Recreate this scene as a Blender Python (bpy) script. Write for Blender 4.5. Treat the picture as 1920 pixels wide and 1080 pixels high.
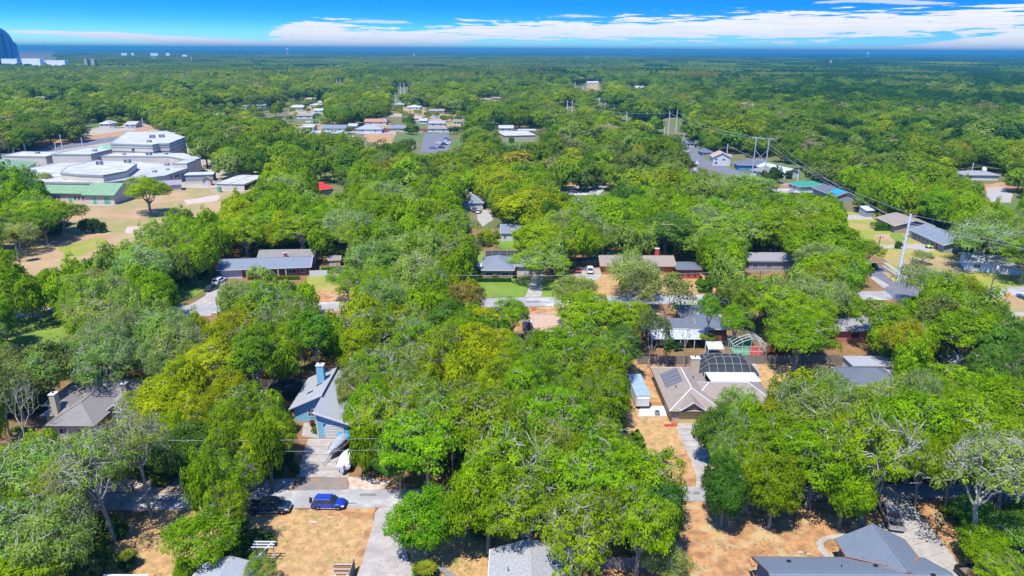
import bpy, math, random
import numpy as np
from mathutils import Vector, Matrix, noise as mnoise

for o in list(bpy.data.objects): bpy.data.objects.remove(o)
SC = bpy.context.scene
COL = SC.collection

# ------------------------------------------------------------------ camera
CAM_H, FPX = 60.0, 1280.0
PITCH, ROLL = math.radians(19.20), math.radians(0.3)
_f = np.array([0, math.cos(PITCH), -math.sin(PITCH)]); _r = np.array([1.0, 0, 0]); _u = np.cross(_r, _f)
CR = math.cos(ROLL)*_r + math.sin(ROLL)*_u
CU = -math.sin(ROLL)*_r + math.cos(ROLL)*_u
cam_data = bpy.data.cameras.new('camera'); cam = bpy.data.objects.new('camera', cam_data); COL.objects.link(cam)
cam_data.sensor_width = 36.0; cam_data.lens = FPX/1920*36.0
cam_data.clip_start = 0.5; cam_data.clip_end = 90000
cam.matrix_world = Matrix(((CR[0], CU[0], -_f[0], 0), (CR[1], CU[1], -_f[1], 0), (CR[2], CU[2], -_f[2], CAM_H), (0, 0, 0, 1)))
SC.camera = cam

def G(px, py, z=0.0):
    """survey helper: the point at height z seen at this place of the photograph"""
    d = _f*FPX + CR*(px-960) + CU*(540-py)
    t = (z-CAM_H)/d[2]
    return Vector((d[0]*t, d[1]*t, z))
def PX(x, y, z):
    x = np.asarray(x, float); y = np.asarray(y, float); z = np.asarray(z, float)-CAM_H
    dep = x*_f[0]+y*_f[1]+z*_f[2]
    return 960+FPX*(x*CR[0]+y*CR[1]+z*CR[2])/dep, 540-FPX*(x*CU[0]+y*CU[1]+z*CU[2])/dep, dep

# ------------------------------------------------------------------ sky, sun, exposure
SUN_EL, SUN_AZ_FROM = math.radians(66), math.radians(212)   # sun stands behind the camera, to its left (clockwise from +Y)
world = bpy.data.worlds.new('World'); SC.world = world; world.use_nodes = True
def build_sky():
    nt = world.node_tree; N = nt.nodes; Lk = nt.links; N.clear()
    out = N.new('ShaderNodeOutputWorld'); bg = N.new('ShaderNodeBackground'); bg.inputs[1].default_value = 0.15
    Lk.new(bg.outputs[0], out.inputs[0])
    sky = N.new('ShaderNodeTexSky'); sky.sky_type = 'NISHITA'; sky.sun_disc = False
    sky.sun_elevation = SUN_EL; sky.sun_rotation = SUN_AZ_FROM; sky.air_density = 1.0; sky.dust_density = 0.3; sky.ozone_density = 2.0
    tc = N.new('ShaderNodeTexCoord'); sep = N.new('ShaderNodeSeparateXYZ'); Lk.new(tc.outputs['Generated'], sep.inputs[0])
    def M(op, a, b=None, c=None, clamp=False):
        n = N.new('ShaderNodeMath'); n.operation = op; n.use_clamp = clamp
        for i, v in enumerate((a, b, c)):
            if v is None: continue
            if isinstance(v, (int, float)): n.inputs[i].default_value = v
            else: Lk.new(v, n.inputs[i])
        return n.outputs[0]
    el = M('ARCSINE', sep.outputs[2]); az = M('ARCTAN2', sep.outputs[0], sep.outputs[1])
    # tint of the clear sky with elevation (deep saturated blue, paler at the horizon)
    er = M('DIVIDE', el, 0.30, clamp=True)
    ramp = N.new('ShaderNodeValToRGB'); Lk.new(er, ramp.inputs[0])
    cr = ramp.color_ramp; cr.interpolation = 'B_SPLINE'
    SKY = [(0.0, (0.36, 0.53, 0.57)), (0.05, (0.12, 0.35, 0.50)), (0.12, (0.018, 0.17, 0.42)), (0.22, (0.004, 0.10, 0.35)), (0.45, (0.03, 0.18, 0.52)), (1.0, (0.20, 0.42, 0.74))]
    cr.elements[0].position = SKY[0][0]; cr.elements[0].color = (*SKY[0][1], 1)
    cr.elements[1].position = SKY[-1][0]; cr.elements[1].color = (*SKY[-1][1], 1)
    for p, c in SKY[1:-1]:
        e = cr.elements.new(p); e.color = (*c, 1)
    mul = N.new('ShaderNodeMix'); mul.data_type = 'RGBA'; mul.blend_type = 'MULTIPLY'; mul.inputs[0].default_value = 1
    Lk.new(sky.outputs[0], mul.inputs[6]); Lk.new(ramp.outputs[0], mul.inputs[7])
    # right side of the sky is a deeper blue than the left
    azn = M('ADD', M('MULTIPLY', M('SINE', az), 0.8), 0.5, clamp=True)
    dk = N.new('ShaderNodeMix'); dk.data_type = 'RGBA'; dk.blend_type = 'MULTIPLY'; Lk.new(azn, dk.inputs[0])
    Lk.new(mul.outputs[2], dk.inputs[6]); dk.inputs[7].default_value = (0.45, 0.62, 0.92, 1)
    # clouds: streaks, thresholded noise between a top and a bottom line along the azimuth
    comb = N.new('ShaderNodeCombineXYZ'); Lk.new(M('MULTIPLY', az, 1.0), comb.inputs[0]); Lk.new(M('MULTIPLY', el, 16.0), comb.inputs[1])
    def noise(scale, detail, rough, off=0.0, dist=0.0):
        mp = N.new('ShaderNodeMapping'); mp.inputs[1].default_value = (off, off*.7, off*1.3); Lk.new(comb.outputs[0], mp.inputs[0])
        n = N.new('ShaderNodeTexNoise'); n.inputs['Scale'].default_value = scale; n.inputs['Detail'].default_value = detail
        n.inputs['Roughness'].default_value = rough; n.inputs['Distortion'].default_value = dist
        Lk.new(mp.outputs[0], n.inputs['Vector']); return n.outputs['Fac']
    azf = M('ADD', M('DIVIDE', az, 2*math.pi), 0.5)                       # 0..1 round the horizon
    def line(pts):
        # pts in (px, py) of the photograph's horizon survey -> curve of elevation (x10) against azimuth
        c = N.new('ShaderNodeFloatCurve'); Lk.new(azf, c.inputs[1]); cu = c.mapping.curves[0]
        c.mapping.use_clip = False
        P = []
        for x, y in pts:
            a = math.atan((x-960)/FPX/0.945); hy = 88+12*x/1920
            P.append((a/(2*math.pi)+0.5, (hy-y)*0.0007*10*math.cos(a)))
        P = [(0.0, P[0][1])]+P+[(1.0, P[-1][1])]
        cu.points[0].location = P[0]; cu.points[1].location = P[-1]
        for q in P[1:-1]: cu.points.new(*q)
        c.mapping.update()
        return M('MULTIPLY', c.outputs[0], 0.1)
    warp = M('MULTIPLY', M('SUBTRACT', noise(9, 6, 0.6), 0.5), 0.013)
    warp2 = M('MULTIPLY', M('SUBTRACT', noise(40, 5, 0.6, 4.2), 0.5), 0.006)
    e1 = M('ADD', el, M('ADD', warp, warp2))
    e2 = M('ADD', el, M('ADD', M('MULTIPLY', warp, 0.22), M('MULTIPLY', warp2, 0.35)))
    def band(top, bot, soft, thin=0.0, off=0.0, ee=None):
        ee = e1 if ee is None else ee
        d = M('MINIMUM', M('SUBTRACT', line(top), ee), M('SUBTRACT', ee, line(bot)))
        if thin: d = M('SUBTRACT', d, M('MULTIPLY', M('SUBTRACT', noise(16, 8, 0.65, off), 0.52), thin))
        n = N.new('ShaderNodeMapRange'); n.interpolation_type = 'SMOOTHSTEP'; Lk.new(d, n.inputs[0]); n.inputs[1].default_value = -soft; n.inputs[2].default_value = soft
        return n.outputs[0]
    b1 = band([(-300, 150), (300, 150), (535, 150), (556, 60), (640, 44), (700, 52), (760, 58), (860, 52), (1000, 44), (1150, 42), (1300, 36), (1420, 26), (1560, 30), (1680, 30), (1740, 16), (1900, 22), (2300, 20)],
              [(-300, 20), (300, 20), (535, 20), (560, 70), (640, 92), (790, 92), (830, 78), (1000, 70), (1200, 70), (1420, 71), (1600, 64), (1740, 58), (1900, 46), (2300, 60)], 0.0022, 0.066, 1.3)
    b2 = band([(-300, 70), (100, 60), (165, 57), (280, 60), (420, 70), (560, 77), (640, 84), (900, 90), (1300, 91), (1560, 88), (1690, 76), (1780, 62), (1860, 50), (1930, 48), (2300, 60)],
              [(-300, 76), (100, 60), (165, 63), (280, 72), (420, 84), (560, 92), (640, 96), (900, 94), (1300, 94), (1560, 100), (1690, 100), (1780, 102), (1860, 102), (1930, 102), (2300, 102)], 0.0010, 0.009, 7.7, e2)
    b3 = band([(300, 60), (600, 60), (700, 39), (790, 42), (850, 60), (1000, 40), (1050, 30), (1090, 30), (1140, 40), (1400, 30), (1500, 2), (1660, 8), (1760, 20), (2200, 40)],
              [(300, 20), (600, 30), (700, 43), (790, 44), (850, 40), (1000, 30), (1050, 33), (1090, 33), (1140, 30), (1400, 15), (1500, 7), (1660, 11), (1760, 0), (2200, 10)], 0.0010, 0.009, 3.1, e2)
    hi = M('MULTIPLY', M('GREATER_THAN', el, 0.09), M('MULTIPLY', M('SUBTRACT', noise(3.2, 8, 0.6, 11.0), 0.56, clamp=True), 3.0), clamp=True)
    cov = M('MAXIMUM', M('MAXIMUM', M('MULTIPLY', b1, 0.93), M('MULTIPLY', b2, 0.95)), M('MULTIPLY', b3, 0.6), clamp=True)
    cov = M('MAXIMUM', cov, M('MULTIPLY', hi, 0.7), clamp=True)
    fl = noise(22, 6, 0.6, 9.0)
    cc = N.new('ShaderNodeMix'); cc.data_type = 'RGBA'; Lk.new(fl, cc.inputs[0])
    cc.inputs[6].default_value = (1.5, 1.55, 1.8, 1); cc.inputs[7].default_value = (2.45, 2.3, 2.25, 1)
    mx = N.new('ShaderNodeMix'); mx.data_type = 'RGBA'; Lk.new(cov, mx.inputs[0]); Lk.new(dk.outputs[2], mx.inputs[6]); Lk.new(cc.outputs[2], mx.inputs[7])
    Lk.new(mx.outputs[2], bg.inputs[0])
build_sky()
sun_d = bpy.data.lights.new('sun', 'SUN'); sun_d.energy = 2.4; sun_d.angle = math.radians(0.55); sun_d.color = (1.0, 0.955, 0.88)
sun = bpy.data.objects.new('sun', sun_d); COL.objects.link(sun)
_sd = Vector((math.sin(SUN_AZ_FROM)*math.cos(SUN_EL), math.cos(SUN_AZ_FROM)*math.cos(SUN_EL), math.sin(SUN_EL)))
sun.rotation_euler = _sd.to_track_quat('Z', 'Y').to_euler(); sun.location = (0, 0, 150)
SC.view_settings.view_transform = 'Standard'; SC.view_settings.look = 'None'
SC.view_settings.exposure = 1.90; SC.view_settings.gamma = 1.0; SC.view_settings.use_curve_mapping = False
SC.render.engine = 'CYCLES'
cy = SC.cycles
cy.max_bounces = 7; cy.diffuse_bounces = 5; cy.glossy_bounces = 2; cy.transmission_bounces = 3; cy.transparent_max_bounces = 6; cy.volume_bounces = 0
cy.caustics_reflective = False; cy.caustics_refractive = False; cy.use_denoising = True
cy.sample_clamp_indirect = 4.0

# ------------------------------------------------------------------ materials
MATS = {}
def mat(name, col, col2=None, scale=1.0, rough=0.85, bump=0.0, detail=4.0, lo=0.35, hi=0.65, metal=0.0, stretch=None, col3=None, scale3=0.1, lo3=.45, hi3=.6, spec=0.3):
    if name in MATS: return MATS[name]
    m = bpy.data.materials.new(name); m.use_nodes = True; nt = m.node_tree; N = nt.nodes; Lk = nt.links
    b = N['Principled BSDF']; b.inputs['Roughness'].default_value = rough; b.inputs['Metallic'].default_value = metal
    b.inputs['Specular IOR Level'].default_value = spec
    b.inputs['Base Color'].default_value = (*col, 1)
    if col2 is not None or bump:
        tc = N.new('ShaderNodeTexCoord'); src = tc.outputs['Object']
        if stretch:
            mp = N.new('ShaderNodeMapping'); mp.inputs[3].default_value = stretch; Lk.new(src, mp.inputs[0]); src2 = mp.outputs[0]
        else: src2 = src
        n = N.new('ShaderNodeTexNoise'); n.inputs['Scale'].default_value = scale; n.inputs['Detail'].default_value = detail; n.inputs['Roughness'].default_value = 0.62
        Lk.new(src2, n.inputs['Vector'])
        if col2 is not None:
            mr = N.new('ShaderNodeMapRange'); mr.inputs[1].default_value = lo; mr.inputs[2].default_value = hi; Lk.new(n.outputs['Fac'], mr.inputs[0])
            mx = N.new('ShaderNodeMix'); mx.data_type = 'RGBA'; Lk.new(mr.outputs[0], mx.inputs[0]); mx.inputs[6].default_value = (*col, 1); mx.inputs[7].default_value = (*col2, 1)
            last = mx.outputs[2]
            if col3 is not None:
                n3 = N.new('ShaderNodeTexNoise'); n3.inputs['Scale'].default_value = scale3; n3.inputs['Detail'].default_value = 6; n3.inputs['Roughness'].default_value = 0.65
                Lk.new(src, n3.inputs['Vector'])
                r3 = N.new('ShaderNodeMapRange'); r3.inputs[1].default_value = lo3; r3.inputs[2].default_value = hi3; Lk.new(n3.outputs['Fac'], r3.inputs[0])
                m3 = N.new('ShaderNodeMix'); m3.data_type = 'RGBA'; Lk.new(r3.outputs[0], m3.inputs[0]); Lk.new(last, m3.inputs[6]); m3.inputs[7].default_value = (*col3, 1); last = m3.outputs[2]
            Lk.new(last, b.inputs['Base Color'])
        if bump:
            bp = N.new('ShaderNodeBump'); bp.inputs['Strength'].default_value = bump; bp.inputs['Distance'].default_value = 0.05
            Lk.new(n.outputs['Fac'], bp.inputs['Height']); Lk.new(bp.outputs[0], b.inputs['Normal'])
    MATS[name] = m; return m

def leaf_mat(name, mode):
    m = bpy.data.materials.new(name); m.use_nodes = True; nt = m.node_tree; N = nt.nodes; Lk = nt.links; N.clear()
    out = N.new('ShaderNodeOutputMaterial'); d = N.new('ShaderNodeBsdfDiffuse'); t = N.new('ShaderNodeBsdfTranslucent'); mx = N.new('ShaderNodeMixShader'); mx.inputs[0].default_value = 0.48
    if mode == 'object':
        oi = N.new('ShaderNodeObjectInfo'); col = oi.outputs['Color']
    else:
        at = N.new('ShaderNodeAttribute'); at.attribute_type = 'INSTANCER'; at.attribute_name = 'tint'; col = at.outputs['Color']
    # leaf-to-leaf colour variation (true leaf colour: young yellowish growth against old dark leaves)
    tc = N.new('ShaderNodeTexCoord'); n = N.new('ShaderNodeTexNoise'); n.inputs['Scale'].default_value = 0.42; n.inputs['Detail'].default_value = 3; n.inputs['Roughness'].default_value = 0.6
    Lk.new(tc.outputs['Object'], n.inputs['Vector'])
    hs = N.new('ShaderNodeHueSaturation')
    mr = N.new('ShaderNodeMapRange'); mr.inputs[1].default_value = 0.3; mr.inputs[2].default_value = 0.7; mr.inputs[3].default_value = 0.62; mr.inputs[4].default_value = 1.45; Lk.new(n.outputs['Fac'], mr.inputs[0]); Lk.new(mr.outputs[0], hs.inputs['Value'])
    mh = N.new('ShaderNodeMapRange'); mh.inputs[1].default_value = 0.3; mh.inputs[2].default_value = 0.7; mh.inputs[3].default_value = 0.515; mh.inputs[4].default_value = 0.485; Lk.new(n.outputs['Fac'], mh.inputs[0]); Lk.new(mh.outputs[0], hs.inputs['Hue'])
    Lk.new(col, hs.inputs['Color'])
    Lk.new(hs.outputs[0], d.inputs[0])
    tm = N.new('ShaderNodeMix'); tm.data_type = 'RGBA'; tm.blend_type = 'MULTIPLY'; tm.inputs[0].default_value = 1; Lk.new(hs.outputs[0], tm.inputs[6]); tm.inputs[7].default_value = (1.3, 1.25, 0.5, 1)
    Lk.new(tm.outputs[2], t.inputs[0]); Lk.new(d.outputs[0], mx.inputs[1]); Lk.new(t.outputs[0], mx.inputs[2]); Lk.new(mx.outputs[0], out.inputs[0])
    return m
LEAF = leaf_mat('leaves', 'object'); LEAF_F = leaf_mat('forest_leaves', 'instancer')
BARK = mat('bark', (0.16, 0.135, 0.10), (0.32, 0.29, 0.23), 2.5, 0.95, 0.3, stretch=(1, 1, .3))
TWIG = mat('lichen_twigs', (0.19, 0.18, 0.13), (0.32, 0.31, 0.25), 1.5, 0.95)
PALMBARK = mat('palm_bark', (0.20, 0.16, 0.12), (0.36, 0.31, 0.25), 3, 0.95, stretch=(.3, .3, 4))

# ------------------------------------------------------------------ object helpers
def link(o, parent=None):
    COL.objects.link(o)
    if parent is not None: o.parent = parent
    return o
def tag(o, label=None, cat=None, group=None, kind=None):
    if label: o['label'] = label
    if cat: o['category'] = cat
    if group: o['group'] = group
    if kind: o['kind'] = kind
    return o
def empty(name, label, cat, loc=(0, 0, 0), rz=0.0, group=None):
    o = bpy.data.objects.new(name, None); o.empty_display_size = 0.5; o.location = loc; o.rotation_euler = (0, 0, rz)
    return tag(link(o), label, cat, group)
class MB:
    def __init__(s): s.v = []; s.f = []
    def poly(s, pts):
        i = len(s.v); s.v += [tuple(p) for p in pts]; s.f.append(tuple(range(i, i+len(pts)))); return s
    def box(s, x0, y0, z0, x1, y1, z1):
        i = len(s.v); s.v += [(x0, y0, z0), (x1, y0, z0), (x1, y1, z0), (x0, y1, z0), (x0, y0, z1), (x1, y0, z1), (x1, y1, z1), (x0, y1, z1)]
        s.f += [(i, i+3, i+2, i+1), (i+4, i+5, i+6, i+7), (i, i+1, i+5, i+4), (i+1, i+2, i+6, i+5), (i+2, i+3, i+7, i+6), (i+3, i, i+4, i+7)]; return s
    def prism(s, pts, z0, z1):
        """closed vertical prism over a ccw outline; z1 may be a list"""
        n = len(pts); i = len(s.v)
        t = z1 if isinstance(z1, (list, tuple)) else [z1]*n
        s.v += [(p[0], p[1], z0) for p in pts]+[(p[0], p[1], t[k]) for k, p in enumerate(pts)]
        s.f.append(tuple(i+n-1-k for k in range(n))); s.f.append(tuple(i+n+k for k in range(n)))
        for k in range(n): s.f.append((i+k, i+(k+1) % n, i+n+(k+1) % n, i+n+k))
        return s
    def slab(s, pts, th=0.12):
        """sloping sheet through pts (ccw from above) with thickness th downwards"""
        n = len(pts); i = len(s.v); s.v += [tuple(p) for p in pts]+[(p[0], p[1], p[2]-th) for p in pts]
        s.f.append(tuple(i+k for k in range(n))); s.f.append(tuple(i+2*n-1-k for k in range(n)))
        for k in range(n): s.f.append((i+k, i+n+k, i+n+(k+1) % n, i+(k+1) % n))
        return s
    def bar(s, a, b, w=0.05, h=None, n=4):
        a = Vector(a); b = Vector(b); d = (b-a)
        if d.length < 1e-6: return s
        d.normalize(); up = Vector((0, 0, 1)) if abs(d.z) < 0.95 else Vector((1, 0, 0))
        x = d.cross(up).normalized(); y = x.cross(d); h = w if h is None else h
        i = len(s.v)
        for p in (a, b):
            for k in range(n):
                t = 2*math.pi*(k+.5)/n; q = p+x*(math.cos(t)*w*.7071)+y*(math.sin(t)*h*.7071); s.v.append(tuple(q))
        s.f.append(tuple(i+n-1-k for k in range(n))); s.f.append(tuple(i+n+k for k in range(n)))
        for k in range(n): s.f.append((i+k, i+(k+1) % n, i+n+(k+1) % n, i+n+k))
        return s
    def tube(s, pts, rad, n=6):
        pts = [Vector(p) for p in pts]; i = len(s.v); ref = Vector((0.31, 0.17, 0.94))
        for k, p in enumerate(pts):
            d = (pts[min(k+1, len(pts)-1)]-pts[max(k-1, 0)]).normalized()
            r = ref if abs(d.dot(ref)) < .95 else Vector((1, 0, 0)); x = d.cross(r).normalized(); y = x.cross(d)
            for j in range(n):
                t = 2*math.pi*j/n; s.v.append(tuple(p+(x*math.cos(t)+y*math.sin(t))*rad[k]))
        for k in range(len(pts)-1):
            for j in range(n): s.f.append((i+k*n+j, i+k*n+(j+1) % n, i+(k+1)*n+(j+1) % n, i+(k+1)*n+j))
        s.f.append(tuple(i+n-1-j for j in range(n))); s.f.append(tuple(i+(len(pts)-1)*n+j for j in range(n))); return s
    def lathe(s, prof, n=12, c=(0, 0, 0)):
        i = len(s.v)
        for r, z in prof:
            for j in range(n):
                t = 2*math.pi*j/n; s.v.append((c[0]+r*math.cos(t), c[1]+r*math.sin(t), c[2]+z))
        for k in range(len(prof)-1):
            for j in range(n): s.f.append((i+k*n+j, i+k*n+(j+1) % n, i+(k+1)*n+(j+1) % n, i+(k+1)*n+j))
        s.f.append(tuple(i+n-1-j for j in range(n))); s.f.append(tuple(i+(len(prof)-1)*n+j for j in range(n))); return s
    def rot(s, a, loc=(0, 0, 0)):
        c, q = math.cos(a), math.sin(a); s.v = [(x*c-y*q+loc[0], x*q+y*c+loc[1], z+loc[2]) for x, y, z in s.v]; return s
    def mesh(s, name, m, smooth=False):
        me = bpy.data.meshes.new(name); me.from_pydata(s.v, [], s.f)
        if m: me.materials.append(m)
        if smooth: me.shade_smooth()
        me.update(); return me
    def build(s, name, m, parent=None, smooth=False, loc=None, label=None):
        o = bpy.data.objects.new(name, s.mesh(name, m, smooth)); link(o, parent)
        if loc: o.location = loc
        if label: o['label'] = label
        return o
def np_mesh(name, V, Q, m, smooth=False):
    me = bpy.data.meshes.new(name); V = np.asarray(V, np.float32); Q = np.asarray(Q, np.int32); k = Q.shape[1]
    me.vertices.add(len(V)); me.vertices.foreach_set('co', V.ravel())
    me.loops.add(Q.size); me.loops.foreach_set('vertex_index', Q.ravel())
    me.polygons.add(len(Q)); me.polygons.foreach_set('loop_start', np.arange(0, Q.size, k, dtype=np.int32))
    me.polygons.foreach_set('loop_total', np.full(len(Q), k, np.int32))
    me.materials.append(m); me.update(calc_edges=True); me.validate()
    if smooth: me.shade_smooth()
    return me

# ------------------------------------------------------------------ trees
def unit(a): return a/np.maximum(np.linalg.norm(a, axis=-1, keepdims=True), 1e-6)
def leaf_quads(rng, P, Nn, size, asp=1.7):
    """rhombic leaf sprays at P with face normals Nn"""
    n = len(P); t = unit(np.cross(Nn, unit(rng.normal(size=(n, 3))))); b = np.cross(Nn, t)
    s = size*rng.uniform(0.6, 1.35, (n, 1)); a = t*s*asp*.5; c = b*s*.5; bend = Nn*s*0.12
    V = np.stack([P-a-bend, P-c*.9+bend*.4, P+a-bend, P+c*.9+bend*.4], 1).reshape(-1, 3)
    return V, np.arange(n*4).reshape(-1, 4)
def crown_shape(rng, R, H, zc, cz, nclump, flat=0.7, rmin=.17, rmax=.30, lowcut=-0.35, inner=0.18):
    ph = rng.uniform(0, 6.28, 6); out = []
    tries = 0
    while len(out) < nclump and tries < nclump*60:
        tries += 1
        u = unit(rng.normal(size=3))
        if u[2] < lowcut: continue
        az = math.atan2(u[1], u[0])
        lump = 1+0.16*math.sin(2*az+ph[0])+0.12*math.sin(3*az+ph[1])+0.10*math.sin(5*az+ph[2])*(1-abs(u[2]))
        rr = (rng.uniform(0.78, 1.0) if rng.random() > inner else rng.uniform(.35, .7))*lump
        rc = R*rng.uniform(rmin, rmax)
        p = np.array([u[0]*(R-rc*.8)*rr, u[1]*(R-rc*.8)*rr, zc+u[2]*(cz-rc*.5)*rr*(1+.1*math.sin(az*3+ph[3]))])
        if any(np.linalg.norm((p-q)*np.array([1, 1, 1.6])) < .66*max(rc, r) for q, r in out): continue
        out.append((p, rc))
    return out
def make_broadleaf(seed, R=7.0, H=13.0, nclump=70, per=130, leaf=0.42, bare=0.12, twigs=0, flat=.7, zc=.64, cz=.34, fork=.30, tr=.42, lowcut=-.35, rmin=.17, rmax=.30, moss=0, limbn=6, lean=0.0, ttop=None):
    rng = np.random.default_rng(seed); cl = crown_shape(rng, R, H, H*zc, H*cz, nclump, flat, rmin, rmax, lowcut)
    P = []; Nn = []
    for i, (c, rc) in enumerate(cl):
        if rng.random() < bare: continue
        n = int(per*(rc/(R*.24))**2*rng.uniform(.6, 1.25))
        u = unit(rng.normal(size=(n*2, 3))); out = unit(np.array([c[0], c[1], (c[2]-H*.45)*1.2]))
        u = u[(u@out > -0.45) & (u[:, 2] > -0.55)][:n]
        rad = rng.uniform(.55, 1.08, (len(u), 1))**.6
        fe = rng.random((len(u), 1)) < .22; tl = rng.uniform(-.35, .35, 2); off = u*rad*rc*np.array([1, 1, flat]); off[:, 2] += off[:, 0]*tl[0]+off[:, 1]*tl[1]
        off = np.where(fe, off*rng.uniform(1.0, 1.75, (len(u), 1))*[1, 1, .8]+rng.normal(size=u.shape)*.12, off)
        P.append(c+off); Nn.append(unit(u*.62+unit((c+off-np.array([0, 0, H*.42]))*[1, 1, 1.3])*.5+rng.normal(size=u.shape)*.30+np.array([0, 0, .25])))
    P = np.concatenate(P); Nn = np.concatenate(Nn)
    V, Q = leaf_quads(rng, P, Nn, leaf)
    if moss:   # hanging strands under the clumps
        ids = rng.integers(0, len(cl), moss); C = np.array([cl[i][0] for i in ids]); rc = np.array([[cl[i][1]] for i in ids])
        off = rng.uniform(-1, 1, (moss, 3))*rc*[.9, .9, .2]; top = C+off-np.array([0, 0, .2]); ln = rng.uniform(.7, 2.0, (moss, 1)); w = unit(rng.normal(size=(moss, 3))*[1, 1, 0])*.11
        V2 = np.stack([top-w, top+w, top+w*.3-ln*[0, 0, 1], top-w*.3-ln*[0, 0, 1]], 1).reshape(-1, 3); Q2 = np.arange(moss*4).reshape(-1, 4)+len(V)
        V = np.concatenate([V, V2]); Q = np.concatenate([Q, Q2])
    Rn = float(np.percentile(np.hypot(P[:, 0], P[:, 1]), 97)); Hn = float(P[:, 2].max())
    crown = np_mesh('crown', V, Q, LEAF)
    mb = MB(); fz = H*fork; lx, ly = lean*rng.normal(), lean*rng.normal()
    mb.tube([(0, 0, -.4), (0, 0, .35), (lx*.3, ly*.3, fz*.5), (lx, ly, fz)], [tr*1.45, tr*1.05, tr*.85, tr*.78], 9)
    limbs = []
    a0 = rng.uniform(0, 6.28)
    for k in range(limbn):
        az = a0+6.283*k/limbn+rng.uniform(-.35, .35); reach = R*rng.uniform(.45, .78) if k else R*.15; top = H*(zc+cz*rng.uniform(.0, .7)) if k else H*(zc+cz*.75)
        p0 = np.array([lx, ly, fz*rng.uniform(.85, 1.0)]); p3 = np.array([math.cos(az)*reach, math.sin(az)*reach, top]); p1 = p0+np.array([math.cos(az), math.sin(az), 1.3])*R*.16; p2 = p3-np.array([math.cos(az)*.6, math.sin(az)*.6, .6])*R*.22+rng.normal(size=3)*.4
        pts = [((1-t)**3)*p0+3*t*(1-t)**2*p1+3*t*t*(1-t)*p2+t**3*p3+(rng.normal(size=3)*.16 if 0 < t < 1 else 0) for t in np.linspace(0, 1, 8)]
        r0 = tr*rng.uniform(.42, .6); mb.tube(pts, [r0*(1-.8*t) for t in np.linspace(0, 1, 8)], 6); limbs += [(p, r0*(1-.8*t)) for p, t in zip(pts[2:], np.linspace(0, 1, 8)[2:])]
    LP = np.array([p for p, _ in limbs]); tw = []
    for c, rc in cl:
        d = np.linalg.norm(LP-c, axis=1)+np.maximum(0, LP[:, 2]-c[2])*1.5; j = int(np.argmin(d)); a = LP[j]; r = limbs[j][1]
        b = c+unit(c-a)*rc*(rng.uniform(.2, .95) if twigs > 550 else rng.uniform(-.4, .25)); m = (a+b)/2+rng.normal(size=3)*.3+np.array([0, 0, .25]); mb.tube([a, m, b], [min(r, .13), .075, .03], 4); tw.append((c, b, rc))
    tv = []; tq = []
    if twigs:
        k = len(tw); per_t = max(1, twigs//k)
        for c, b, rc in tw:
            n = per_t; u = unit(rng.normal(size=(n, 3))+unit(c-np.array([0, 0, H*.3]))*.9); a = c+rng.normal(size=(n, 3))*rc*.35; e = a+u*rc*rng.uniform(.6, 1.3, (n, 1)); w = unit(np.cross(u, rng.normal(size=(n, 3))))*.035
            tv.append(np.stack([a-w, a+w, e], 1).reshape(-1, 3))
        TV = np.concatenate(tv); nb = len(mb.v); mb.v += [tuple(x) for x in TV.tolist()]; mb.f += [(nb+3*i, nb+3*i+1, nb+3*i+2) for i in range(len(TV)//3)]
    trunk = mb.mesh('trunk', TWIG if twigs > 550 else BARK)
    return dict(crown=crown, trunk=trunk, R=Rn, H=Hn, zc=zc)
def make_bare(seed, R=5.5, H=13, depth=5, leaves=0):
    rng = np.random.default_rng(seed); mb = MB(); tips = []
    def grow(p, d, L, r, k):
        pts = [p]; q = p; dd = d
        for i in range(3):
            dd = unit(dd+rng.normal(size=3)*.16+np.array([0, 0, .05])); q = q+dd*L/3; pts.append(q)
        mb.tube(pts, [r, r*.86, r*.74, r*.62], 5 if k < 3 else 3)
        if k >= depth: tips.append(q); return
        n = 2 if rng.random() < .45 else 3
        a0 = rng.uniform(0, 6.28); x = unit(np.cross(dd, np.array([.3, .2, .9]))); y = np.cross(dd, x)
        for i in range(n):
            a = a0+6.283*i/n+rng.normal()*.3; s = rng.uniform(.45, .85); grow(q, unit(dd+(x*math.cos(a)+y*math.sin(a))*s), L*rng.uniform(.66, .84), r*.58, k+1)
    grow(np.array([0, 0, -.2]), unit(np.array([rng.normal()*.08, rng.normal()*.08, 1])), H*.34, .30, 0)
    A = np.array(mb.v); sc = np.array([R/max(1e-3, np.percentile(np.abs(A[:, :2]), 99)), R/max(1e-3, np.percentile(np.abs(A[:, :2]), 99)), H/A[:, 2].max()]); low = np.clip(A[:, 2:3]/4, 0, 1)
    A = np.concatenate([A[:, :2]*(1*(1-low)+sc[:2]*low), A[:, 2:]*sc[2]], 1); mb.v = [tuple(x) for x in A.tolist()]
    tips = np.array(tips)*sc; crown = None
    if leaves:
        ids = rng.integers(0, len(tips), leaves); P = tips[ids]+rng.normal(size=(leaves, 3))*.55; V, Q = leaf_quads(rng, P, unit(rng.normal(size=(leaves, 3))+[0, 0, .8]), .34); crown = np_mesh('crown', V, Q, LEAF)
    return dict(crown=crown, trunk=mb.mesh('trunk', TWIG), R=R, H=H, zc=.62)
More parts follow.
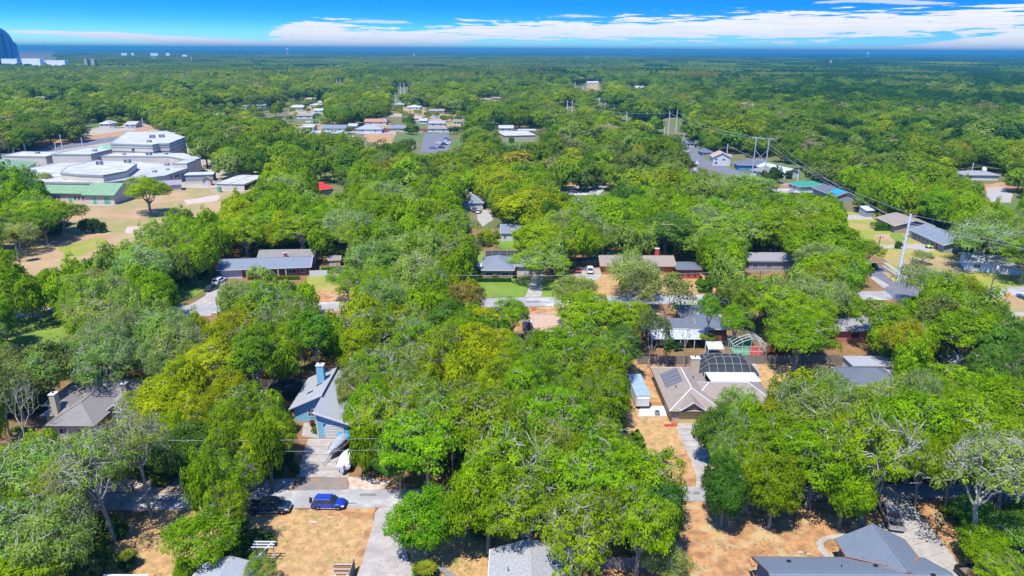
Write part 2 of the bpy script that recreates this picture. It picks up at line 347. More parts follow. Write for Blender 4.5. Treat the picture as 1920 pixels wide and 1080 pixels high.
def make_palm(seed, H=9.0, n=34, fl=2.6, fan=False, skirt=True):
    rng = np.random.default_rng(seed); mb = MB(); bend = rng.normal()*.3
    mb.tube([(0, 0, -.3), (0, 0, .4), (bend*.4, 0, H*.5), (bend, 0, H)], [.34, .22, .17, .19], 8)
    V = []; Q = []
    def frond(az, el, L, droop, w):
        k0 = len(V)
        pr = None; seg = 7
        for i in range(seg+1):
            t = i/seg; r = L*t*math.cos(el)*(1-.12*t*droop); z = L*t*math.sin(el)-droop*L*t*t*.55; c = np.array([bend+math.cos(az)*r, math.sin(az)*r, H+z]); s = np.array([-math.sin(az), math.cos(az), 0]); ww = w*math.sin(math.pi*(0.12+.86*t))
            V.extend([c-s*ww-np.array([0, 0, ww*.45]), c, c+s*ww-np.array([0, 0, ww*.45])])
            if i:
                a = k0+3*(i-1); Q.extend([(a, a+1, a+4, a+3), (a+1, a+2, a+5, a+4)])
    for i in range(n):
        az = i*2.399963+rng.normal()*.1; e = 1.25-2.0*(i/n)+rng.normal()*.08
        if fan:
            for j in range(3): frond(az+(j-1)*.28, e, fl*rng.uniform(.6, .75), .35, .16)
        else: frond(az, e, fl*rng.uniform(.9, 1.1), 1.0, .34)
    crown = np_mesh('crown', np.array(V), np.array(Q), LEAF); dead = None
    if skirt:
        V = []; Q = []
        for i in range(16): frond(i*2.4, -1.0-rng.random()*.35, fl*.7, .2, .2)
        dead = np_mesh('dead_frond_skirt', np.array(V), np.array(Q), mat('dead_fronds', (.30, .19, .09), (.42, .30, .16), 2))
    return dict(crown=crown, trunk=mb.mesh('trunk', PALMBARK), dead=dead, R=fl*.9, H=H+fl*.4, zc=.85)
def make_bush(seed, R=1.6, H=1.8, n=900, leaf=.24):
    rng = np.random.default_rng(seed); cl = crown_shape(rng, R, H, H*.5, H*.5, 16, .8, .25, .42, -.7)
    P = []; Nn = []
    for c, rc in cl:
        k = n//len(cl); u = unit(rng.normal(size=(k, 3))); P.append(c+u*rc*rng.uniform(.6, 1.05, (k, 1))); Nn.append(unit(u*.8+rng.normal(size=u.shape)*.5))
    P = np.concatenate(P); P[:, 2] = np.maximum(P[:, 2], .03); V, Q = leaf_quads(rng, P, np.concatenate(Nn), leaf); return np_mesh('bush', V, Q, LEAF)

FOOT = []   # (x, y, radius) of buildings, filled by the houses
# ------------------------------------------------------------------ ground, roads, lots
M_GROUND = mat('forest_floor', (0.22, 0.115, 0.045), (0.14, 0.08, 0.035), 0.35, 0.95, 0.4, detail=8, col3=(0.084, 0.098, 0.021), scale3=0.05, lo3=.50, hi3=.62)
M_DRY = mat('dry_lawn', (0.39, 0.24, 0.10), (0.25, 0.155, 0.065), 0.9, 0.95, 0.6, detail=10, lo=.38, hi=.62, col3=(0.15, 0.175, 0.045), scale3=0.5, lo3=.55, hi3=.68)
M_SAND = mat('orange_sand', (0.35, 0.185, 0.075), (0.21, 0.108, 0.048), 0.6, 0.95, 0.6, detail=11, lo=.42, hi=.60, col3=(0.33, 0.245, 0.12), scale3=0.28, lo3=.50, hi3=.62)
M_FIELD = mat('dry_field', (0.33, 0.225, 0.115), (0.26, 0.165, 0.08), 0.09, 0.95, 0.4, detail=10, col3=(0.18, 0.18, 0.05), scale3=0.04, lo3=.46, hi3=.62)
M_GRASS = mat('green_lawn', (0.10, 0.175, 0.015), (0.15, 0.20, 0.025), 0.3, 0.95, 0.5, detail=9, lo=.4, hi=.6, col3=(0.07, 0.12, 0.015), scale3=0.15, lo3=.5, hi3=.65)
M_YGRASS = mat('yellow_green_lawn', (0.210, 0.217, 0.028), (0.140, 0.189, 0.021), 0.15, 0.95, 0.4, detail=8, col3=(0.280, 0.210, 0.063), scale3=0.08)
M_ASPH = mat('light_asphalt', (0.262, 0.255, 0.245), (0.205, 0.203, 0.20), 0.35, 0.9, 0.2, detail=9, col3=(0.397, 0.378, 0.350), scale3=0.12, lo3=.5, hi3=.62)
M_ASPHD = mat('dark_asphalt', (0.098, 0.101, 0.112), (0.133, 0.133, 0.147), 0.3, 0.9, 0.2, detail=9)
M_CONC = mat('driveway_concrete', (0.320, 0.295, 0.262), (0.230, 0.210, 0.185), 0.6, 0.9, 0.2, detail=9, col3=(0.231, 0.203, 0.175), scale3=0.25, lo3=.56, hi3=.68)
M_SHELL = mat('shell_gravel', (0.420, 0.364, 0.308), (0.294, 0.210, 0.147), 1.2, 0.95, 0.5, detail=9)
M_PAVER = mat('worn_asphalt_apron', (0.140, 0.133, 0.133), (0.210, 0.154, 0.112), 0.5, 0.9, 0.3, detail=9, col3=(0.294, 0.154, 0.070), scale3=0.22, lo3=.55, hi3=.68)
M_WHITE = mat('white_paint', (0.560, 0.560, 0.546), (0.490, 0.490, 0.476), 0.8, 0.6)
g = MB(); Rg = 42000
g.v = []; ring = [0, 60, 120, 240, 500, 1200, 3000, 9000, 20000, Rg]
g.poly([(-Rg, -3000, 0), (Rg, -3000, 0), (Rg, Rg, 0), (-Rg, Rg, 0)])
tag(g.build('ground', M_GROUND), kind='structure')
M_WFLOOR = mat('woodland_floor', (0.085, 0.095, 0.03), (0.15, 0.11, 0.05), 0.08, 0.95, 0.3, detail=8, col3=(0.07, 0.12, 0.02), scale3=0.02)
tag(MB().poly([(-9000, 236, .003), (9000, 236, .003), (9000, 5000, .003), (-9000, 5000, .003)]).build('woodland_ground', M_WFLOOR), kind='structure')
def rough_edge(pts, amp, step, seed):
    rng = random.Random(seed); out = []
    for i, p in enumerate(pts):
        q = pts[(i+1) % len(pts)]; d = (q-p); L = math.hypot(d.x, d.y); n = max(1, int(L/step)); nx, ny = -d.y/max(L, .01), d.x/max(L, .01)
        for k in range(n):
            t = k/n; a = amp*(rng.random()-.5)*2 if k else 0; out.append((p.x+d.x*t+nx*a, p.y+d.y*t+ny*a))
    return out
def patch(name, px, m, lvl, amp=0.0, kind='structure', th=None):
    """a flat sheet on the ground, outline surveyed from the photograph; lvl = height in steps above the ground"""
    P = [G(x, y) for x, y in px]; z = lvl*0.004+0.004
    if amp: Q = rough_edge(P, amp, 1.6 if P[0].y < 140 else 5, hash(name) % 999+len(px))
    else: Q = [(p.x, p.y) for p in P]
    a = sum(Q[i][0]*Q[(i+1) % len(Q)][1]-Q[(i+1) % len(Q)][0]*Q[i][1] for i in range(len(Q)))
    if a < 0: Q = Q[::-1]
    mb = MB(); 
    if th: mb.prism(Q, 0.0, th)
    else: mb.poly([(x, y, z) for x, y in Q])
    return tag(mb.build(name, m), kind=kind)
# street one (under the trees in front), its side road, and street two
patch('road', [(-500, 930), (240, 925), (480, 921), (740, 917), (1290, 913), (1440, 911), (2400, 904), (2400, 930), (1440, 937), (1320, 940), (740, 951), (480, 954), (240, 957), (-500, 963)], M_ASPH, 4, 0.10)
patch('side_road', [(703, 962), (712, 952), (741, 951), (770, 1060), (790, 1120), (655, 1120), (670, 1080), (690, 1015), (700, 985)], M_CONC, 5, 0.15)
patch('street', [(-200, 583), (700, 565), (965, 558), (1050, 557), (1340, 552), (1640, 546), (1920, 538), (2500, 525), (2500, 545), (1920, 555), (1640, 563), (1340, 568), (1050, 574), (965, 575), (700, 581), (-200, 600)], M_ASPH, 4, 0.05)
patch('avenue', [(1560, 447), (1652, 499), (1683, 521), (1765, 560), (1700, 580), (1645, 533), (1630, 517), (1520, 452)], M_ASPHD, 5)
M_YEL = mat('yellow_road_paint', (0.434, 0.252, 0.035), (0.350, 0.210, 0.042), 2)
for dx in (0, 5):
    patch('lane_line', [(1655+dx, 511), (1658+dx, 511), (1681+dx, 528), (1677+dx, 528)], M_YEL, 7)
patch('kerb', [(1652, 497.5), (1656, 497.5), (1695, 524), (1690, 524)], M_CONC, 6, th=.14)
patch('sidewalk', [(1655, 493), (1662, 492), (1705, 520), (1696, 522)], M_CONC, 6, th=.12)
patch('sidewalk', [(1630, 520), (1640, 519), (1668, 536), (1656, 541)], M_CONC, 6, th=.12)
patch('sidewalk', [(1880, 586), (2300, 583), (2300, 589), (1880, 592)], M_CONC, 6)
# yards in front
patch('dry_yard', [(300, 957), (480, 956), (703, 953), (700, 985), (689, 1015), (668, 1085), (630, 1140), (150, 1140), (190, 1010)], M_DRY, 1, .5)
patch('dry_yard', [(742, 953), (1030, 950), (1030, 1120), (790, 1120)], M_DRY, 1, .4)
patch('sand_edge', [(560, 958), (704, 953), (702, 985), (690, 1013), (676, 1060), (664, 1060), (680, 1005), (680, 975), (620, 968)], M_SAND, 2, .5)
patch('sandy_yard', [(1030, 948), (1290, 944), (1660, 938), (1660, 990), (1620, 1120), (1030, 1120)], M_SAND, 1, .6)
patch('sandy_yard', [(1715, 935), (1800, 935), (1830, 1060), (1800, 1090), (1755, 1005)], M_SAND, 1, .5)
patch('sandy_verge', [(1140, 765), (1260, 765), (1305, 850), (1318, 912), (1140, 914)], M_SAND, 1, .6)
patch('dry_yard', [(1110, 765), (1250, 765), (1270, 800), (1285, 850), (1180, 860), (1120, 830)], M_DRY, 2, .6)
patch('sandy_yard', [(1180, 672), (1240, 668), (1280, 740), (1262, 790), (1180, 790)], M_SAND, 1, .5)
patch('dry_yard', [(1400, 682), (1560, 675), (1560, 745), (1440, 745)], M_DRY, 1, .5)
patch('gravel_verge', [(140, 905), (250, 898), (556, 897), (540, 920), (140, 925)], M_SHELL, 2, .4)
patch('gravel_verge', [(650, 893), (735, 900), (720, 916), (653, 919)], M_SHELL, 2, .4)
patch('concrete_lot', [(578, 823), (640, 823), (654, 895), (556, 895)], M_CONC, 3, .08)
patch('asphalt_apron', [(572, 896), (651, 896), (652, 919.5), (546, 920.5)], M_PAVER, 3, .10)
patch('front_path', [(570, 793), (592, 792), (598, 822), (566, 818)], M_CONC, 3, .05)
patch('driveway', [(1264, 793), (1308, 793), (1334, 834), (1323, 887), (1318, 914), (1305, 914), (1305, 887), (1289, 849)], M_CONC, 3, .08)
patch('driveway', [(1660, 934), (1706, 934), (1712, 948), (1756, 1003), (1800, 1060), (1810, 1090), (1700, 1120), (1640, 1000), (1655, 975)], M_CONC, 3, .08)
patch('curb_walk', [(1612, 1000), (1570, 1002), (1541, 1008), (1529, 1018), (1533, 1030), (1545, 1046), (1558, 1046), (1545, 1028), (1543, 1020), (1553, 1012), (1575, 1009), (1610, 1008)], M_CONC, 5, th=.10)
patch('stone_edge', [(792, 1056), (806, 1054), (835, 1066), (862, 1085), (850, 1090), (826, 1073), (802, 1063), (790, 1062)], mat('grey_stone_edging', (0.196, 0.189, 0.182), (0.112, 0.105, 0.098), 2), 5, .1, th=.12)
patch('sand_driveway', [(1146, 560), (1175, 558), (1210, 574), (1240, 590), (1190, 592), (1160, 588), (1150, 575)], M_SHELL, 3, .3)
patch('sandy_verge', [(965, 575), (1056, 574), (1066, 620), (960, 620)], M_SAND, 1, .4)
patch('brick_mat', [(995, 576), (1005, 576), (1006, 583), (996, 583)], mat('red_brick_paving', (0.315, 0.070, 0.042), (0.252, 0.063, 0.035), 3), 3)
patch('red_mulch_bed', [(1244, 796), (1263, 794), (1265, 800), (1247, 801)], mat('red_mulch', (0.315, 0.042, 0.028), (0.210, 0.035, 0.021), 3), 4, .1)
patch('sandy_yard', [(1100, 512), (1340, 510), (1340, 551), (1056, 556), (1056, 520)], M_DRY, 1, .8)
patch('green_strip', [(1260, 569), (1345, 568), (1350, 584), (1262, 584)], M_GRASS, 2, .4)
patch('concrete_lot', [(1073, 503), (1128, 497), (1130, 516), (1110, 530), (1085, 530)], M_CONC, 3, .1)
patch('lawn', [(880, 522), (990, 520), (1060, 525), (1060, 557), (880, 560)], M_GRASS, 2, .8)
patch('driveway', [(1000, 514), (1018, 514), (1016, 535), (1016, 556), (984, 557), (990, 545), (993, 530)], M_CONC, 4, .3)
patch('lawn', [(925, 449), (990, 449), (985, 470), (935, 468)], M_GRASS, 2, .8)
patch('lawn', [(880, 465), (905, 470), (902, 515), (860, 520)], M_GRASS, 2, .8)
patch('lawn', [(580, 512), (665, 508), (672, 545), (600, 562), (580, 545)], M_YGRASS, 2, 1)
patch('sandy_verge', [(585, 545), (670, 545), (665, 582), (590, 590)], M_SAND, 3, .8)
patch('lawn', [(330, 530), (395, 525), (360, 560), (320, 575)], M_GRASS, 2, .8)
patch('driveway', [(408, 515), (426, 515), (420, 540), (410, 560), (395, 592), (338, 592), (350, 575), (385, 555)], M_CONC, 3, .4)
patch('lawn', [(30, 598), (105, 583), (125, 600), (110, 660), (45, 660), (10, 630)], M_GRASS, 3, 1.0)
patch('sandy_path', [(-10, 600), (40, 592), (120, 578), (118, 590), (50, 606), (30, 625), (50, 660), (20, 665), (5, 625)], M_SAND, 2, .7)
patch('pond', [(-60, 612), (4, 612), (18, 640), (20, 660), (-60, 670)], mat('pond_water', (0.021, 0.025, 0.014), rough=.08, spec=.6), 3, .4)
# school field
patch('school_field', [(-120, 455), (60, 400), (120, 378), (240, 372), (330, 352), (420, 335), (480, 345), (480, 380), (420, 398), (300, 445), (240, 470), (150, 515), (-120, 540)], M_FIELD, 1, 1.5)
patch('school_ground', [(-300, 330), (0, 262), (300, 225), (420, 250), (480, 320), (470, 352), (330, 352), (120, 379), (-300, 420)], mat('pale_concrete_yard', (0.315, 0.266, 0.196), (0.245, 0.210, 0.154), .05, .9), 2, 1)
patch('green_patch', [(110, 462), (190, 445), (200, 462), (130, 490)], M_YGRASS, 2, 1.5)
patch('sand_patch', [(240, 425), (270, 424), (275, 436), (235, 438)], M_SHELL, 3, 1.2)
patch('sand_patch', [(345, 375), (410, 365), (408, 376), (350, 384)], M_SHELL, 3, 1.2)
patch('school_road', [(-300, 300), (0, 282), (100, 272), (330, 240), (335, 246), (110, 282), (0, 295), (-300, 318)], M_ASPHD, 4)
patch('school_verge', [(-300, 285), (0, 268), (190, 252), (330, 228), (335, 232), (200, 262), (0, 280), (-300, 298)], M_SAND, 3, 1)
# parking lots and mid-distance streets
patch('parking_lot', [(796, 251), (838, 250), (846, 262), (840, 285), (788, 286), (792, 268)], M_ASPHD, 3)
patch('sandy_lot', [(685, 247), (742, 248), (735, 268), (702, 272), (688, 262)], M_SAND, 3, 2)
patch('back_street', [(560, 243), (655, 245), (742, 246), (742, 251), (560, 249)], M_ASPH, 4)
patch('side_street', [(1040, 350), (1145, 343), (1140, 350), (1122, 366), (1060, 366)], M_ASPH, 3, .5)
patch('sandy_verge', [(1055, 344), (1150, 340), (1150, 345), (1055, 350)], M_SAND, 4, .5)
patch('lawn', [(1590, 405), (1700, 428), (1740, 460), (1700, 470), (1640, 465), (1600, 440)], M_YGRASS, 1, 1)
patch('lawn', [(1655, 472), (1790, 475), (1990, 510), (1990, 536), (1700, 545), (1665, 505)], M_YGRASS, 1, 1)
patch('dry_lawn', [(1640, 440), (1690, 436), (1700, 455), (1650, 456)], M_FIELD, 2, 1)
patch('lawn', [(1560, 400), (1660, 392), (1990, 470), (1990, 516), (1700, 500), (1560, 450)], M_YGRASS, 0.4, 1)
patch('dry_lawn', [(1665, 485), (1760, 482), (1850, 505), (1780, 512), (1700, 512)], M_FIELD, 3, 1.5)
patch('green_patch', [(1668, 439), (1690, 437), (1698, 450), (1680, 453)], M_GRASS, 3, 1)
patch('green_patch', [(1715, 434), (1760, 452), (1745, 456), (1706, 440)], M_GRASS, 3, .6)
patch('driveway', [(1636, 460), (1722, 458), (1758, 462), (1752, 470), (1728, 472), (1710, 466), (1636, 465)], M_CONC, 4, .2)
patch('sandy_ground', [(1860, 556), (2400, 545), (2400, 640), (1880, 640)], M_FIELD, 1, .5)
patch('driveway', [(1585, 404), (1625, 402), (1640, 412), (1590, 412)], M_CONC, 3, .4)
patch('driveway', [(1850, 352), (1880, 350), (1900, 365), (1895, 380), (1855, 380)], M_CONC, 3, .6)
patch('sandy_verge', [(1840, 345), (1935, 340), (1935, 358), (1850, 360)], M_SAND, 2, 1)
patch('side_street', [(1390, 352), (1440, 343), (1570, 348), (1600, 365), (1590, 378), (1540, 360), (1400, 366)], M_ASPH, 3, .5)
patch('red_brick_drive', [(1446, 348), (1505, 343), (1505, 351), (1446, 354)], mat('brick_red_drive', (0.350, 0.119, 0.070), (0.280, 0.098, 0.063), .6), 5)
patch('grey_street', [(1276, 268), (1306, 268), (1322, 300), (1415, 331), (1408, 338), (1308, 312)], M_ASPHD, 3, .8)
patch('driveway', [(893, 395), (920, 393), (925, 412), (905, 425), (895, 412)], M_CONC, 3, .5)
patch('hill_field', [(1100, 158), (1122, 157), (1123, 168), (1103, 170)], M_FIELD, 3, 4)

# areas of the photograph where no tree stands in front (image-survey outlines) ---------------
OPEN = [
 [(788, 250), (846, 250), (848, 264), (842, 286), (786, 288)], [(688, 248), (744, 248), (740, 264), (702, 272)], [(596, 326), (644, 326), (644, 358), (600, 360)],
 [(738, 885), (850, 885), (855, 1035), (738, 1035)],
 [(240, 925), (350, 921), (350, 955), (240, 957)], [(235, 905), (345, 900), (345, 925), (238, 925)],
 [(478, 893), (735, 893), (742, 1000), (770, 1080), (480, 1080), (540, 1010), (520, 975), (478, 978)],
 [(240, 960), (318, 958), (330, 1000), (360, 1040), (370, 1080), (250, 1080), (240, 1010)],
 [(568, 690), (612, 675), (648, 700), (640, 728), (625, 760), (650, 775), (640, 800), (640, 870), (665, 885), (665, 893), (555, 893), (575, 820), (565, 780), (546, 762)],
 [(100, 730), (140, 708), (235, 710), (235, 765), (195, 790), (98, 800), (88, 780)],
 [(0, 818), (30, 815), (48, 838), (0, 842)],
 [(520, 705), (585, 708), (570, 722), (560, 728), (530, 720)],
 [(1195, 683), (1206, 670), (1270, 668), (1560, 665), (1560, 680), (1440, 690), (1440, 738), (1312, 745), (1306, 800), (1318, 912), (1340, 940), (1400, 960), (1470, 975), (1560, 990), (1600, 930), (1640, 945), (1700, 930), (1722, 940), (1765, 1000), (1800, 1060), (1845, 1080), (1310, 1080), (1290, 1010), (1290, 920), (1262, 850), (1190, 785), (1183, 745), (1183, 700)],
 [(1200, 572), (1350, 570), (1440, 620), (1450, 668), (1205, 665)],
 [(1260, 550), (1342, 548), (1344, 590), (1262, 585)],
 [(1145, 553), (1210, 553), (1230, 590), (1150, 588)],
 [(962, 556), (1058, 555), (1060, 608), (975, 615)], [(978, 514), (1022, 512), (1016, 560), (975, 560)],
 [(900, 470), (960, 466), (962, 530), (950, 556), (905, 556), (895, 520)], [(938, 416), (978, 416), (988, 470), (938, 470)],
 [(1068, 495), (1130, 474), (1150, 474), (1140, 485), (1155, 510), (1150, 535), (1078, 532)], [(1215, 475), (1262, 475), (1300, 490), (1325, 520), (1338, 550), (1215, 545), (1220, 510)],
 [(1405, 468), (1485, 468), (1480, 512), (1400, 512)],
 [(410, 489), (480, 475), (578, 473), (605, 490), (670, 505), (668, 550), (640, 580), (605, 575), (598, 520), (540, 518), (408, 516), (396, 545), (412, 560), (395, 592), (340, 592), (335, 560), (330, 530), (395, 520)],
 [(612, 478), (640, 478), (642, 500), (612, 500)],
 [(865, 368), (895, 368), (920, 392), (922, 428), (895, 428), (885, 400)],
 [(20, 598), (112, 585), (112, 640), (50, 655), (10, 640)],
 [(-50, 292), (100, 262), (200, 250), (215, 245), (325, 240), (345, 300), (370, 310), (385, 318), (478, 322), (475, 350), (415, 365), (412, 392), (330, 395), (262, 430), (255, 445), (200, 460), (150, 490), (60, 498), (10, 480), (0, 452), (40, 450), (125, 440), (140, 400), (125, 372), (90, 370), (92, 345), (60, 320), (0, 312)],
 [(600, 330), (640, 330), (640, 352), (600, 352)],
 ]
OPEN2 = [   # clusters of roofs among trees: small trees may stand between them
 [(556, 232), (660, 232), (690, 220), (740, 220), (742, 262), (700, 270), (690, 250), (560, 246)], [(746, 230), (800, 230), (860, 225), (862, 250), (842, 280), (788, 286), (796, 250), (750, 245)],
 [(540, 180), (600, 180), (605, 222), (540, 222)], [(735, 190), (790, 190), (792, 218), (735, 212)], [(800, 198), (870, 200), (870, 230), (800, 218)],
 [(945, 246), (1000, 246), (1005, 270), (945, 272)], [(930, 224), (985, 224), (1005, 245), (950, 246)],
 [(900, 178), (940, 178), (940, 190), (900, 190)], [(1055, 342), (1148, 338), (1148, 352), (1120, 366), (1056, 362)],
]
OPEN += [
 [(1284, 262), (1308, 262), (1314, 296), (1294, 290)], [(1330, 278), (1390, 276), (1480, 296), (1482, 322), (1500, 325), (1540, 335), (1600, 360), (1600, 382), (1540, 362), (1420, 352), (1405, 332), (1300, 328), (1296, 316), (1330, 306)],
 [(1588, 402), (1640, 385), (1640, 405), (1700, 400), (1780, 420), (1785, 475), (1870, 500), (1920, 515), (1920, 556), (1890, 558), (1780, 530), (1720, 520), (1700, 570), (1650, 570), (1630, 520), (1650, 500), (1650, 480), (1610, 470), (1600, 440)],
 [(1885, 556), (1925, 540), (1925, 620), (1905, 600)], [(1800, 320), (1870, 318), (1880, 340), (1920, 345), (1910, 385), (1845, 372), (1850, 345), (1800, 335)],
 [(1560, 615), (1600, 610), (1610, 640), (1580, 660), (1555, 655)], [(1585, 662), (1655, 662), (1665, 700), (1590, 705)], [(1755, 675), (1780, 655), (1815, 655), (1815, 690), (1750, 692)],
 [(912, 1025), (985, 1008), (1060, 1050), (1075, 1085), (912, 1085)], [(1070, 1040), (1250, 1043), (1250, 1085), (1070, 1085)],
 [(907, 126), (946, 126), (946, 134), (907, 134)], [(0, 40), (130, 40), (130, 124), (0, 124)], [(1098, 148), (1126, 148), (1126, 171), (1098, 171)],
]
OPEN2 += [
 [(165, 215), (260, 215), (262, 240), (165, 240)], [(60, 178), (120, 178), (120, 192), (60, 192)], [(390, 190), (500, 190), (500, 218), (390, 218)], [(1188, 158), (1214, 158), (1214, 164), (1188, 164)],
]
_OP = [np.array(p, float) for p in OPEN+OPEN2]; _OB = [(p[:, 0].min(), p[:, 1].min(), p[:, 0].max(), p[:, 1].max()) for p in _OP]
def in_open(x, y):
    x = np.atleast_1d(np.asarray(x, float)); y = np.atleast_1d(np.asarray(y, float)); hit = np.zeros(x.shape, bool)
    for P, b in zip(_OP, _OB):
        m = (x > b[0]) & (x < b[2]) & (y > b[1]) & (y < b[3]) & ~hit
        if not m.any(): continue
        xx, yy = x[m], y[m]; ins = np.zeros(xx.shape, bool); j = len(P)-1
        for i in range(len(P)):
            xi, yi = P[i]; xj, yj = P[j]
            c = ((yi > yy) != (yj > yy)) & (xx < (xj-xi)*(yy-yi)/(yj-yi+1e-9)+xi); ins ^= c; j = i
        hit[m] |= ins
    return hit

# ------------------------------------------------------------------ building materials
def rmat(name, c, c2=None, scale=3.0, k=1.0):
    return mat(name, c, c2 or tuple(v*.78 for v in c), scale, 0.9, 0.25, detail=9, lo=.38, hi=.62, col3=tuple(v*.72 for v in c), scale3=.35, lo3=.56, hi3=.72)
R_SLATE = rmat('slate_blue_shingles', (.125, .15, .175), (.085, .105, .125), 9)
R_TAN = rmat('tan_brown_shingles', (.235, .195, .155), (.19, .155, .125), 5)
R_WHITE = rmat('whitewashed_shingles', (.28, .28, .275), (.20, .20, .20), 4)
R_LGREY = rmat('light_grey_shingles', (.26, .27, .28), (.21, .22, .23), 5)
R_BROWN = rmat('weathered_grey_brown_shingles', (.19, .175, .155), (.15, .14, .125), 5)
R_DARK = rmat('charcoal_shingles', (.10, .115, .135), (.075, .09, .105), 4)
R_RANCH = rmat('blue_grey_shingles', (.15, .175, .20), (.12, .14, .165), 4)
R_TANL = rmat('pinkish_tan_shingles', (.36, .25, .18), (.29, .20, .15), 3)
R_PINK = rmat('terracotta_shingles', (.34, .17, .11), (.28, .14, .09), 3)
R_GREEN = rmat('pale_green_metal', (.15, .25, .14), (.125, .215, .12), .6)
R_GREEN2 = rmat('teal_green_shingles', (.03, .20, .13), (.03, .16, .10), 2)
R_RED = rmat('bright_red_metal', (.55, .025, .02), (.48, .02, .02), 2)
R_MEMB = mat('white_roof_membrane', (.38, .38, .37), (.28, .28, .27), .10, .8, .1, detail=10, lo=.4, hi=.62, col3=(.19, .19, .18), scale3=.35, lo3=.55, hi3=.70, stretch=(1, 3, 1))
R_LBLUE = rmat('pale_blue_metal', (.36, .42, .46), (.31, .37, .41), 1)
R_SILV = rmat('weathered_silver_metal', (.40, .42, .44), (.28, .29, .30), 1.2)
R_MIDG = rmat('mid_grey_shingles', (.22, .22, .22), (.18, .18, .18), 3)
W_BLUE = mat('sky_blue_siding', (.17, .38, .52), (.15, .34, .47), 2, .8)
W_SLATE = mat('slate_blue_siding', (.10, .15, .24), (.085, .13, .21), 2, .8)
W_CREAM = mat('cream_stucco', (.42, .35, .24), (.37, .30, .20), 1, .9)
W_SCH = mat('pale_cream_block', (.52, .46, .37), (.46, .41, .33), .2, .9)
W_WHITE = mat('white_stucco', (.50, .50, .48), (.43, .43, .41), .8, .85)
W_BRICK = mat('red_brick', (.26, .09, .06), (.20, .07, .045), 3, .95, .3)
W_ORANGE = mat('orange_brick', (.46, .17, .06), (.38, .13, .05), 2, .95, .3)
W_TAN = mat('tan_brick', (.34, .24, .16), (.28, .19, .13), 2, .95)
W_GREY = mat('grey_siding', (.26, .27, .28), (.22, .23, .24), 1, .85)
T_WHITE = mat('white_trim', (.50, .50, .49), rough=.6); T_DARK = mat('dark_gutter', (.06, .05, .045), rough=.6)
GLASS = mat('window_glass', (.03, .04, .05), rough=.12, spec=.7); METAL = mat('dull_metal', (.30, .31, .32), (.24, .25, .26), 2, .5, metal=.4)
M_GAR = mat('yellow_cream_garage_door', (.50, .38, .16), rough=.6); M_BLACK = mat('black', (.012, .012, .014), rough=.6); M_STEEL = mat('galvanised_steel', (.36, .39, .42), (.30, .33, .36), .6, .5)
M_WOOD = mat('weathered_fence_wood', (.22, .185, .155), (.14, .12, .10), 2.5, .95, .3, stretch=(6, 6, .4)); M_WOOD2 = mat('orange_stained_wood', (.40, .20, .09), (.30, .14, .06), 3, .9, .3, stretch=(6, 6, .4)); M_POLE = mat('pole_wood', (.16, .12, .09), (.11, .085, .065), 3, .95)
M_FLASH = mat('copper_orange_valley', (.36, .14, .06), (.28, .13, .07), 3, .8)
def screen_mat(name, dens, col):
    m = bpy.data.materials.new(name); m.use_nodes = True; N = m.node_tree.nodes; Lk = m.node_tree.links; N.clear(); out = N.new('ShaderNodeOutputMaterial'); a = N.new('ShaderNodeBsdfTransparent'); b = N.new('ShaderNodeBsdfDiffuse'); b.inputs[0].default_value = (*col, 1); x = N.new('ShaderNodeMixShader'); x.inputs[0].default_value = dens
    Lk.new(a.outputs[0], x.inputs[1]); Lk.new(b.outputs[0], x.inputs[2]); Lk.new(x.outputs[0], out.inputs[0]); return m
M_SCREEN = screen_mat('pool_screen_mesh', .78, (.035, .04, .042)); M_SCREENL = screen_mat('thin_screen_mesh', .22, (.05, .06, .06))
M_POOL = mat('turquoise_pool_water', (.01, .30, .22), rough=.08, spec=.6); M_POOLD = mat('dark_pool_water', (.03, .08, .09), rough=.08, spec=.6)

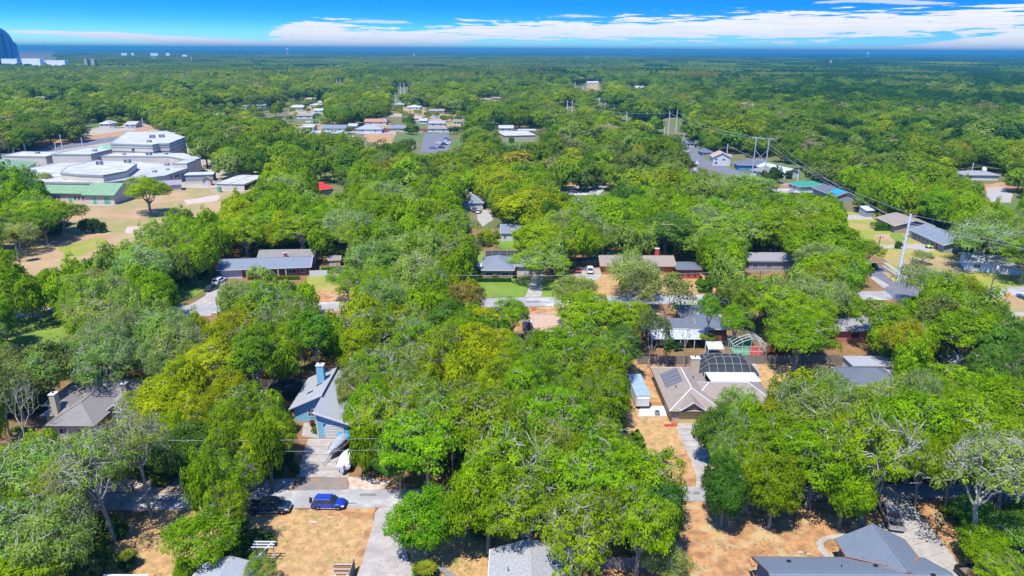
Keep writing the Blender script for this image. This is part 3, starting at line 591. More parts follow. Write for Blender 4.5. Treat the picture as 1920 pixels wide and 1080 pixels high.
# ------------------------------------------------------------------ house builder
class House:
    def __init__(s, name, label, cat, loc, rz=0.0, group=None):
        s.root = empty(name, label, cat, (loc[0], loc[1], 0), math.radians(rz), group); s.rz = math.radians(rz); s.loc = loc; s.bb = []
    def foot(s, x0, y0, x1, y1):
        for i in range(3):
            for j in range(3):
                lx = x0+(x1-x0)*(i+.5)/3; ly = y0+(y1-y0)*(j+.5)/3; c, q = math.cos(s.rz), math.sin(s.rz)
                FOOT.append((s.loc[0]+lx*c-ly*q, s.loc[1]+lx*q+ly*c, max(x1-x0, y1-y0)/6+1.2))
    def wing(s, x0, y0, x1, y1, eave=2.7, rise=1.8, kind='hip', wall=None, roof=None, over=.5, fascia=T_WHITE, ridge=None, z0=0.0, cap=False, foot=True, gut=True):
        if foot: s.foot(x0, y0, x1, y1)
        wm = MB(); zr = eave+rise; ox = over
        w = MB().box(x0, y0, z0, x1, y1, eave-.06)
        X0, Y0, X1, Y1 = x0-ox, y0-ox, x1+ox, y1+ox; xm = (x0+x1)/2 if ridge is None else ridge; ym = (y0+y1)/2 if ridge is None else ridge
        r = MB(); t = .16
        if kind == 'hip':
            if (x1-x0) >= (y1-y0): hw = (Y1-Y0)/2; A = (X0+hw*.95, ym, zr); B = (X1-hw*.95, ym, zr)
            else: hw = (X1-X0)/2; A = (xm, Y0+hw*.95, zr); B = (xm, Y1-hw*.95, zr)
            c = [(X0, Y0, eave), (X1, Y0, eave), (X1, Y1, eave), (X0, Y1, eave)]; f = [(p[0], p[1], eave-t) for p in c]
            i = 0; r.v = c+f+[A, B]
            if (x1-x0) >= (y1-y0): r.f = [(0, 1, 9, 8), (1, 2, 9), (2, 3, 8, 9), (3, 0, 8)]
            else: r.f = [(0, 1, 8), (1, 2, 9, 8), (2, 3, 9), (3, 0, 8, 9)]
            r.f += [(0, 4, 5, 1), (1, 5, 6, 2), (2, 6, 7, 3), (3, 7, 4, 0), (4, 7, 6, 5)]
        elif kind == 'gable_x':
            k = rise/((Y1-Y0)/2) if ridge is None else None
            r.slab([(X0, Y0, eave), (X1, Y0, eave), (X1, ym, zr), (X0, ym, zr)], t); r.slab([(X0, ym, zr), (X1, ym, zr), (X1, Y1, eave), (X0, Y1, eave)], t)
            for xx in ((x0, x0+.2), (x1-.2, x1)): i = len(w.v); w.v += [(xx[0], y0, eave-.06), (xx[0], y1, eave-.06), (xx[0], ym, zr-t-.06), (xx[1], y0, eave-.06), (xx[1], y1, eave-.06), (xx[1], ym, zr-t-.06)]; w.f += [(i, i+2, i+1), (i+3, i+4, i+5), (i, i+3, i+5, i+2), (i+1, i+2, i+5, i+4), (i, i+1, i+4, i+3)]
        elif kind == 'gable_y':
            r.slab([(X0, Y0, eave), (xm, Y0, zr), (xm, Y1, zr), (X0, Y1, eave)], t); r.slab([(xm, Y0, zr), (X1, Y0, eave), (X1, Y1, eave), (xm, Y1, zr)], t)
            for yy in ((y0, y0+.2), (y1-.2, y1)): i = len(w.v); w.v += [(x0, yy[0], eave-.06), (x1, yy[0], eave-.06), (xm, yy[0], zr-t-.06), (x0, yy[1], eave-.06), (x1, yy[1], eave-.06), (xm, yy[1], zr-t-.06)]; w.f += [(i, i+1, i+2), (i+3, i+5, i+4), (i, i+2, i+5, i+3), (i+1, i+4, i+5, i+2), (i, i+3, i+4, i+1)]
        elif kind == 'flat':
            r.box(X0, Y0, eave-.05, X1, Y1, eave+rise)
        elif kind == 'shed':   # low at front
            r.slab([(X0, Y0, eave), (X1, Y0, eave), (X1, Y1, zr), (X0, Y1, zr)], t)
            w = MB().prism([(x0, y0), (x1, y0), (x1, y1), (x0, y1)], z0, [eave-.2, eave-.2, zr-.25, zr-.25])
        if wall: w.build('wall', wall, s.root)
        ro = r.build('roof', roof, s.root)
        if gut and kind != 'flat':
            q = MB(); e0 = eave-t-.02; e1 = eave-.02
            if kind in ('hip', 'gable_x', 'shed'): q.box(X0, Y0-.09, e0, X1, Y0-.004, e1)
            if q.v: q.build('gutter', fascia, s.root)
            if kind in ('hip', 'gable_x'): MB().box(X0, Y1+.004, e0, X1, Y1+.09, e1).build('gutter', fascia, s.root)
            if kind in ('hip', 'gable_y'): MB().box(X0-.09, Y0, e0, X0-.004, Y1, e1).build('gutter', fascia, s.root); MB().box(X1+.004, Y0, e0, X1+.09, Y1, e1).build('gutter', fascia, s.root)
            if kind == 'gable_y': MB().slab([(X0, Y0-.08, eave+.02), (xm, Y0-.08, zr+.02), (xm, Y0-.003, zr+.02), (X0, Y0-.003, eave+.02)], t+.06).slab([(xm, Y0-.08, zr+.02), (X1, Y0-.08, eave+.02), (X1, Y0-.003, eave+.02), (xm, Y0-.003, zr+.02)], t+.06).build('barge_board', fascia, s.root)
            if kind == 'gable_x': 
                for xx in (X0-.08, X1+.003): MB().slab([(xx, Y0, eave+.02), (xx+.077, Y0, eave+.02), (xx+.077, ym, zr+.02), (xx, ym, zr+.02)], t+.06).slab([(xx, ym, zr+.02), (xx+.077, ym, zr+.02), (xx+.077, Y1, eave+.02), (xx, Y1, eave+.02)], t+.06).build('barge_board', fascia, s.root)
        if cap:
            q = MB(); lift = Vector((0, 0, .03))
            def L_(a, b): q.bar(Vector(a)+lift, Vector(b)+lift, .16, .05)
            if kind == 'hip':
                L_(A, B); c = [Vector(p) for p in c]
                if (x1-x0) >= (y1-y0): L_(c[0], A); L_(c[3], A); L_(c[1], B); L_(c[2], B)
                else: L_(c[0], A); L_(c[1], A); L_(c[2], B); L_(c[3], B)
            elif kind == 'gable_x': L_((X0, ym, zr), (X1, ym, zr))
            elif kind == 'gable_y': L_((xm, Y0, zr), (xm, Y1, zr))
            q.build('ridge_cap', cap, s.root)
        return s
    def _face(s, a, b, z, w, h, face, d):
        # a along the wall, d the wall plane; returns box limits for a piece standing p proud
        def bx(p0, p1, u0, u1, v0, v1):
            if face == 'front': return (a+u0, d-p1, z+v0, a+u1, d-p0, z+v1)
            if face == 'left': return (d-p1, a+u0, z+v0, d-p0, a+u1, z+v1)
            if face == 'right': return (d+p0, a+u0, z+v0, d+p1, a+u1, z+v1)
        return bx
    def window(s, a, z, w, h, d=0.0, face='front', fr=T_WHITE, gl=GLASS, bars=(1, 0)):
        bx = s._face(a, None, z, w, h, face, d); t = .09
        m = MB(); m.box(*bx(.003, .08, 0, w, 0, t)); m.box(*bx(.003, .08, 0, w, h-t, h)); m.box(*bx(.003, .08, 0, t, t, h-t)); m.box(*bx(.003, .08, w-t, w, t, h-t))
        for i in range(bars[0]): u = w*(i+1)/(bars[0]+1); m.box(*bx(.02, .07, u-.03, u+.03, t, h-t))
        for i in range(bars[1]): u = h*(i+1)/(bars[1]+1); m.box(*bx(.025, .065, t, w-t, u-.03, u+.03))
        f = m.build('window', fr, s.root); MB().box(*bx(.004, .03, t, w-t, t, h-t)).build('pane', gl, f); return s
    def door(s, a, w=1.0, h=2.1, d=0.0, face='front', m=W_BRICK, z=0.0, name='door', trim=T_WHITE):
        bx = s._face(a, None, z, w, h, face, d); o = MB().box(*bx(.004, .07, 0, w, 0, h)).build(name, m, s.root)
        MB().box(*bx(.004, .10, -.12, -.003, 0, h)).box(*bx(.004, .10, w+.003, w+.12, 0, h)).box(*bx(.004, .10, -.12, w+.12, h+.003, h+.12)).build('door_frame', trim, o)
        if name == 'garage_door':
            q = MB()
            for i in range(1, 4): q.box(*bx(.072, .085, .03, w-.03, h*i/4-.015, h*i/4+.015))
            q.build('panel_joint', T_DARK if m is not M_GAR else mat('garage_joint', (.34, .26, .11)), o)
        return s
    def chimney(s, x, y, w, l, z0, z1, m=W_BRICK, capm=None):
        c = MB().box(x, y, z0, x+w, y+l, z1).build('chimney', m, s.root); MB().box(x-.08, y-.08, z1+.003, x+w+.08, y+l+.08, z1+.15).build('chimney_cap', capm or T_WHITE, c)
        MB().lathe([(.14, 0), (.14, .3)], 8, (x+w/2, y+l/2, z1+.153)).build('flue', T_DARK, c); return s
    def box(s, name, m, *a): return MB().box(*a).build(name, m, s.root)

def screen_cage(label, x0, y0, x1, y1, ze, zt, nx, ny, rx, rz=0, origin=(0, 0), frame=T_WHITE, scr=M_SCREEN, group=None):
    """mansard pool cage: beams as one part, every screen panel of the roof its own piece"""
    root = empty('pool_cage', label, 'pool cage', (origin[0], origin[1], 0), math.radians(rz), group); fb = MB(); w = .07
    W = x1-x0; D = y1-y0
    def zz(u, v):
        e = min(min(u, 1-u)*W/rx, min(v, 1-v)*D/rx, 1.0); return ze+(zt-ze)*math.sin(min(1, max(0, e))*math.pi/2)
    me = {}
    for i in range(nx+1):
        for j in range(ny+1):
            p = (x0+W*i/nx, y0+D*j/ny, zz(i/nx, j/ny))
            if i < nx: fb.bar(p, (x0+W*(i+1)/nx, p[1], zz((i+1)/nx, j/ny)), w)
            if j < ny: fb.bar(p, (p[0], y0+D*(j+1)/ny, zz(i/nx, (j+1)/ny)), w)
            if i in (0, nx) or j in (0, ny): fb.bar((p[0], p[1], 0), p, w)
            if i < nx and j < ny:
                q = [(x0+W*(i+a)/nx, y0+D*(j+b)/ny, zz((i+a)/nx, (j+b)/ny)-.04) for a, b in ((0, 0), (1, 0), (1, 1), (0, 1))]
                MB().poly([q[0], q[1], q[2]]).poly([q[0], q[2], q[3]]).build('screen_panel', scr, root)
    fb.build('frame', frame, root)
    for a in ((x0, y0, x1, y0), (x1, y0, x1, y1), (x1, y1, x0, y1), (x0, y1, x0, y0)):
        MB().poly([(a[0], a[1], .02), (a[2], a[3], .02), (a[2], a[3], ze-.05), (a[0], a[1], ze-.05)]).build('screen_wall', scr, root)
    return root

# ---- 1. tan-roofed house with the pool cage (right of centre)
H = House('house', 'tan brown hip-roofed house with yellow garage door and black roof mats', 'house', (26.9, 102.2)); W = W_CREAM
H.wing(0.4, 0.4, 8.4, 16, 2.6, 2.15, 'hip', W, R_TAN, .6, T_DARK, cap=T_WHITE)
H.wing(5.0, 3.4, 18.2, 10.0, 2.62, 1.95, 'hip', W_WHITE, R_TAN, .55, T_DARK, cap=T_WHITE)
H.wing(1.9, -.1, 5.6, 2.9, 2.9, 1.55, 'gable_y', None, R_TAN, .25, T_WHITE, foot=False)
MB().prism([(2.2, .05), (5.4, .05), (5.4, .25), (2.2, .25)], 2.75, [2.76, 2.76, 2.76, 2.76]).build('sill', W_TAN, H.root)
i_ = MB(); i_.v = [(1.95, .02, 2.9), (5.55, .02, 2.9), (3.75, .02, 4.15), (1.95, .2, 2.9), (5.55, .2, 2.9), (3.75, .2, 4.15)]; i_.f = [(0, 1, 2), (3, 5, 4), (0, 2, 5, 3), (1, 4, 5, 2), (0, 3, 4, 1)]; i_.build('gable_panel', W_TAN, H.root)
H.door(1.7, 4.4, 2.1, .4, m=M_GAR, name='garage_door'); MB().box(.45, .2, 0, 1.55, .397, 2.2).build('stone_pier', mat('mottled_stone', (.42, .38, .32), (.26, .19, .15), 4), H.root)
H.window(10.5, 1.0, 1.6, 1.2, 3.4).window(13.6, 1.0, 1.6, 1.2, 3.4).door(12.3, .95, 2.1, 3.4, m=T_WHITE)
H.window(3.0, 1.0, 1.2, 1.0, .4, 'left').window(7.5, 1.0, 1.2, 1.0, .4, 'left'); H.chimney(6.6, 13.4, 1.6, 1.1, 2.5, 5.9, W_CREAM)
sl = lambda x: 2.6+(x+.2)/4.6*2.15
for k in range(4):
    y0 = 7.4+k*1.35; MB().slab([(.75, y0, sl(.75)+.10), (3.7, y0+.12, sl(3.7)+.10), (3.7, y0+1.30, sl(3.7)+.10), (.75, y0+1.27, sl(.75)+.10)], .05).build('solar_mat', mat('solar_mat_black', (.085, .09, .10), (.13, .13, .145), 6, .6, .4, stretch=(.4, 8, 1)), H.root)
for k in range(10):  # ribbed white porch roof, one panel at a time
    x0 = 9.6+k*.92; MB().slab([(x0+.02, 10.15, 3.02), (x0+.88, 10.15, 3.02), (x0+.88, 14.3, 2.82), (x0+.02, 14.3, 2.82)], .10).bar((x0+.9, 10.15, 3.08), (x0+.9, 14.3, 2.88), .05).build('porch_roof_panel', mat('white_porch_panel', (.50, .50, .49), (.40, .40, .38), .7), H.root)
[MB().box(x_, 14.2, 0, x_+.15, 14.35, 2.7).build('porch_post', T_WHITE, H.root) for x_ in (9.5, 14, 18.6)]
for vx, vy, vz in ((5.9, 9.0, 4.25), (2.2, 6.2, 3.8)): MB().lathe([(.09, 0), (.09, .35), (.13, .38)], 8, (vx, vy, vz)).build('roof_vent', M_BLACK, H.root)
screen_cage('big dark domed pool cage behind the tan-roofed house', 9.2, 14.7, 20.0, 22.4, 2.35, 4.5, 7, 5, 3.6, origin=(26.9, 102.2), frame=mat('bronze_white_frame', (.20, .21, .21)))
patch('pool_deck', [(1315, 704), (1426, 704), (1416, 676), (1308, 676)], M_CONC, 4)
MB().prism([(40, 118.3), (44.5, 118.1), (45.2, 121.6), (41.5, 122.6), (38.8, 121.2)], .0, .05).build('swimming_pool', M_POOLD); tag(bpy.data.objects['swimming_pool'], 'dark pool under the domed screen cage', 'pool')
def ac_unit(x, y, label, rz=0):
    r_ = empty('air_conditioner', label, 'air conditioner', (x, y, 0), rz); MB().box(-.4, -.4, 0, .4, .4, .8).build('case', METAL, r_); MB().lathe([(.3, 0), (.3, .05)], 12, (0, 0, .803)).build('fan_grille', M_BLACK, r_)
ac_unit(25.4, 105.2, 'grey air conditioner box beside the tan-roofed house')
r_ = empty('travel_trailer', 'long pale blue-roofed camper trailer beside the tan-roofed house', 'camper', (22.0, 107.3, 0), math.radians(2))
MB().box(0, 0, .55, 2.5, 8.2, 2.55).build('body', W_WHITE, r_); MB().slab([(0-.05, 0, 2.62), (2.55, 0, 2.62), (2.55, 8.25, 2.8), (-.05, 8.25, 2.8)], .12).build('roof', mat('blue_grey_trailer_roof', (.22, .30, .36), (.17, .24, .29), 1), r_)
MB().box(.2, -.35, .8, 2.3, -.003, 2.3).build('front_cap', T_WHITE, r_); MB().box(2.504, .3, .5, 2.56, 8.0, .75).build('skirt', M_BLACK, r_)
for yy in (3.4, 4.4): MB().rot(0).lathe([(.01, -.12), (.34, -.12), (.34, .12), (.01, .12)], 14).build('wheel', M_BLACK, r_).matrix_local = Matrix.Translation((2.5, yy, .34)) @ Matrix.Rotation(math.pi/2, 4, 'Y')
patch('white_patio_slab', [(1200, 763), (1247, 762), (1250, 781), (1197, 781)], T_WHITE, 6, th=.12)

# ---- 2. blue gabled house
H = House('house', 'sky-blue gabled house with pale grey roof and tall blue chimney', 'house', (-37.2, 97.4)); H.foot(0, 0, 12, 16)
m = MB(); m.prism([(.3, 5.2), (5.4, 5.2), (5.4, 15.5), (.3, 15.5)], 0, [2.7, 5.15, 5.15, 2.7]); m.build('wall', W_BLUE, H.root)
m = MB(); m.prism([(5.5, 0), (10.6, 0), (10.6, 15.5), (5.5, 15.5)], 0, [4.65, 2.75, 2.75, 4.65]); m.build('wall', W_BLUE, H.root)
m = MB(); m.slab([(-.3, 4.6, 2.75), (5.5, 4.6, 5.45), (5.5, 16, 5.45), (-.3, 16, 2.75)], .14); m.build('roof', R_LGREY, H.root)
m = MB(); m.slab([(5.3, -.5, 4.95), (11.2, -.5, 2.75), (11.2, 16, 2.75), (5.3, 16, 4.95)], .14); m.build('roof', R_LGREY, H.root)
MB().slab([(-.35, 4.5, 2.79), (5.5, 4.5, 5.49), (5.5, 4.59, 5.49), (-.35, 4.59, 2.79)], .30).build('barge_board', T_WHITE, H.root); MB().slab([(5.25, -.6, 4.99), (11.25, -.6, 2.78), (11.25, -.51, 2.78), (5.25, -.51, 4.99)], .30).build('barge_board', T_WHITE, H.root)
H.window(2.6, .9, 2.2, 1.5, 5.2, bars=(3, 1)); H.door(6.9, 2.9, 2.2, 0, m=T_WHITE, name='garage_door'); MB().slab([(6.6, -.12, 2.3), (6.8, -.12, 2.3), (7.1, -.12, 2.62), (6.9, -.12, 2.62)], .1).box(5.55, -.06, 0, 5.75, -.003, 4.5).build('corner_trim', T_WHITE, H.root)
H.chimney(3.0, 10.6, 1.25, 1.1, 3.0, 7.7, W_BLUE)
for k in range(2): x_ = 1.9+1.35*k*.8; y_ = 7.6+k*2.0; z_ = 2.75+(x_+.3)/5.8*2.7; MB().slab([(x_, y_, z_+.08), (x_+1.0, y_+.2, z_+.08+.46), (x_+1.0, y_+.75, z_+.54), (x_, y_+.55, z_+.08)], .06).build('skylight', GLASS, H.root)
screen_cage('low dark pool screen behind the blue gabled house', -43.8, 109.6, -37.6, 114.2, 2.3, 2.7, 5, 3, 1.5, frame=M_BLACK)
r_ = empty('glasshouse', 'small white-framed pointed glasshouse at the back of the blue house', 'glasshouse', (-32.4, 114.0, 0)); b = [(0, 0, 2.4), (2.6, 0, 2.4), (2.6, 2.6, 2.4), (0, 2.6, 2.4)]; ap = (1.3, 1.3, 5.0)
for k in range(4):
    MB().poly([b[k], b[(k+1) % 4], ap]).build('pane', mat('pale_glass', (.40, .44, .44), rough=.2, spec=.6), r_); MB().bar(b[k], ap, .09).bar(b[k], b[(k+1) % 4], .09).bar((b[k][0], b[k][1], 0), b[k], .09).build('frame', T_WHITE, r_)

# ---- 3. brown-grey roof house at the left
H = House('house', 'weathered grey-brown hip-roofed house with cream chimney and arched window', 'house', (-80.6, 96.0))
H.wing(1.5, 7.2, 16, 15.6, 2.8, 2.5, 'hip', W_CREAM, R_BROWN, .6, T_WHITE, cap=R_BROWN); H.wing(6.3, .5, 13.2, 12, 2.8, 2.15, 'hip', W_CREAM, R_BROWN, .6, T_DARK, cap=R_BROWN); H.wing(3.6, 3.6, 8, 12, 2.78, 1.7, 'hip', W_CREAM, R_BROWN, .6, T_DARK)
H.wing(13.1, 4.8, 16.0, 9, 2.9, 1.3, 'gable_y', W_CREAM, R_BROWN, .3, T_WHITE); H.chimney(5.0, 3.3, .9, 1.1, 2.5, 6.4, W_CREAM); H.chimney(13.4, 9.2, .8, .8, 3.0, 5.4, W_TAN)
H.window(7.5, .9, 1.6, 1.2, .5).window(10.6, .9, 1.4, 1.2, .5).window(13.9, 1.0, 1.4, 1.6, 4.8, bars=(1, 1))
for k, (a, b) in enumerate(((4.6, 12.2), (5.9, 8.9), (7.2, 6.6))): MB().slab([(a, b, 3.9+.25*k+.12), (a+.25, b-.05, 3.98+.25*k+.12), (a+1.2, b+1.7, 4.25+.25*k+.16), (a+.95, b+1.75, 4.15+.25*k+.16)], .07).build('ridge_vent', T_DARK, H.root)
for vx, vy in ((9.0, 3.6), (9.6, 5.0)): MB().lathe([(.1, 0), (.1, .5)], 8, (vx, vy, 4.0)).build('roof_vent', M_BLACK, H.root)

# ---- 4. slate shingle house, bottom right
H = House('house', 'slate-blue shingle house with L-shaped roof and copper valleys in front', 'house', (28.9, 57.0))
H.wing(.5, .5, 19.9, 9.0, 3.0, 2.0, 'gable_x', W_SLATE, R_SLATE, .5, T_DARK, cap=R_SLATE); H.wing(11.8, 5.2, 19.4, 12.3, 3.02, 2.25, 'gable_y', W_SLATE, R_SLATE, .5, mat('copper_edge', (.22, .10, .06)), cap=R_SLATE)
e_ = 3.0; MB().slab([(10.9, 9.55, 3.12), (11.25, 9.55, 3.12), (15.5, 5.25, 5.08), (15.2, 5.2, 5.06)], .03).build('valley_flashing', M_FLASH, H.root)
MB().slab([(19.3, 9.55, 3.14), (19.85, 9.5, 3.12), (18.2, 7.6, 4.02), (17.8, 7.8, 3.95)], .03).build('valley_flashing', M_FLASH, H.root)
for vx, vy in ((3.4, 7.9), (12.8, 6.6), (17.6, 3.9)):
    z_ = 3.0+(9.5-vy)/4.75*2.0; MB().box(vx, vy-.15, z_+.02, vx+.45, vy+.15, z_+.2).build('roof_vent', M_BLACK, H.root)
for vx in (9.0, 14.2): MB().lathe([(.06, 0), (.06, .4)], 8, (vx, 6.4, 4.2)).build('vent_pipe', M_BLACK, H.root)
H.window(10.6, 1.0, 1.0, 1.2, 11.8, 'left', fr=T_DARK).window(2.0, 1.0, 1.4, 1.2, .5, 'left').window(5.4, 1.0, 1.4, 1.2, .5, 'left'); MB().box(-.42, 8.3, 2.55, -.1, 9.5, 2.82).build('wood_soffit', M_WOOD2, H.root)
# ---- 5. whitish roof, bottom centre
H = House('house', 'bleached whitish gable roof under the big oaks at the bottom edge', 'house', (-2.3, 52)); H.wing(.3, .3, 9.0, 15.1, 3.0, 1.6, 'gable_y', W_TAN, R_WHITE, .5, T_WHITE, cap=R_WHITE); H.window(11, 1, 1.4, 1.2, .3, 'left')
for vx, vy, vz in ((6.8, 13.5, 4.0), (2.0, 11, 4.0)): MB().lathe([(.09, 0), (.09, .45)], 8, (vx, vy, vz)).build('roof_vent', METAL, H.root)
H = House('house', 'white-edged house roof showing through the leaves at lower left', 'house', (-36.2, 57)); H.wing(.2, 0, 6.6, 7.6, 2.9, 1.2, 'gable_y', W_WHITE, R_LGREY, .4, T_WHITE); H.window(1.2, .8, 1.2, 1.2, .2, 'left')
H = House('shed', 'white-edged flat shed roof at the bottom left edge', 'shed', (-46.6, 58)); H.wing(.2, 0, 5.0, 4.8, 2.9, .18, 'flat', W_WHITE, T_WHITE, .2)
# ---- 6. dark roofs on the second street
H = House('house', 'charcoal-roofed house with weathered silver carport along its front', 'house', (28.4, 132.8))
H.wing(10.8, 5.2, 18.6, 19.2, 2.9, 1.5, 'hip', W_BRICK, R_DARK, .5, T_WHITE); H.wing(.3, 5.6, 11.4, 10.6, 2.88, 1.2, 'gable_x', W_BRICK, R_DARK, .5, T_WHITE); H.door(5, 1, 2.1, 5.6, m=T_WHITE); H.window(2, 1, 1.4, 1.2, 5.6).window(8, 1, 1.6, 1.2, 5.6).window(13, 1, 1.8, 1.3, 5.2)
for k in range(9): MB().slab([(1.2+k*1.4, 0, 2.5), (2.55+k*1.4, 0, 2.5), (2.55+k*1.4, 4.9, 2.66), (1.2+k*1.4, 4.9, 2.66)], .09).build('carport_panel', R_SILV, H.root)
for k in range(5): MB().box(1.3+k*3, .1, 0, 1.42+k*3, .22, 2.4).build('carport_post', T_WHITE, H.root)
for vx, vy in ((13.2, 14.8), (13.3, 10.5), (12.2, 18)): MB().box(vx, vy, 3.7, vx+.3, vy+.3, 4.25).build('roof_vent', T_WHITE, H.root)
r_ = empty('pergola', 'small white pergola beside the charcoal-roofed house', 'pergola', (47.3, 142.6, 0), math.radians(12))
for a, b in ((0, 0), (4, 0), (0, 4), (4, 4)): MB().box(a, b, 0, a+.12, b+.12, 2.5).build('post', T_WHITE, r_)
for k in range(5): MB().box(-.3, k*1.0, 2.504, 4.4, k*1.0+.14, 2.65).build('rafter', T_WHITE, r_)
r_ = empty('lean_to', 'white-framed lean-to shelter right of the silver carport', 'shelter', (40.4, 128.4, 0)); MB().slab([(0, 0, 2.2), (3.3, 0, 2.2), (3.3, 2.4, 2.9), (0, 2.4, 2.9)], .1).build('roof', R_SILV, r_); MB().box(0, 0, 0, .1, .1, 2.1).box(3.2, 0, 0, 3.3, .1, 2.1).box(0, 2.3, 0, .1, 2.4, 2.7).box(3.2, 2.3, 0, 3.3, 2.4, 2.7).build('post', T_WHITE, r_); MB().box(.3, 1.2, 0, 2.9, 2.2, 1.0).build('workbench', W_SLATE, r_)
# small gabled cage with green and red inside
r_ = empty('pool_cage', 'small gabled white-framed pool cage with green and red inside', 'pool cage', (46.2, 129.9, 0)); fr = MB(); W_, D_ = 6.9, 4.8
prof = [(0, 2.2), (1.7, 3.3), (3.5, 3.9), (5.3, 3.3), (W_, 2.2)]
for j in range(5):
    y = D_*j/4
    for a, b in zip(prof, prof[1:]): fr.bar((a[0], y, a[1]), (b[0], y, b[1]), .09)
    for p in prof:
        if j in (0, 4) or p in (prof[0], prof[-1]): fr.bar((p[0], y, 0), (p[0], y, p[1]), .07)
    if j < 4:
        for p in prof: fr.bar((p[0], y, p[1]), (p[0], y+D_/4, p[1]), .06)
        for a, b in zip(prof, prof[1:]): MB().poly([(a[0], y, a[1]-.05), (b[0], y, b[1]-.05), (b[0], y+D_/4, b[1]-.05), (a[0], y+D_/4, a[1]-.05)]).build('screen_panel', M_SCREENL, r_)
for z in (1.1, 2.2): fr.bar((0, 0, z), (W_, 0, z), .07); fr.bar((W_, 0, z), (W_, D_, z), .07)
fr.build('frame', T_WHITE, r_); MB().box(.1, D_-.1, .02, W_-1.6, D_-.02, 2.2).build('green_backdrop', mat('green_cloth', (.02, .22, .10), (.02, .17, .08), 1), r_); MB().slab([(3.6, .6, .06), (6.7, .4, .06), (6.7, 4.4, .06), (5.1, 4.4, .06)], .05).build('red_deck', mat('red_deck', (.42, .06, .05), (.34, .05, .04), 2), r_)
MB().slab([(.4, .5, .06), (3.5, .6, .06), (4.9, 4.4, .06), (.6, 4.4, .06)], .05).build('pool_surface', mat('pale_green_water', (.12, .33, .20), rough=.15), r_)
r_ = empty('fence', 'long weathered wooden privacy fence behind the domed pool cage', 'fence', (25.6, 125.6, 0), math.radians(1.5))
def plank_panel(L, h, m, seed, vertical=True):
    q = MB(); rr = random.Random(seed); n = int(L/.15)
    for k in range(n): q.box(k*.15+.006, rr.uniform(-.012, .012), .04, k*.15+.142, .03+rr.uniform(-.004, .01), h+rr.uniform(-.05, .03))
    q.box(0, .045, .35, L, .085, .45); q.box(0, .045, h-.4, L, .085, h-.3); q.box(-.05, .09, 0, .05, .19, h+.05); return q
pm = plank_panel(2.4, 1.85, M_WOOD, 3).mesh('fence_panel', M_WOOD)
for k in range(17): o = link(bpy.data.objects.new('fence_panel', pm), r_); o.location = (k*2.42, 0, 0)
# ---- 7. long ranch with white columns
H = House('house', 'long blue-grey-roofed ranch house with brick walls and white columns', 'house', (-80.7, 178.0), 8)
H.wing(.4, .8, 24.2, 9, 2.7, 1.7, 'gable_x', W_BRICK, R_RANCH, .7, T_WHITE, cap=R_RANCH); H.door(.8, 5.2, 2.2, .8, m=T_WHITE, name='garage_door'); MB().box(.6, .62, 2.25, 6.2, .797, 2.6).build('garage_lintel', T_WHITE, H.root)
for k in range(6): H.box('column', T_WHITE, 7.4+k*2.1, .1, 0, 7.6+k*2.1, .3, 2.62)
for k in (7.9, 10.2, 12.2): H.window(k, .7, 1.3, 1.5, .8)
H.door(14.9, 1.1, 2.1, .8, m=W_BRICK).window(18.5, .8, 2.2, 1.3, .8).window(21.8, .9, 1.4, 1.2, .8)
H = House('house', 'weathered brown-roofed house close behind the long ranch house', 'house', (-73.3, 187.5), 4); H.wing(.3, .3, 15.6, 8, 2.7, 2.0, 'gable_x', W_TAN, R_BROWN, .5, T_DARK); H.wing(.2, -2.2, 6.6, .2, 2.62, .15, 'flat', None, T_WHITE, .05, foot=False); H.chimney(7.6, .3, .8, .8, 2, 4.6); H.window(9, 1, 1.4, 1.1, .3); MB().lathe([(.35, 0), (.05, .12)], 14).build('satellite_dish', T_WHITE, H.root).matrix_local = Matrix.Translation((16.2, .5, 2.6)) @ Matrix.Rotation(1.2, 4, 'X')
r_ = empty('fence', 'short bright white fence at the right end of the ranch house', 'fence', (-56.4, 180.8, 0), math.radians(8))
for k in range(3): MB().box(k*1.62, 0, .05, k*1.62+1.55, .08, 1.8).build('fence_panel', T_WHITE, r_)
for k in range(4): MB().box(k*1.62-.06, -.02, 0, k*1.62-.003, .1, 1.95).build('post', T_WHITE, r_)
H = House('shed', 'small tan garden shed behind the clipped hedge', 'shed', tuple(G(616, 500)[:2]), 8); H.wing(.2, .2, 3.4, 3.0, 2.0, .9, 'gable_x', W_CREAM, R_BROWN, .2, T_WHITE); H.door(2.2, .8, 1.8, .2, m=W_TAN)
# ---- 8. grey hip roof house with lawn in front
H = House('house', 'grey hip-roofed tan brick house behind a bright green lawn', 'house', (-8.4, 179.6)); H.wing(.3, .3, 8.6, 12, 2.7, 1.9, 'hip', W_TAN, R_RANCH, .5, T_WHITE, cap=R_LGREY); H.wing(6.5, 4.3, 16.5, 12, 2.68, 1.8, 'hip', W_TAN, R_RANCH, .5, T_WHITE, cap=R_LGREY); H.window(1.2, .9, 1.8, 1.1, .3).window(5.6, .9, 1.8, 1.1, .3); H.door(10, 3.5, 2.1, 4.3, m=T_WHITE, name='garage_door'); H.box('awning', T_WHITE, -2.0, 5, 2.1, -.3, 8.5, 2.2)
screen_cage('grey screened patio cage behind the grey hip-roofed house', -8, 192.2, 5, 199.5, 2.5, 3.2, 6, 3, 2.0, frame=METAL)
H = House('outbuilding', 'small white outbuilding with slate roof on a lime lawn', 'outbuilding', tuple(G(940, 452)[:2]), 1); H.wing(0, 0, 6.4, 6, 2.9, 2.2, 'gable_x', W_WHITE, R_RANCH, .35, T_WHITE); H.window(.7, .8, .9, 1.3, 0).window(3.8, .9, 1.2, 1.0, 0); H.wing(6.6, 1.0, 12, 5, 2.2, .12, 'flat', W_WHITE, T_WHITE, .1)
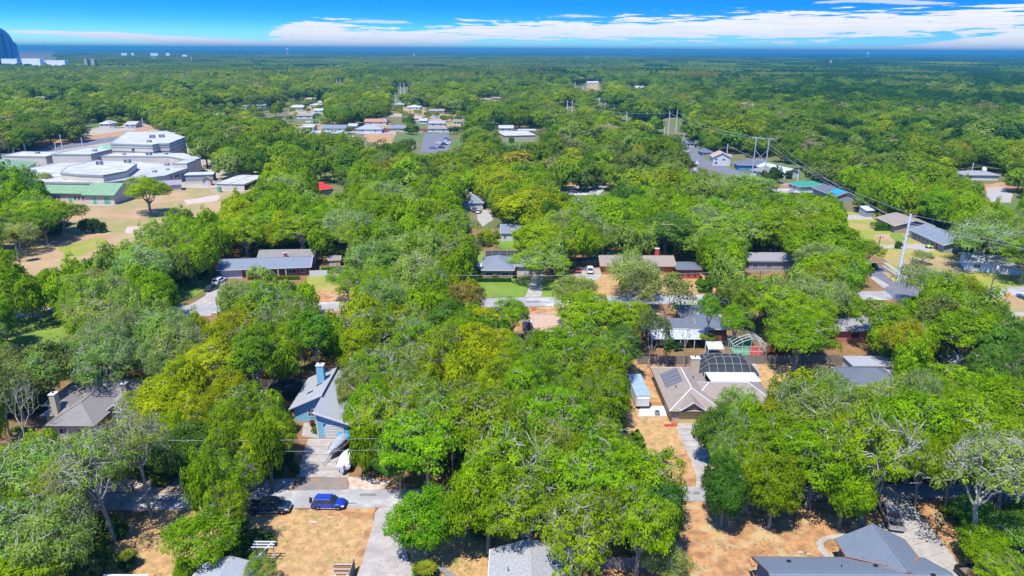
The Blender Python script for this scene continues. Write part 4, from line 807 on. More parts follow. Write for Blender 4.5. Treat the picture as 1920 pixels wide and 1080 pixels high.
# ---- 9. orange brick house, turquoise pool
H = House('house', 'orange brick house with tan roof and dark-roofed red wing', 'house', (25.2, 184.2)); H.wing(.3, .3, 20.6, 9, 2.7, 1.7, 'gable_x', W_ORANGE, R_TAN, .6, mat('orange_fascia', (.5, .2, .08)), cap=R_TAN); H.wing(20.9, -3.2, 27.2, 3.6, 2.72, 1.1, 'hip', mat('deep_red_brick', (.34, .07, .04), (.28, .06, .035), 3), R_DARK, .4, T_DARK); H.chimney(17.0, 9.2, 1.1, 1.0, 0, 5.0, mat('red_painted_chimney', (.42, .05, .035)))
for k in (21.8, 23.6, 25.4): H.window(k, .7, .7, 1.5, -3.2, fr=T_DARK)
H.window(2, .9, 1.8, 1.1, .3).window(16.3, .9, 1.4, 1.2, .3).door(14.2, 1, 2.1, .3, m=T_WHITE)
cpts = [G(x_-6, y_-3) for x_, y_ in ((1110, 489), (1121, 481), (1128, 474.5), (1152, 474.5), (1158, 479), (1141, 481), (1134, 489))]
o = MB().prism([(p.x, p.y) for p in cpts], .0, .06).build('swimming_pool', M_POOL); tag(o, 'kidney-shaped turquoise swimming pool behind the plank fence', 'pool')
patch('pool_deck', [(1095, 494), (1112, 478), (1126, 471), (1160, 471), (1165, 484), (1140, 496)], M_SHELL, 4, .2)
r_ = empty('fence', 'grey plank fence in front of the turquoise pool', 'fence', tuple(G(1074, 500)), math.radians(3)); pm2 = plank_panel(2.4, 1.8, M_WOOD, 8).mesh('fence_panel', M_WOOD)
for k in range(4): o = link(bpy.data.objects.new('fence_panel', pm2), r_); o.location = (k*2.42, 0, 0)
r_ = empty('fence', 'short white fence left of the red parked car', 'fence', tuple(G(1052, 501)), math.radians(3)); [MB().box(k*1.5, 0, .05, k*1.5+1.42, .08, 1.7).build('fence_panel', T_WHITE, r_) for k in range(2)]
H = House('house', 'pale flat-roofed house half hidden by dark trees at right', 'house', (68.6, 188.9)); H.wing(0, 0, 14, 8, 2.7, .35, 'flat', W_GREY, R_MIDG, .5); H.window(1, .9, 1.6, 1.1, 0).window(5, .9, 1.6, 1.1, 0); MB().box(1.5, 5, 3.06, 2.3, 5.8, 3.6).build('roof_vent', METAL, H.root)
H = House('house', 'slate-blue roofed cottage with cars at its drive', 'house', tuple(G(868, 393)[:2]), 3); H.wing(0, 0, 8, 9, 2.8, 2.4, 'hip', W_WHITE, R_RANCH, .4, T_WHITE, cap=T_WHITE); H.wing(-7, 7, 3, 14, 2.8, 2.2, 'gable_x', W_TAN, R_BROWN, .4, T_WHITE); H.door(5, 2.6, 2.1, 0, m=T_WHITE, name='garage_door'); H.chimney(1, 8, 1, 1, 3, 6, W_WHITE)
H = House('house', 'pinkish tan roof beside the sunlit strip of street', 'house', (2.6, 136.4), .5); H.wing(.3, .3, 12.5, 9.6, 2.7, 1.7, 'gable_x', W_BRICK, R_TANL, .5, T_WHITE); H.chimney(.8, .2, .8, .8, 2, 4.6, W_BRICK)
H = House('house', 'dark-roofed brick house half hidden by moss-draped trees', 'house', (-33.5, 163), 4); H.wing(0, 0, 12, 8, 2.7, 1.6, 'gable_x', W_WHITE, R_BROWN, .5, T_WHITE); H.window(2, 1, 1.5, 1.2, 0)
# mostly hidden grey house behind the two tall trunks
H = House('house', 'brown low roof in deep shade behind two tall slim trunks', 'house', tuple(G(515, 640)[:2]), 4); H.wing(0, 0, 15, 8, 2.8, 1.6, 'gable_x', W_BRICK, R_BROWN, .5, T_DARK)
# right centre group
H = House('house', 'red brick wall and dark roof glimpsed under the trees', 'house', (70.4, 137.4)); H.wing(0, 0, 14, 8, 2.8, .9, 'gable_x', mat('salmon_brick', (.42, .15, .11), (.36, .13, .09), 3), R_MIDG, .5, T_DARK); H.window(3.8, 1, 1.6, 1.1, 0, fr=T_DARK)
H = House('garage', 'pale grey flat garage roof behind the dark pyramid roof', 'garage', (66.0, 119.6)); H.wing(0, 0, 8, 4.2, 2.7, .2, 'flat', W_WHITE, R_LGREY, .2)
H = House('house', 'dark slate pyramid-roofed house beside the pale garage', 'house', (62.0, 112.0)); H.wing(0, 0, 9, 6.6, 2.8, 1.8, 'hip', W_WHITE, R_DARK, .5, T_WHITE, cap=R_DARK); MB().box(1.2, -.3, 0, 1.6, .1, 2.9).build('white_column', T_WHITE, H.root)
r_ = empty('fence', 'mossy grey fence panels behind the pale garage roof', 'fence', (66, 125.6, 0))
for k in range(4): o = link(bpy.data.objects.new('fence_panel', pm), r_); o.location = (k*2.42, 0, 0)
H = House('shed', 'little tan shed with steep grey roof and pale door', 'shed', (87.0, 121.8), 8); H.wing(0, 0, 3.4, 3.6, 2.4, 1.3, 'gable_y', W_TAN, R_LGREY, .3, T_WHITE); H.door(1.1, 1.3, 2.0, 0, m=mat('pale_yellow_door', (.42, .40, .22)))
# ---- 10. right-hand houses by the avenue
H = House('house', 'long slate-roofed house with white shutters facing the avenue', 'house', (136.1, 228.2), -90); H.wing(.5, .4, 20, 11, 2.7, 1.9, 'gable_x', W_GREY, R_RANCH, .6, T_WHITE, cap=R_RANCH)
for k in range(6): H.window(1.5+k*2.2, .6, 1.2, 1.5, .4, gl=GLASS)
H.door(15.8, 1.1, 2.1, .4, m=mat('dark_red_door', (.22, .02, .02))); H.door(.8, 1.0, 2.0, .4, m=T_WHITE); MB().box(19.5, 4, 4.2, 20.7, 5.4, 4.9).build('roof_vent', T_WHITE, H.root)
H = House('house', 'tan brown gable-ended house behind the long slate roof', 'house', (134, 233), 0); H.wing(0, 0, 13, 12, 2.8, 2.0, 'gable_y', W_TAN, R_TAN, .6, T_WHITE); H.window(5.5, 1.2, 1.6, 1.0, 0)
H = House('house', 'teal green-roofed house beside a white pickup truck', 'house', (127.7, 314), -78); H.wing(0, 0, 9, 13, 2.8, 1.6, 'hip', W_WHITE, R_GREEN2, .5, T_WHITE); H.window(1, .8, 1.2, 1.4, 0).window(4, .8, 1.2, 1.4, 0)
H = House('house', 'charcoal-roofed house with a bright blue tarpaulin on its slope', 'house', (134.2, 302.5), -85); H.wing(0, 0, 19, 9, 2.8, 1.8, 'gable_x', W_GREY, R_DARK, .5, T_WHITE)
for k in range(6): H.window(1.5+k*2.8, .8, 1.0, 1.5, 0)
z_ = lambda y: 2.8+(y+.5)/5.0*1.8
for k in range(3): MB().slab([(12+k*2.1, 1.0, z_(1.0)+.06), (14+k*2.1, 1.0, z_(1.0)+.06), (14+k*2.1, 4.4, z_(4.4)+.06), (12+k*2.1, 4.4, z_(4.4)+.06)], .03).build('blue_tarpaulin', mat('blue_tarp', (.01, .20, .55), (.01, .26, .62), 3, .5), H.root)
H = House('house', 'pale blue metal-roofed building beside the H-shaped pylon', 'building', (129, 361), -70); H.wing(0, 0, 21, 9, 3, 1.7, 'gable_x', W_WHITE, R_LBLUE, .4, T_WHITE); H.window(14, 1, 3, 1.6, 0); H.window(3, 1, 2.5, 1.6, 0)
H = House('house', 'terracotta-roofed two-storey house near the far street bend', 'house', (111, 381), -8); H.wing(0, 0, 9.5, 11, 4.6, 2.6, 'gable_y', W_WHITE, R_TANL, .4, T_WHITE); H.window(1, 1, 1.6, 1.2, 0).window(1, 3, 1.6, 1.0, 0).window(5, 3, 1.6, 1.0, 0)
H = House('house', 'dark navy-roofed house right of the terracotta-roofed one', 'house', (120.5, 366), -6); H.wing(0, 0, 18, 10, 2.9, 2.2, 'hip', mat('bright_blue_wall', (.06, .18, .42)), R_DARK, .5, T_WHITE); H.window(3, 1, 1.8, 1.2, 0)
H = House('house', 'brown hip-roofed garage house left of the H-shaped pylon', 'house', (122, 350), -60); H.wing(0, 0, 9, 10, 2.9, 2.3, 'hip', W_WHITE, R_BROWN, .5, T_WHITE); H.door(2, 4, 2.2, 0, m=T_WHITE, name='garage_door')
H = House('house', 'low grey roof with satellite dish near the right edge', 'house', tuple(G(1806, 338)[:2]), -2); H.wing(0, 0, 17, 10, 2.8, 1.3, 'hip', W_WHITE, R_MIDG, .5, T_WHITE); MB().lathe([(1.2, 0), (.1, .25)], 16).build('satellite_dish', T_WHITE, H.root).matrix_local = Matrix.Translation((12, 4.5, 5.0)) @ Matrix.Rotation(1.1, 4, 'X'); H.window(2, 1, 2, 1.2, 0)
H = House('house', 'white-walled house behind the mossy oak at the right edge', 'house', tuple(G(1808, 506)[:2]), -22); H.wing(0, 0, 15, 8, 2.8, 1.5, 'gable_x', mat('pale_blue_wall', (.45, .50, .53)), R_LGREY, .5, T_WHITE); H.window(2, .9, 1.8, 1.2, 0); H.door(7, 3.4, 2.1, 0, m=T_WHITE, name='garage_door')
H = House('shed', 'grey lean-to shed at the end of the sandy drive', 'shed', tuple(G(1622, 407)[:2]), 10); H.wing(0, 0, 3.4, 4, 2.6, .9, 'shed', W_GREY, R_SILV, .2, T_WHITE)
H = House('house', 'bright red metal-roofed building among the trees', 'building', (-83, 289.5), 45); H.wing(0, 0, 7.0, 8, 3.2, 2.4, 'hip', W_CREAM, R_RED, .5, T_WHITE); H.window(1, 1, 1.5, 1.4, 0); H.wing(2, 8.6, 7, 12, 3.0, .3, 'flat', W_WHITE, T_WHITE, .2)
H = House('house', 'white flat-roofed hall with peach end wall beyond the oaks', 'building', tuple(G(946, 266)[:2]), 12); H.wing(0, 0, 22, 26, 4, .3, 'flat', W_CREAM, R_MEMB, .3); H.window(3, 1, 3, 1.6, 0)
H = House('house', 'small white house beside the garage drive at left edge', 'house', (-88, 92.0), -40); H.wing(0, 0, 5.5, 4.6, 2.4, .9, 'gable_x', W_WHITE, R_SILV, .3, T_WHITE)
H = House('shed', 'bright white garden box beside the dead tree stump', 'shed', tuple(G(310, 715)[:2]), 5); H.wing(0, 0, 1.5, 1.2, 1.4, .2, 'flat', W_WHITE, T_WHITE, .05)

# ------------------------------------------------------------------ the school
S = House('school_building', 'sprawling cream school building with white flat roofs', 'school', (0, 0)); _g = lambda L_, z: [tuple(G(x, y, z)[:2]) for x, y in L_]
def block(pts, z, wallm, z0=0.0, par=.35, name='wall', roofm=R_MEMB):
    S_ = pts; a = sum(S_[i][0]*S_[(i+1) % len(S_)][1]-S_[(i+1) % len(S_)][0]*S_[i][1] for i in range(len(S_)))
    if a < 0: S_ = S_[::-1]
    MB().prism(S_, z0, z-.05).build('wall', wallm, S.root); cx = sum(p[0] for p in S_)/len(S_); cy_ = sum(p[1] for p in S_)/len(S_)
    In = [(cx+(p[0]-cx)*.985, cy_+(p[1]-cy_)*.985) for p in S_]; MB().prism(In, z-.045, z+.12).build('roof', roofm, S.root)
    Ex = [(cx+(p[0]-cx)*1.012, cy_+(p[1]-cy_)*1.012) for p in S_]; q = MB(); n = len(S_)
    for k in range(n):
        a_, b_ = Ex[k], Ex[(k+1) % n]; c_, d_ = In[(k+1) % n], In[k]; q.prism([a_, b_, c_, d_], z-.55, z+.3)
    q.build('parapet', mat('grey_green_coping', (.25, .27, .24)), S.root)
    for p in S_: FOOT.append((p[0], p[1], 6))
    FOOT.append((cx, cy_, 16)); return S_
block([(-223, 296), (-206, 292), (-180, 292), (-177.4, 290.6), (-158.2, 309.5), (-157.5, 330), (-176, 344), (-196, 352), (-229, 345), (-233, 322)], 5.2, W_SCH)
block([(-206.4, 317.6), (-199, 300), (-188.5, 295.8), (-176.8, 293.9), (-172.7, 305), (-179, 326), (-187, 333), (-203.8, 335.5)], 8.0, W_SCH, 5.4)
gy = [(-216, 371), (-191, 366), (-190.2, 371), (-185, 372), (-189, 400), (-214, 430), (-236, 425)]; block(gy, 11.6, W_SCH)
block([(-213, 356), (-178, 356), (-160, 342), (-160, 352), (-176, 368), (-213, 368)], 7, W_SCH)
block([(-236, 352), (-216, 352), (-216, 372), (-232, 376)], 8.5, W_SCH); block([(-262, 352), (-238, 350), (-238, 366), (-262, 368)], 7.5, W_SCH); block([(-164.5, 331), (-157.5, 331), (-157.5, 342), (-164.5, 342)], 7.4, W_SCH)
for z in (5.8, 7.8, 9.8):   # dark score lines round the gymnasium
    q = MB()
    for k in range(6): a, b = Vector((*gy[k], z)), Vector((*gy[k+1], z)); d = Vector((b.y-a.y, a.x-b.x, 0)).normalized()*.06; q.bar(a+d, b+d, .16)
    q.build('score_band', mat('dark_band', (.12, .11, .10)), S.root)
for x, y, z in ((-201, 368.4, 8.5),): S.window(-203.5, 8.0, 3, 1.8, 368.2)
for x, y, z in ((-196, 322, 8.1), (-186, 328, 8.1), (-192, 360, 7.1), (-207, 395, 11.7), (-203, 398, 11.7)): q = MB().box(x, y, z, x+2.4, y+2, z+1.7).build('rooftop_unit', METAL, S.root); MB().box(x+.2, y-.05, z+.3, x+1.0, y-.003, z+1.4).build('fan_grille', T_DARK, q)
for px_, py_ in ((136, 318), (168, 321), (222, 319), (249, 313)): p = G(px_, py_, 6.2); q = MB().box(p.x-1.3, p.y-1, 5.35, p.x+1.3, p.y+1, 7.1).build('rooftop_unit', METAL, S.root); MB().box(p.x-.9, p.y-1.06, 5.6, p.x+.9, p.y-1.003, 6.8).build('fan_grille', T_DARK, q)
for k in range(5): p0 = Vector((-203+k*4.6, 291.9, 3.2)); MB().box(p0.x, 291.85, 3.0, p0.x+1.4, 291.99, 4.2).build('window', GLASS, S.root)
for k, t in enumerate((.25, .42, .50, .58, .75)): x = -158.2+.7*t; y = 309.5+20.5*t; MB().box(x-.02, y, 2.8, x+.14, y+1.0, 4.4).build('window', GLASS, S.root)
for k in range(7):  # roof membrane seams
    x = -222+k*8.6; MB().bar((x, 297, 5.36), (x+1.5, 316, 5.36), .12).build('roof_seam', mat('grey_seam', (.26, .26, .26)), S.root)
for k in range(6): MB().bar((-218+k*.6, 300+k*7.5, 5.37), (-206, 300+k*7.5, 5.37), .10).build('roof_seam', mat('grey_seam', (0, 0, 0)), S.root)
for k in range(7): MB().bar((-176+k*.3, 300+k*6, 5.37), (-160, 305+k*5, 5.37), .10).build('roof_seam', mat('grey_seam', (0, 0, 0)), S.root)
for x, y, z, w in ((-168, 318, 5.3, 1.6), (-165, 325, 5.3, 1.2), (-172, 338, 5.3, 1.8), (-214, 330, 5.3, 1.6), (-220, 312, 5.3, 1.2), (-210, 340, 5.3, 1.5), (-199, 376, 11.7, 2.0), (-221, 362, 8.6, 1.8), (-250, 360, 7.6, 1.8), (-184, 363, 7.1, 1.6), (-205, 361, 7.1, 1.4)): MB().box(x, y, z, x+w, y+w, z+w*.6).build('roof_vent', METAL, S.root)
# green-roofed wings
V_ = House('school_wing', 'pale green-roofed school wing with cream walls and green doors', 'school wing', (-189.3, 274.0), -3)
V_.wing(-12, 2.2, 15.4, 10, 4.0, 2.6, 'gable_x', W_SCH, R_GREEN, .7, mat('green_gutter', (.06, .22, .12))); V_.wing(15.6, .3, 27.8, 14.5, 3.9, 3.6, 'gable_x', W_SCH, R_GREEN, .7, mat('green_gutter', (.06, .22, .12)))
gd = mat('pale_green_door', (.12, .32, .18))
for k in (-4, -2, 1.0, 2.6, 9.6, 11.2, 12.9): V_.window(k, 1.2, 1.2, 1.7, 2.2, bars=(1, 1))
V_.door(7.4, 1.4, 2.6, 2.2, m=gd).door(19.0, 1.3, 2.8, .3, m=gd).door(23.6, 2.4, 2.8, .3, m=gd); 
for k in range(9): V_.box('roof_seam', R_GREEN, -10+k*2.9, 1.6, 4.18, -9.93+k*2.9, 1.7, 4.25)
q = MB(); q.box(-4, -3.2, 0, 29, -.6, .12); tag(q.build('sidewalk', M_CONC, V_.root), None)
L_ = House('school_hall', 'big pale green hipped school roof at the left edge', 'school hall', tuple(G(40, 318, 5)[:2]), 20); L_.wing(-42, 0, 0, 24, 5, 3.8, 'hip', W_SCH, R_GREEN, .8, mat('green_gutter', (.06, .22, .12)))
Q_ = House('school_entrance', 'small bright green sloping roof against the gymnasium', 'school entrance', (-232, 378), -4); Q_.wing(0, 0, 9, 26, 6, 3.2, 'hip', W_SCH, rmat('mint_metal', (.20, .42, .26)), .5, T_WHITE)
H = House('shed', 'grey-roofed cream shed on the dry field beside the lone oak', 'shed', (-156.8, 299), 24); H.wing(0, 0, 9.4, 5.2, 2.9, 1.5, 'gable_x', W_SCH, R_MIDG, .4, T_WHITE); H.window(6.3, 1.6, .7, .7, 0)
H = House('classroom', 'grey portable classroom with flat roof by the school', 'classroom', (-155.5, 323), 12); H.wing(0, 0, 12.5, 7, 3.2, .25, 'flat', W_GREY, R_SILV, .3); H.window(8.8, 1.6, .9, .7, 0).window(10.3, 1.6, .9, .7, 0); H.box('concrete_step', M_CONC, -3, -3.2, 0, 14, -.3, .25)
H = House('canopy', 'long white sloping canopy roof with dark seam by the field', 'canopy', (-133.3, 304.5), -6)
for k in range(2): MB().slab([(k*6.9, 0, 2.9), (k*6.9+6.6, 0, 2.9), (k*6.9+6.6, 22, 3.1), (k*6.9, 22, 3.1)], .2).build('roof_panel', R_MEMB, H.root)
MB().box(.2, .3, 0, 13.2, .5, 2.7).build('wall', W_SCH, H.root); MB().box(.2, 21.5, 0, 13.2, 21.7, 2.8).build('wall', W_SCH, H.root); H.foot(0, 0, 13, 22); MB().box(-1.5, -2.6, 0, 14, -.2, .12).build('slab', M_CONC, H.root)
H = House('kiosk', 'tiny brown-roofed kiosk between classroom and white canopy', 'kiosk', (-143.2, 314), 10); H.wing(0, 0, 3.4, 3.2, 2.6, 1.5, 'gable_y', W_SCH, R_TAN, .4, T_DARK); H.door(1.1, 1.1, 2, 0, m=T_WHITE)
o = MB().box(0, 0, 0, 1.3, 1.3, 2.4).box(-.06, -.06, 2.404, 1.36, 1.36, 2.52).build('portable_toilet', gd); o.location = tuple(G(408, 361)); tag(o, 'green portable toilet standing on the dry field', 'toilet')

# ------------------------------------------------------------------ houses in the middle distance
def mid(label, px0, px1, py, depth, rise, kind, wall, roof, rz=0.0, eave=2.8, name='house', win=2, cat='house', group=None):
    a = G(px0, py, eave); b = G(px1, py, eave); L = (b-a).length; h = House(name, label, cat, (a.x, a.y), rz, group); h.wing(0, 0, L, depth, eave, rise, kind, wall, roof, .4, T_WHITE, gut=(py > 225))
    for k in range(win): h.window(L*(k+.5)/max(1, win)-.8, 1.0, 1.6, 1.1, 0)
    return h
for a in [
 ('dark grey long-roofed house left of the far tan-roofed house', 604, 648, 240, 11, 2.0, 'gable_x', W_WHITE, R_RANCH, 0), ('tan-roofed long white house on the far street', 684, 724, 228, 10, 2.0, 'gable_x', W_WHITE, R_PINK, 0),
 ('pale grey gabled house beside the far brown wall', 667, 716, 242, 12, 2.4, 'hip', W_WHITE, R_LGREY, 0), ('small slate-roofed house with yellow wall on the far street', 733, 760, 240, 9, 2.0, 'gable_x', W_CREAM, R_RANCH, 0),
 ('light grey-roofed house above the far parking lot', 804, 834, 231, 9, 1.7, 'gable_x', W_WHITE, R_LGREY, 0), ('dark brown-roofed house right beside the parking lot', 802, 842, 241, 10, 1.8, 'hip', W_WHITE, R_TAN, 0),
 ('white-walled cottage right of the parking lot houses', 850, 864, 228, 8, 1.6, 'gable_x', W_WHITE, R_BROWN, 0), ('brown-roofed house near the blue swimming pool', 805, 834, 208, 9, 1.6, 'gable_x', W_TAN, R_MIDG, 0),
 ('white-roofed house left of the two far pale poles', 762, 788, 201, 14, 2.0, 'hip', W_WHITE, R_LBLUE, 0), ('grey-roofed house directly below the two far pale poles', 738, 757, 196, 12, 1.8, 'hip', W_WHITE, R_LGREY, 0),
 ('orange-roofed small house below the pale far roofs', 760, 775, 213, 8, 1.6, 'gable_x', W_CREAM, R_PINK, 0), ('white flat-roofed house in the upper left cluster', 545, 568, 201, 14, 1.4, 'gable_x', W_GREY, R_LBLUE, 0),
 ('tan long roof at the top of the upper left cluster', 562, 590, 186, 12, 1.6, 'gable_x', W_WHITE, R_TANL, 0), ('bright white roof at the right of the upper left cluster', 580, 600, 197, 14, 1.6, 'hip', W_WHITE, R_MEMB, 0),
 ('brown-grey low roof at the bottom of the upper left cluster', 556, 586, 217, 10, 1.6, 'gable_x', W_WHITE, R_TAN, 0), ('slate roof with pale gable left of the big dark oak', 655, 672, 189, 14, 3.0, 'hip', W_WHITE, R_RANCH, 0),
 ('cream-roofed house left of the small slate roof', 642, 662, 195, 10, 1.6, 'gable_x', W_CREAM, R_TANL, 0),
 ('brown-roofed house alone in the left woods', 404, 418, 216, 10, 1.6, 'gable_x', W_WHITE, R_TAN, 0), ('grey and tan long house above the left woods', 452, 474, 199, 14, 2.0, 'hip', W_WHITE, R_TAN, 0), ('slate half of the long house above the left woods', 476, 497, 198, 14, 1.6, 'gable_x', W_WHITE, R_RANCH, 0), ('pink upper roof behind the long left house', 484, 499, 190, 12, 1.2, 'gable_x', W_CREAM, R_TANL, 0),
 ('white-roofed house far left beyond the green woods', 64, 83, 184, 14, 1.5, 'gable_x', W_WHITE, R_MEMB, 0), ('small white roof at far left near the road trees', 32, 47, 211, 10, 1.4, 'gable_x', W_WHITE, R_LBLUE, 0),
 ('white house with dark roof at the far left parking area', 186, 205, 232, 12, 2.2, 'hip', W_WHITE, R_MEMB, 0), ('second white roof at the far left parking area', 234, 254, 233, 12, 1.8, 'gable_x', W_WHITE, R_MEMB, 0),
 ('pale roof right of the white hall with parked cars', 936, 962, 240, 12, 1.6, 'gable_x', W_WHITE, R_MEMB, 0), ('orange-walled shop row behind the white hall', 972, 1004, 246, 8, .8, 'flat', W_ORANGE, R_MEMB, 0),
 ('tan block with white cornice near the two pale poles', 899, 920, 187, 16, .6, 'flat', W_CREAM, R_TANL, 0), ('second tan block right behind the pale poles', 921, 940, 184, 14, .6, 'flat', W_CREAM, R_TANL, 0),
 ('tiny white house alone above the yellow-green oaks', 996, 1003, 174, 10, 3.0, 'gable_y', W_WHITE, R_MEMB, 0), ('white farmhouse roof in the right-hand far woods', 1192, 1209, 165, 20, 3.0, 'gable_x', W_WHITE, R_MEMB, 0),
 ('small white block among the far right dark woods', 1633, 1640, 175, 12, .6, 'flat', W_WHITE, R_MEMB, 0), ('pale roof at the far right edge of the woods', 1899, 1914, 169, 16, 2.0, 'gable_x', W_WHITE, R_MEMB, 0),
 ('white barn roof at the head of the dry hill field', 1101, 1122, 155, 14, 2.5, 'gable_x', W_WHITE, R_MEMB, 0), ('grey roof between trees near the far right street', 1858, 1874, 287, 9, 1.5, 'gable_x', W_TAN, R_TANL, 0), ('pale long roof at the right edge beyond the street', 1902, 1935, 292, 12, 1.2, 'gable_x', W_WHITE, R_MIDG, 0),
 ('slate roof right of the far bend with a carport', 1288, 1302, 268, 10, 1.5, 'gable_x', W_WHITE, R_DARK, 0), ('white shed beside the far street bend', 1293, 1308, 307, 6, 1.0, 'gable_x', W_WHITE, R_LGREY, 0), ('dark roof below the far street bend', 1318, 1336, 285, 10, 1.6, 'hip', W_GREY, R_DARK, 0),
 ('dark-roofed house hidden left of the red chimney', 862, 886, 478, 7, 1.6, 'hip', W_TAN, R_DARK, 0),
]:
    mid(*a)
mid('white flat roof between the far slate and tan roofs', 652, 668, 236, 10, 1.5, 'gable_x', W_WHITE, R_MEMB)
mid('pale roof behind the far pale grey gabled house', 700, 722, 218, 10, 1.5, 'gable_x', W_WHITE, R_LGREY)
mid('low white roof at the left end of the far street', 566, 588, 238, 10, 1.5, 'gable_x', W_WHITE, R_MEMB)
mid('tan low roof below the two far pale poles', 772, 790, 222, 10, 1.5, 'gable_x', W_WHITE, R_TANL)
mid('white small roof left of the bright blue far pool', 786, 800, 226, 10, 1.5, 'gable_x', W_WHITE, R_MEMB)
mid('long white roof above the upper left cluster', 596, 616, 192, 10, 1.5, 'gable_x', W_WHITE, R_MEMB)
mid('pale blue roof in the upper left cluster', 588, 606, 207, 10, 1.5, 'gable_x', W_WHITE, R_LBLUE)
mid('grey roof alone above the lone white hall', 905, 925, 232, 10, 1.5, 'gable_x', W_WHITE, R_MIDG)
mid('white roof just below the tan block pair', 905, 918, 193, 10, 1.5, 'gable_x', W_WHITE, R_MEMB)
mid('pale roof strip left of the far brown wall', 610, 640, 250, 10, 1.5, 'gable_x', W_WHITE, R_LGREY)
for px_, py_, w_, h_ in ((570, 212, 40, 3), (600, 228, 50, 3), (690, 205, 60, 3), (760, 216, 50, 3), (830, 220, 44, 3), (640, 256, 50, 3), (770, 246, 40, 3), (465, 206, 30, 2), (1345, 290, 50, 4), (220, 243, 60, 4)): patch('pale_drive', [(px_-w_/2, py_-h_/2), (px_+w_/2, py_-h_/2), (px_+w_/2+4, py_+h_/2), (px_-w_/2-3, py_+h_/2)], M_CONC, 4, .5)
for px_, py_, w_, h_ in ((575, 205, 60, 20), (600, 240, 80, 16), (700, 235, 70, 14), (765, 210, 60, 18), (835, 225, 60, 26)): patch('dry_lawn', [(px_-w_/2, py_-h_/2), (px_+w_/2, py_-h_/2), (px_+w_/2+4, py_+h_/2), (px_-w_/2-3, py_+h_/2)], M_FIELD, 2, 3)
p = G(690, 246); o = MB().box(0, 0, 0, 72, .3, 2.2).build('garden_wall', W_BRICK); o.location = (p.x-12, p.y, 0); tag(o, 'long reddish brown wall along the far street', 'wall')
o = MB().prism([(0, 0), (13, 1), (15, 7), (9, 10), (1, 8)], 0, .06).build('swimming_pool', mat('bright_blue_pool', (.01, .25, .50), rough=.1)); o.location = tuple(G(808, 219)); tag(o, 'bright blue far swimming pool below a grey roof', 'pool')
# far white buildings and towers
def far_block(label, px0, px1, pyt, pyb, depm, cat='building', wall=W_WHITE, roof=R_MEMB, bands=0, tree=9):
    """pyb is where the tree tops cut it; distance depm in metres is known from the lie of the land"""
    sx = (px0-960)/FPX; k = depm; WW = mat('bright_white_render', (.78, .78, .77)); wall = WW if wall is W_WHITE else wall; roof = WW if roof is R_MEMB else roof; p = np.array([0, 0, CAM_H])+(_f*FPX+CR*(px0-960)+CU*(540-pyb))*(k/FPX); q = np.array([0, 0, CAM_H])+(_f*FPX+CR*(px1-960)+CU*(540-pyt))*(k/FPX)
    L = q[0]-p[0]; top = q[2]; h = House('building', label, cat, (p[0], p[1])); h.wing(0, 0, L, max(14, L*.35), top, .4, 'flat', wall, roof, .3)
    for b in range(bands): h.box('window_band', GLASS, L*.03, -.06, top*.45+b*top*.2, L*.97, -.004, top*.45+b*top*.2+top*.09)
    return h
for a in [('white three-storey office block with red base above the woods', 908, 945, 127.5, 136, 1750, 'office', W_WHITE, R_MEMB, 2),
 ('cream mansion-like building on the far treeline', 1086, 1114, 119, 122, 2900, 'building', W_CREAM, R_MEMB), ('long white complex right of centre on the far treeline', 1102, 1124, 128, 132, 2300, 'building'), ('small white annex right of the long far complex', 1130, 1142, 129, 132, 2300, 'building'),
 ('pink and white far roof, first of the central row', 1028, 1038, 132, 139, 1700, 'building', W_CREAM), ('white far house, middle of the central row', 1041, 1051, 132, 138, 1700, 'building'), ('white far house, last of the central row', 1056, 1067, 133, 137, 1700, 'building'), ('tiny pale house left of the central far row', 1009, 1016, 134, 138, 1700, 'building'),
 ('long white warehouse strip below the horizon at centre', 953, 976, 108, 111, 4300, 'warehouse'), ('short white warehouse left of the long strip', 925, 937, 108, 110, 4400, 'warehouse'), ('white warehouse right of centre below the horizon', 1087, 1104, 108, 110.5, 4300, 'warehouse'),
 ('white far shed near the left end of the horizon', 227, 238, 99.5, 101.5, 4300, 'warehouse'), ('second white far shed near the left horizon', 246, 251, 99.5, 101.5, 4300, 'warehouse'), ('third white far shed, the longest at left', 282, 296, 99.5, 102, 4300, 'warehouse'), ('fourth white far shed left of the water tower', 311, 318, 99.5, 101.5, 4300, 'warehouse'), ('fifth pale far shed left of the water tower', 342, 350, 102.5, 104.5, 3900, 'warehouse'),
 ('tiny white roof right of the water tower', 720, 726, 106.5, 108, 4500, 'warehouse'), ('white far roof at right below the horizon', 1368, 1378, 116, 118.5, 3300, 'warehouse'), ('pale far strip right of the dry hill field', 1213, 1236, 124, 127, 2600, 'building'), ('white far roof at the right of the pale strip', 1385, 1396, 128, 131.5, 2100, 'building'), ('cream small tower block near the mall', 158, 163, 111, 118, 1900, 'building', W_CREAM), ('second cream small tower block near the mall', 171, 177, 111, 118, 1900, 'building', W_CREAM)]:
    far_block(*a)
for a in [('cream long mall building at the foot of the blue tower', 3, 32, 110.5, 117, 1900), ('bright white mall hall with red roof patch', 42, 76, 110, 120, 1880), ('long cream mall wing at the right end', 78, 122, 113.5, 120, 1900)]:
    hh = far_block(*a, cat='mall')
q = MB().prism([(0, 0), (18, 0), (14, 12), (2, 12)], 0, 5).build('red_roof', R_RED, hh.root); q.location = (-50, 2, 24)
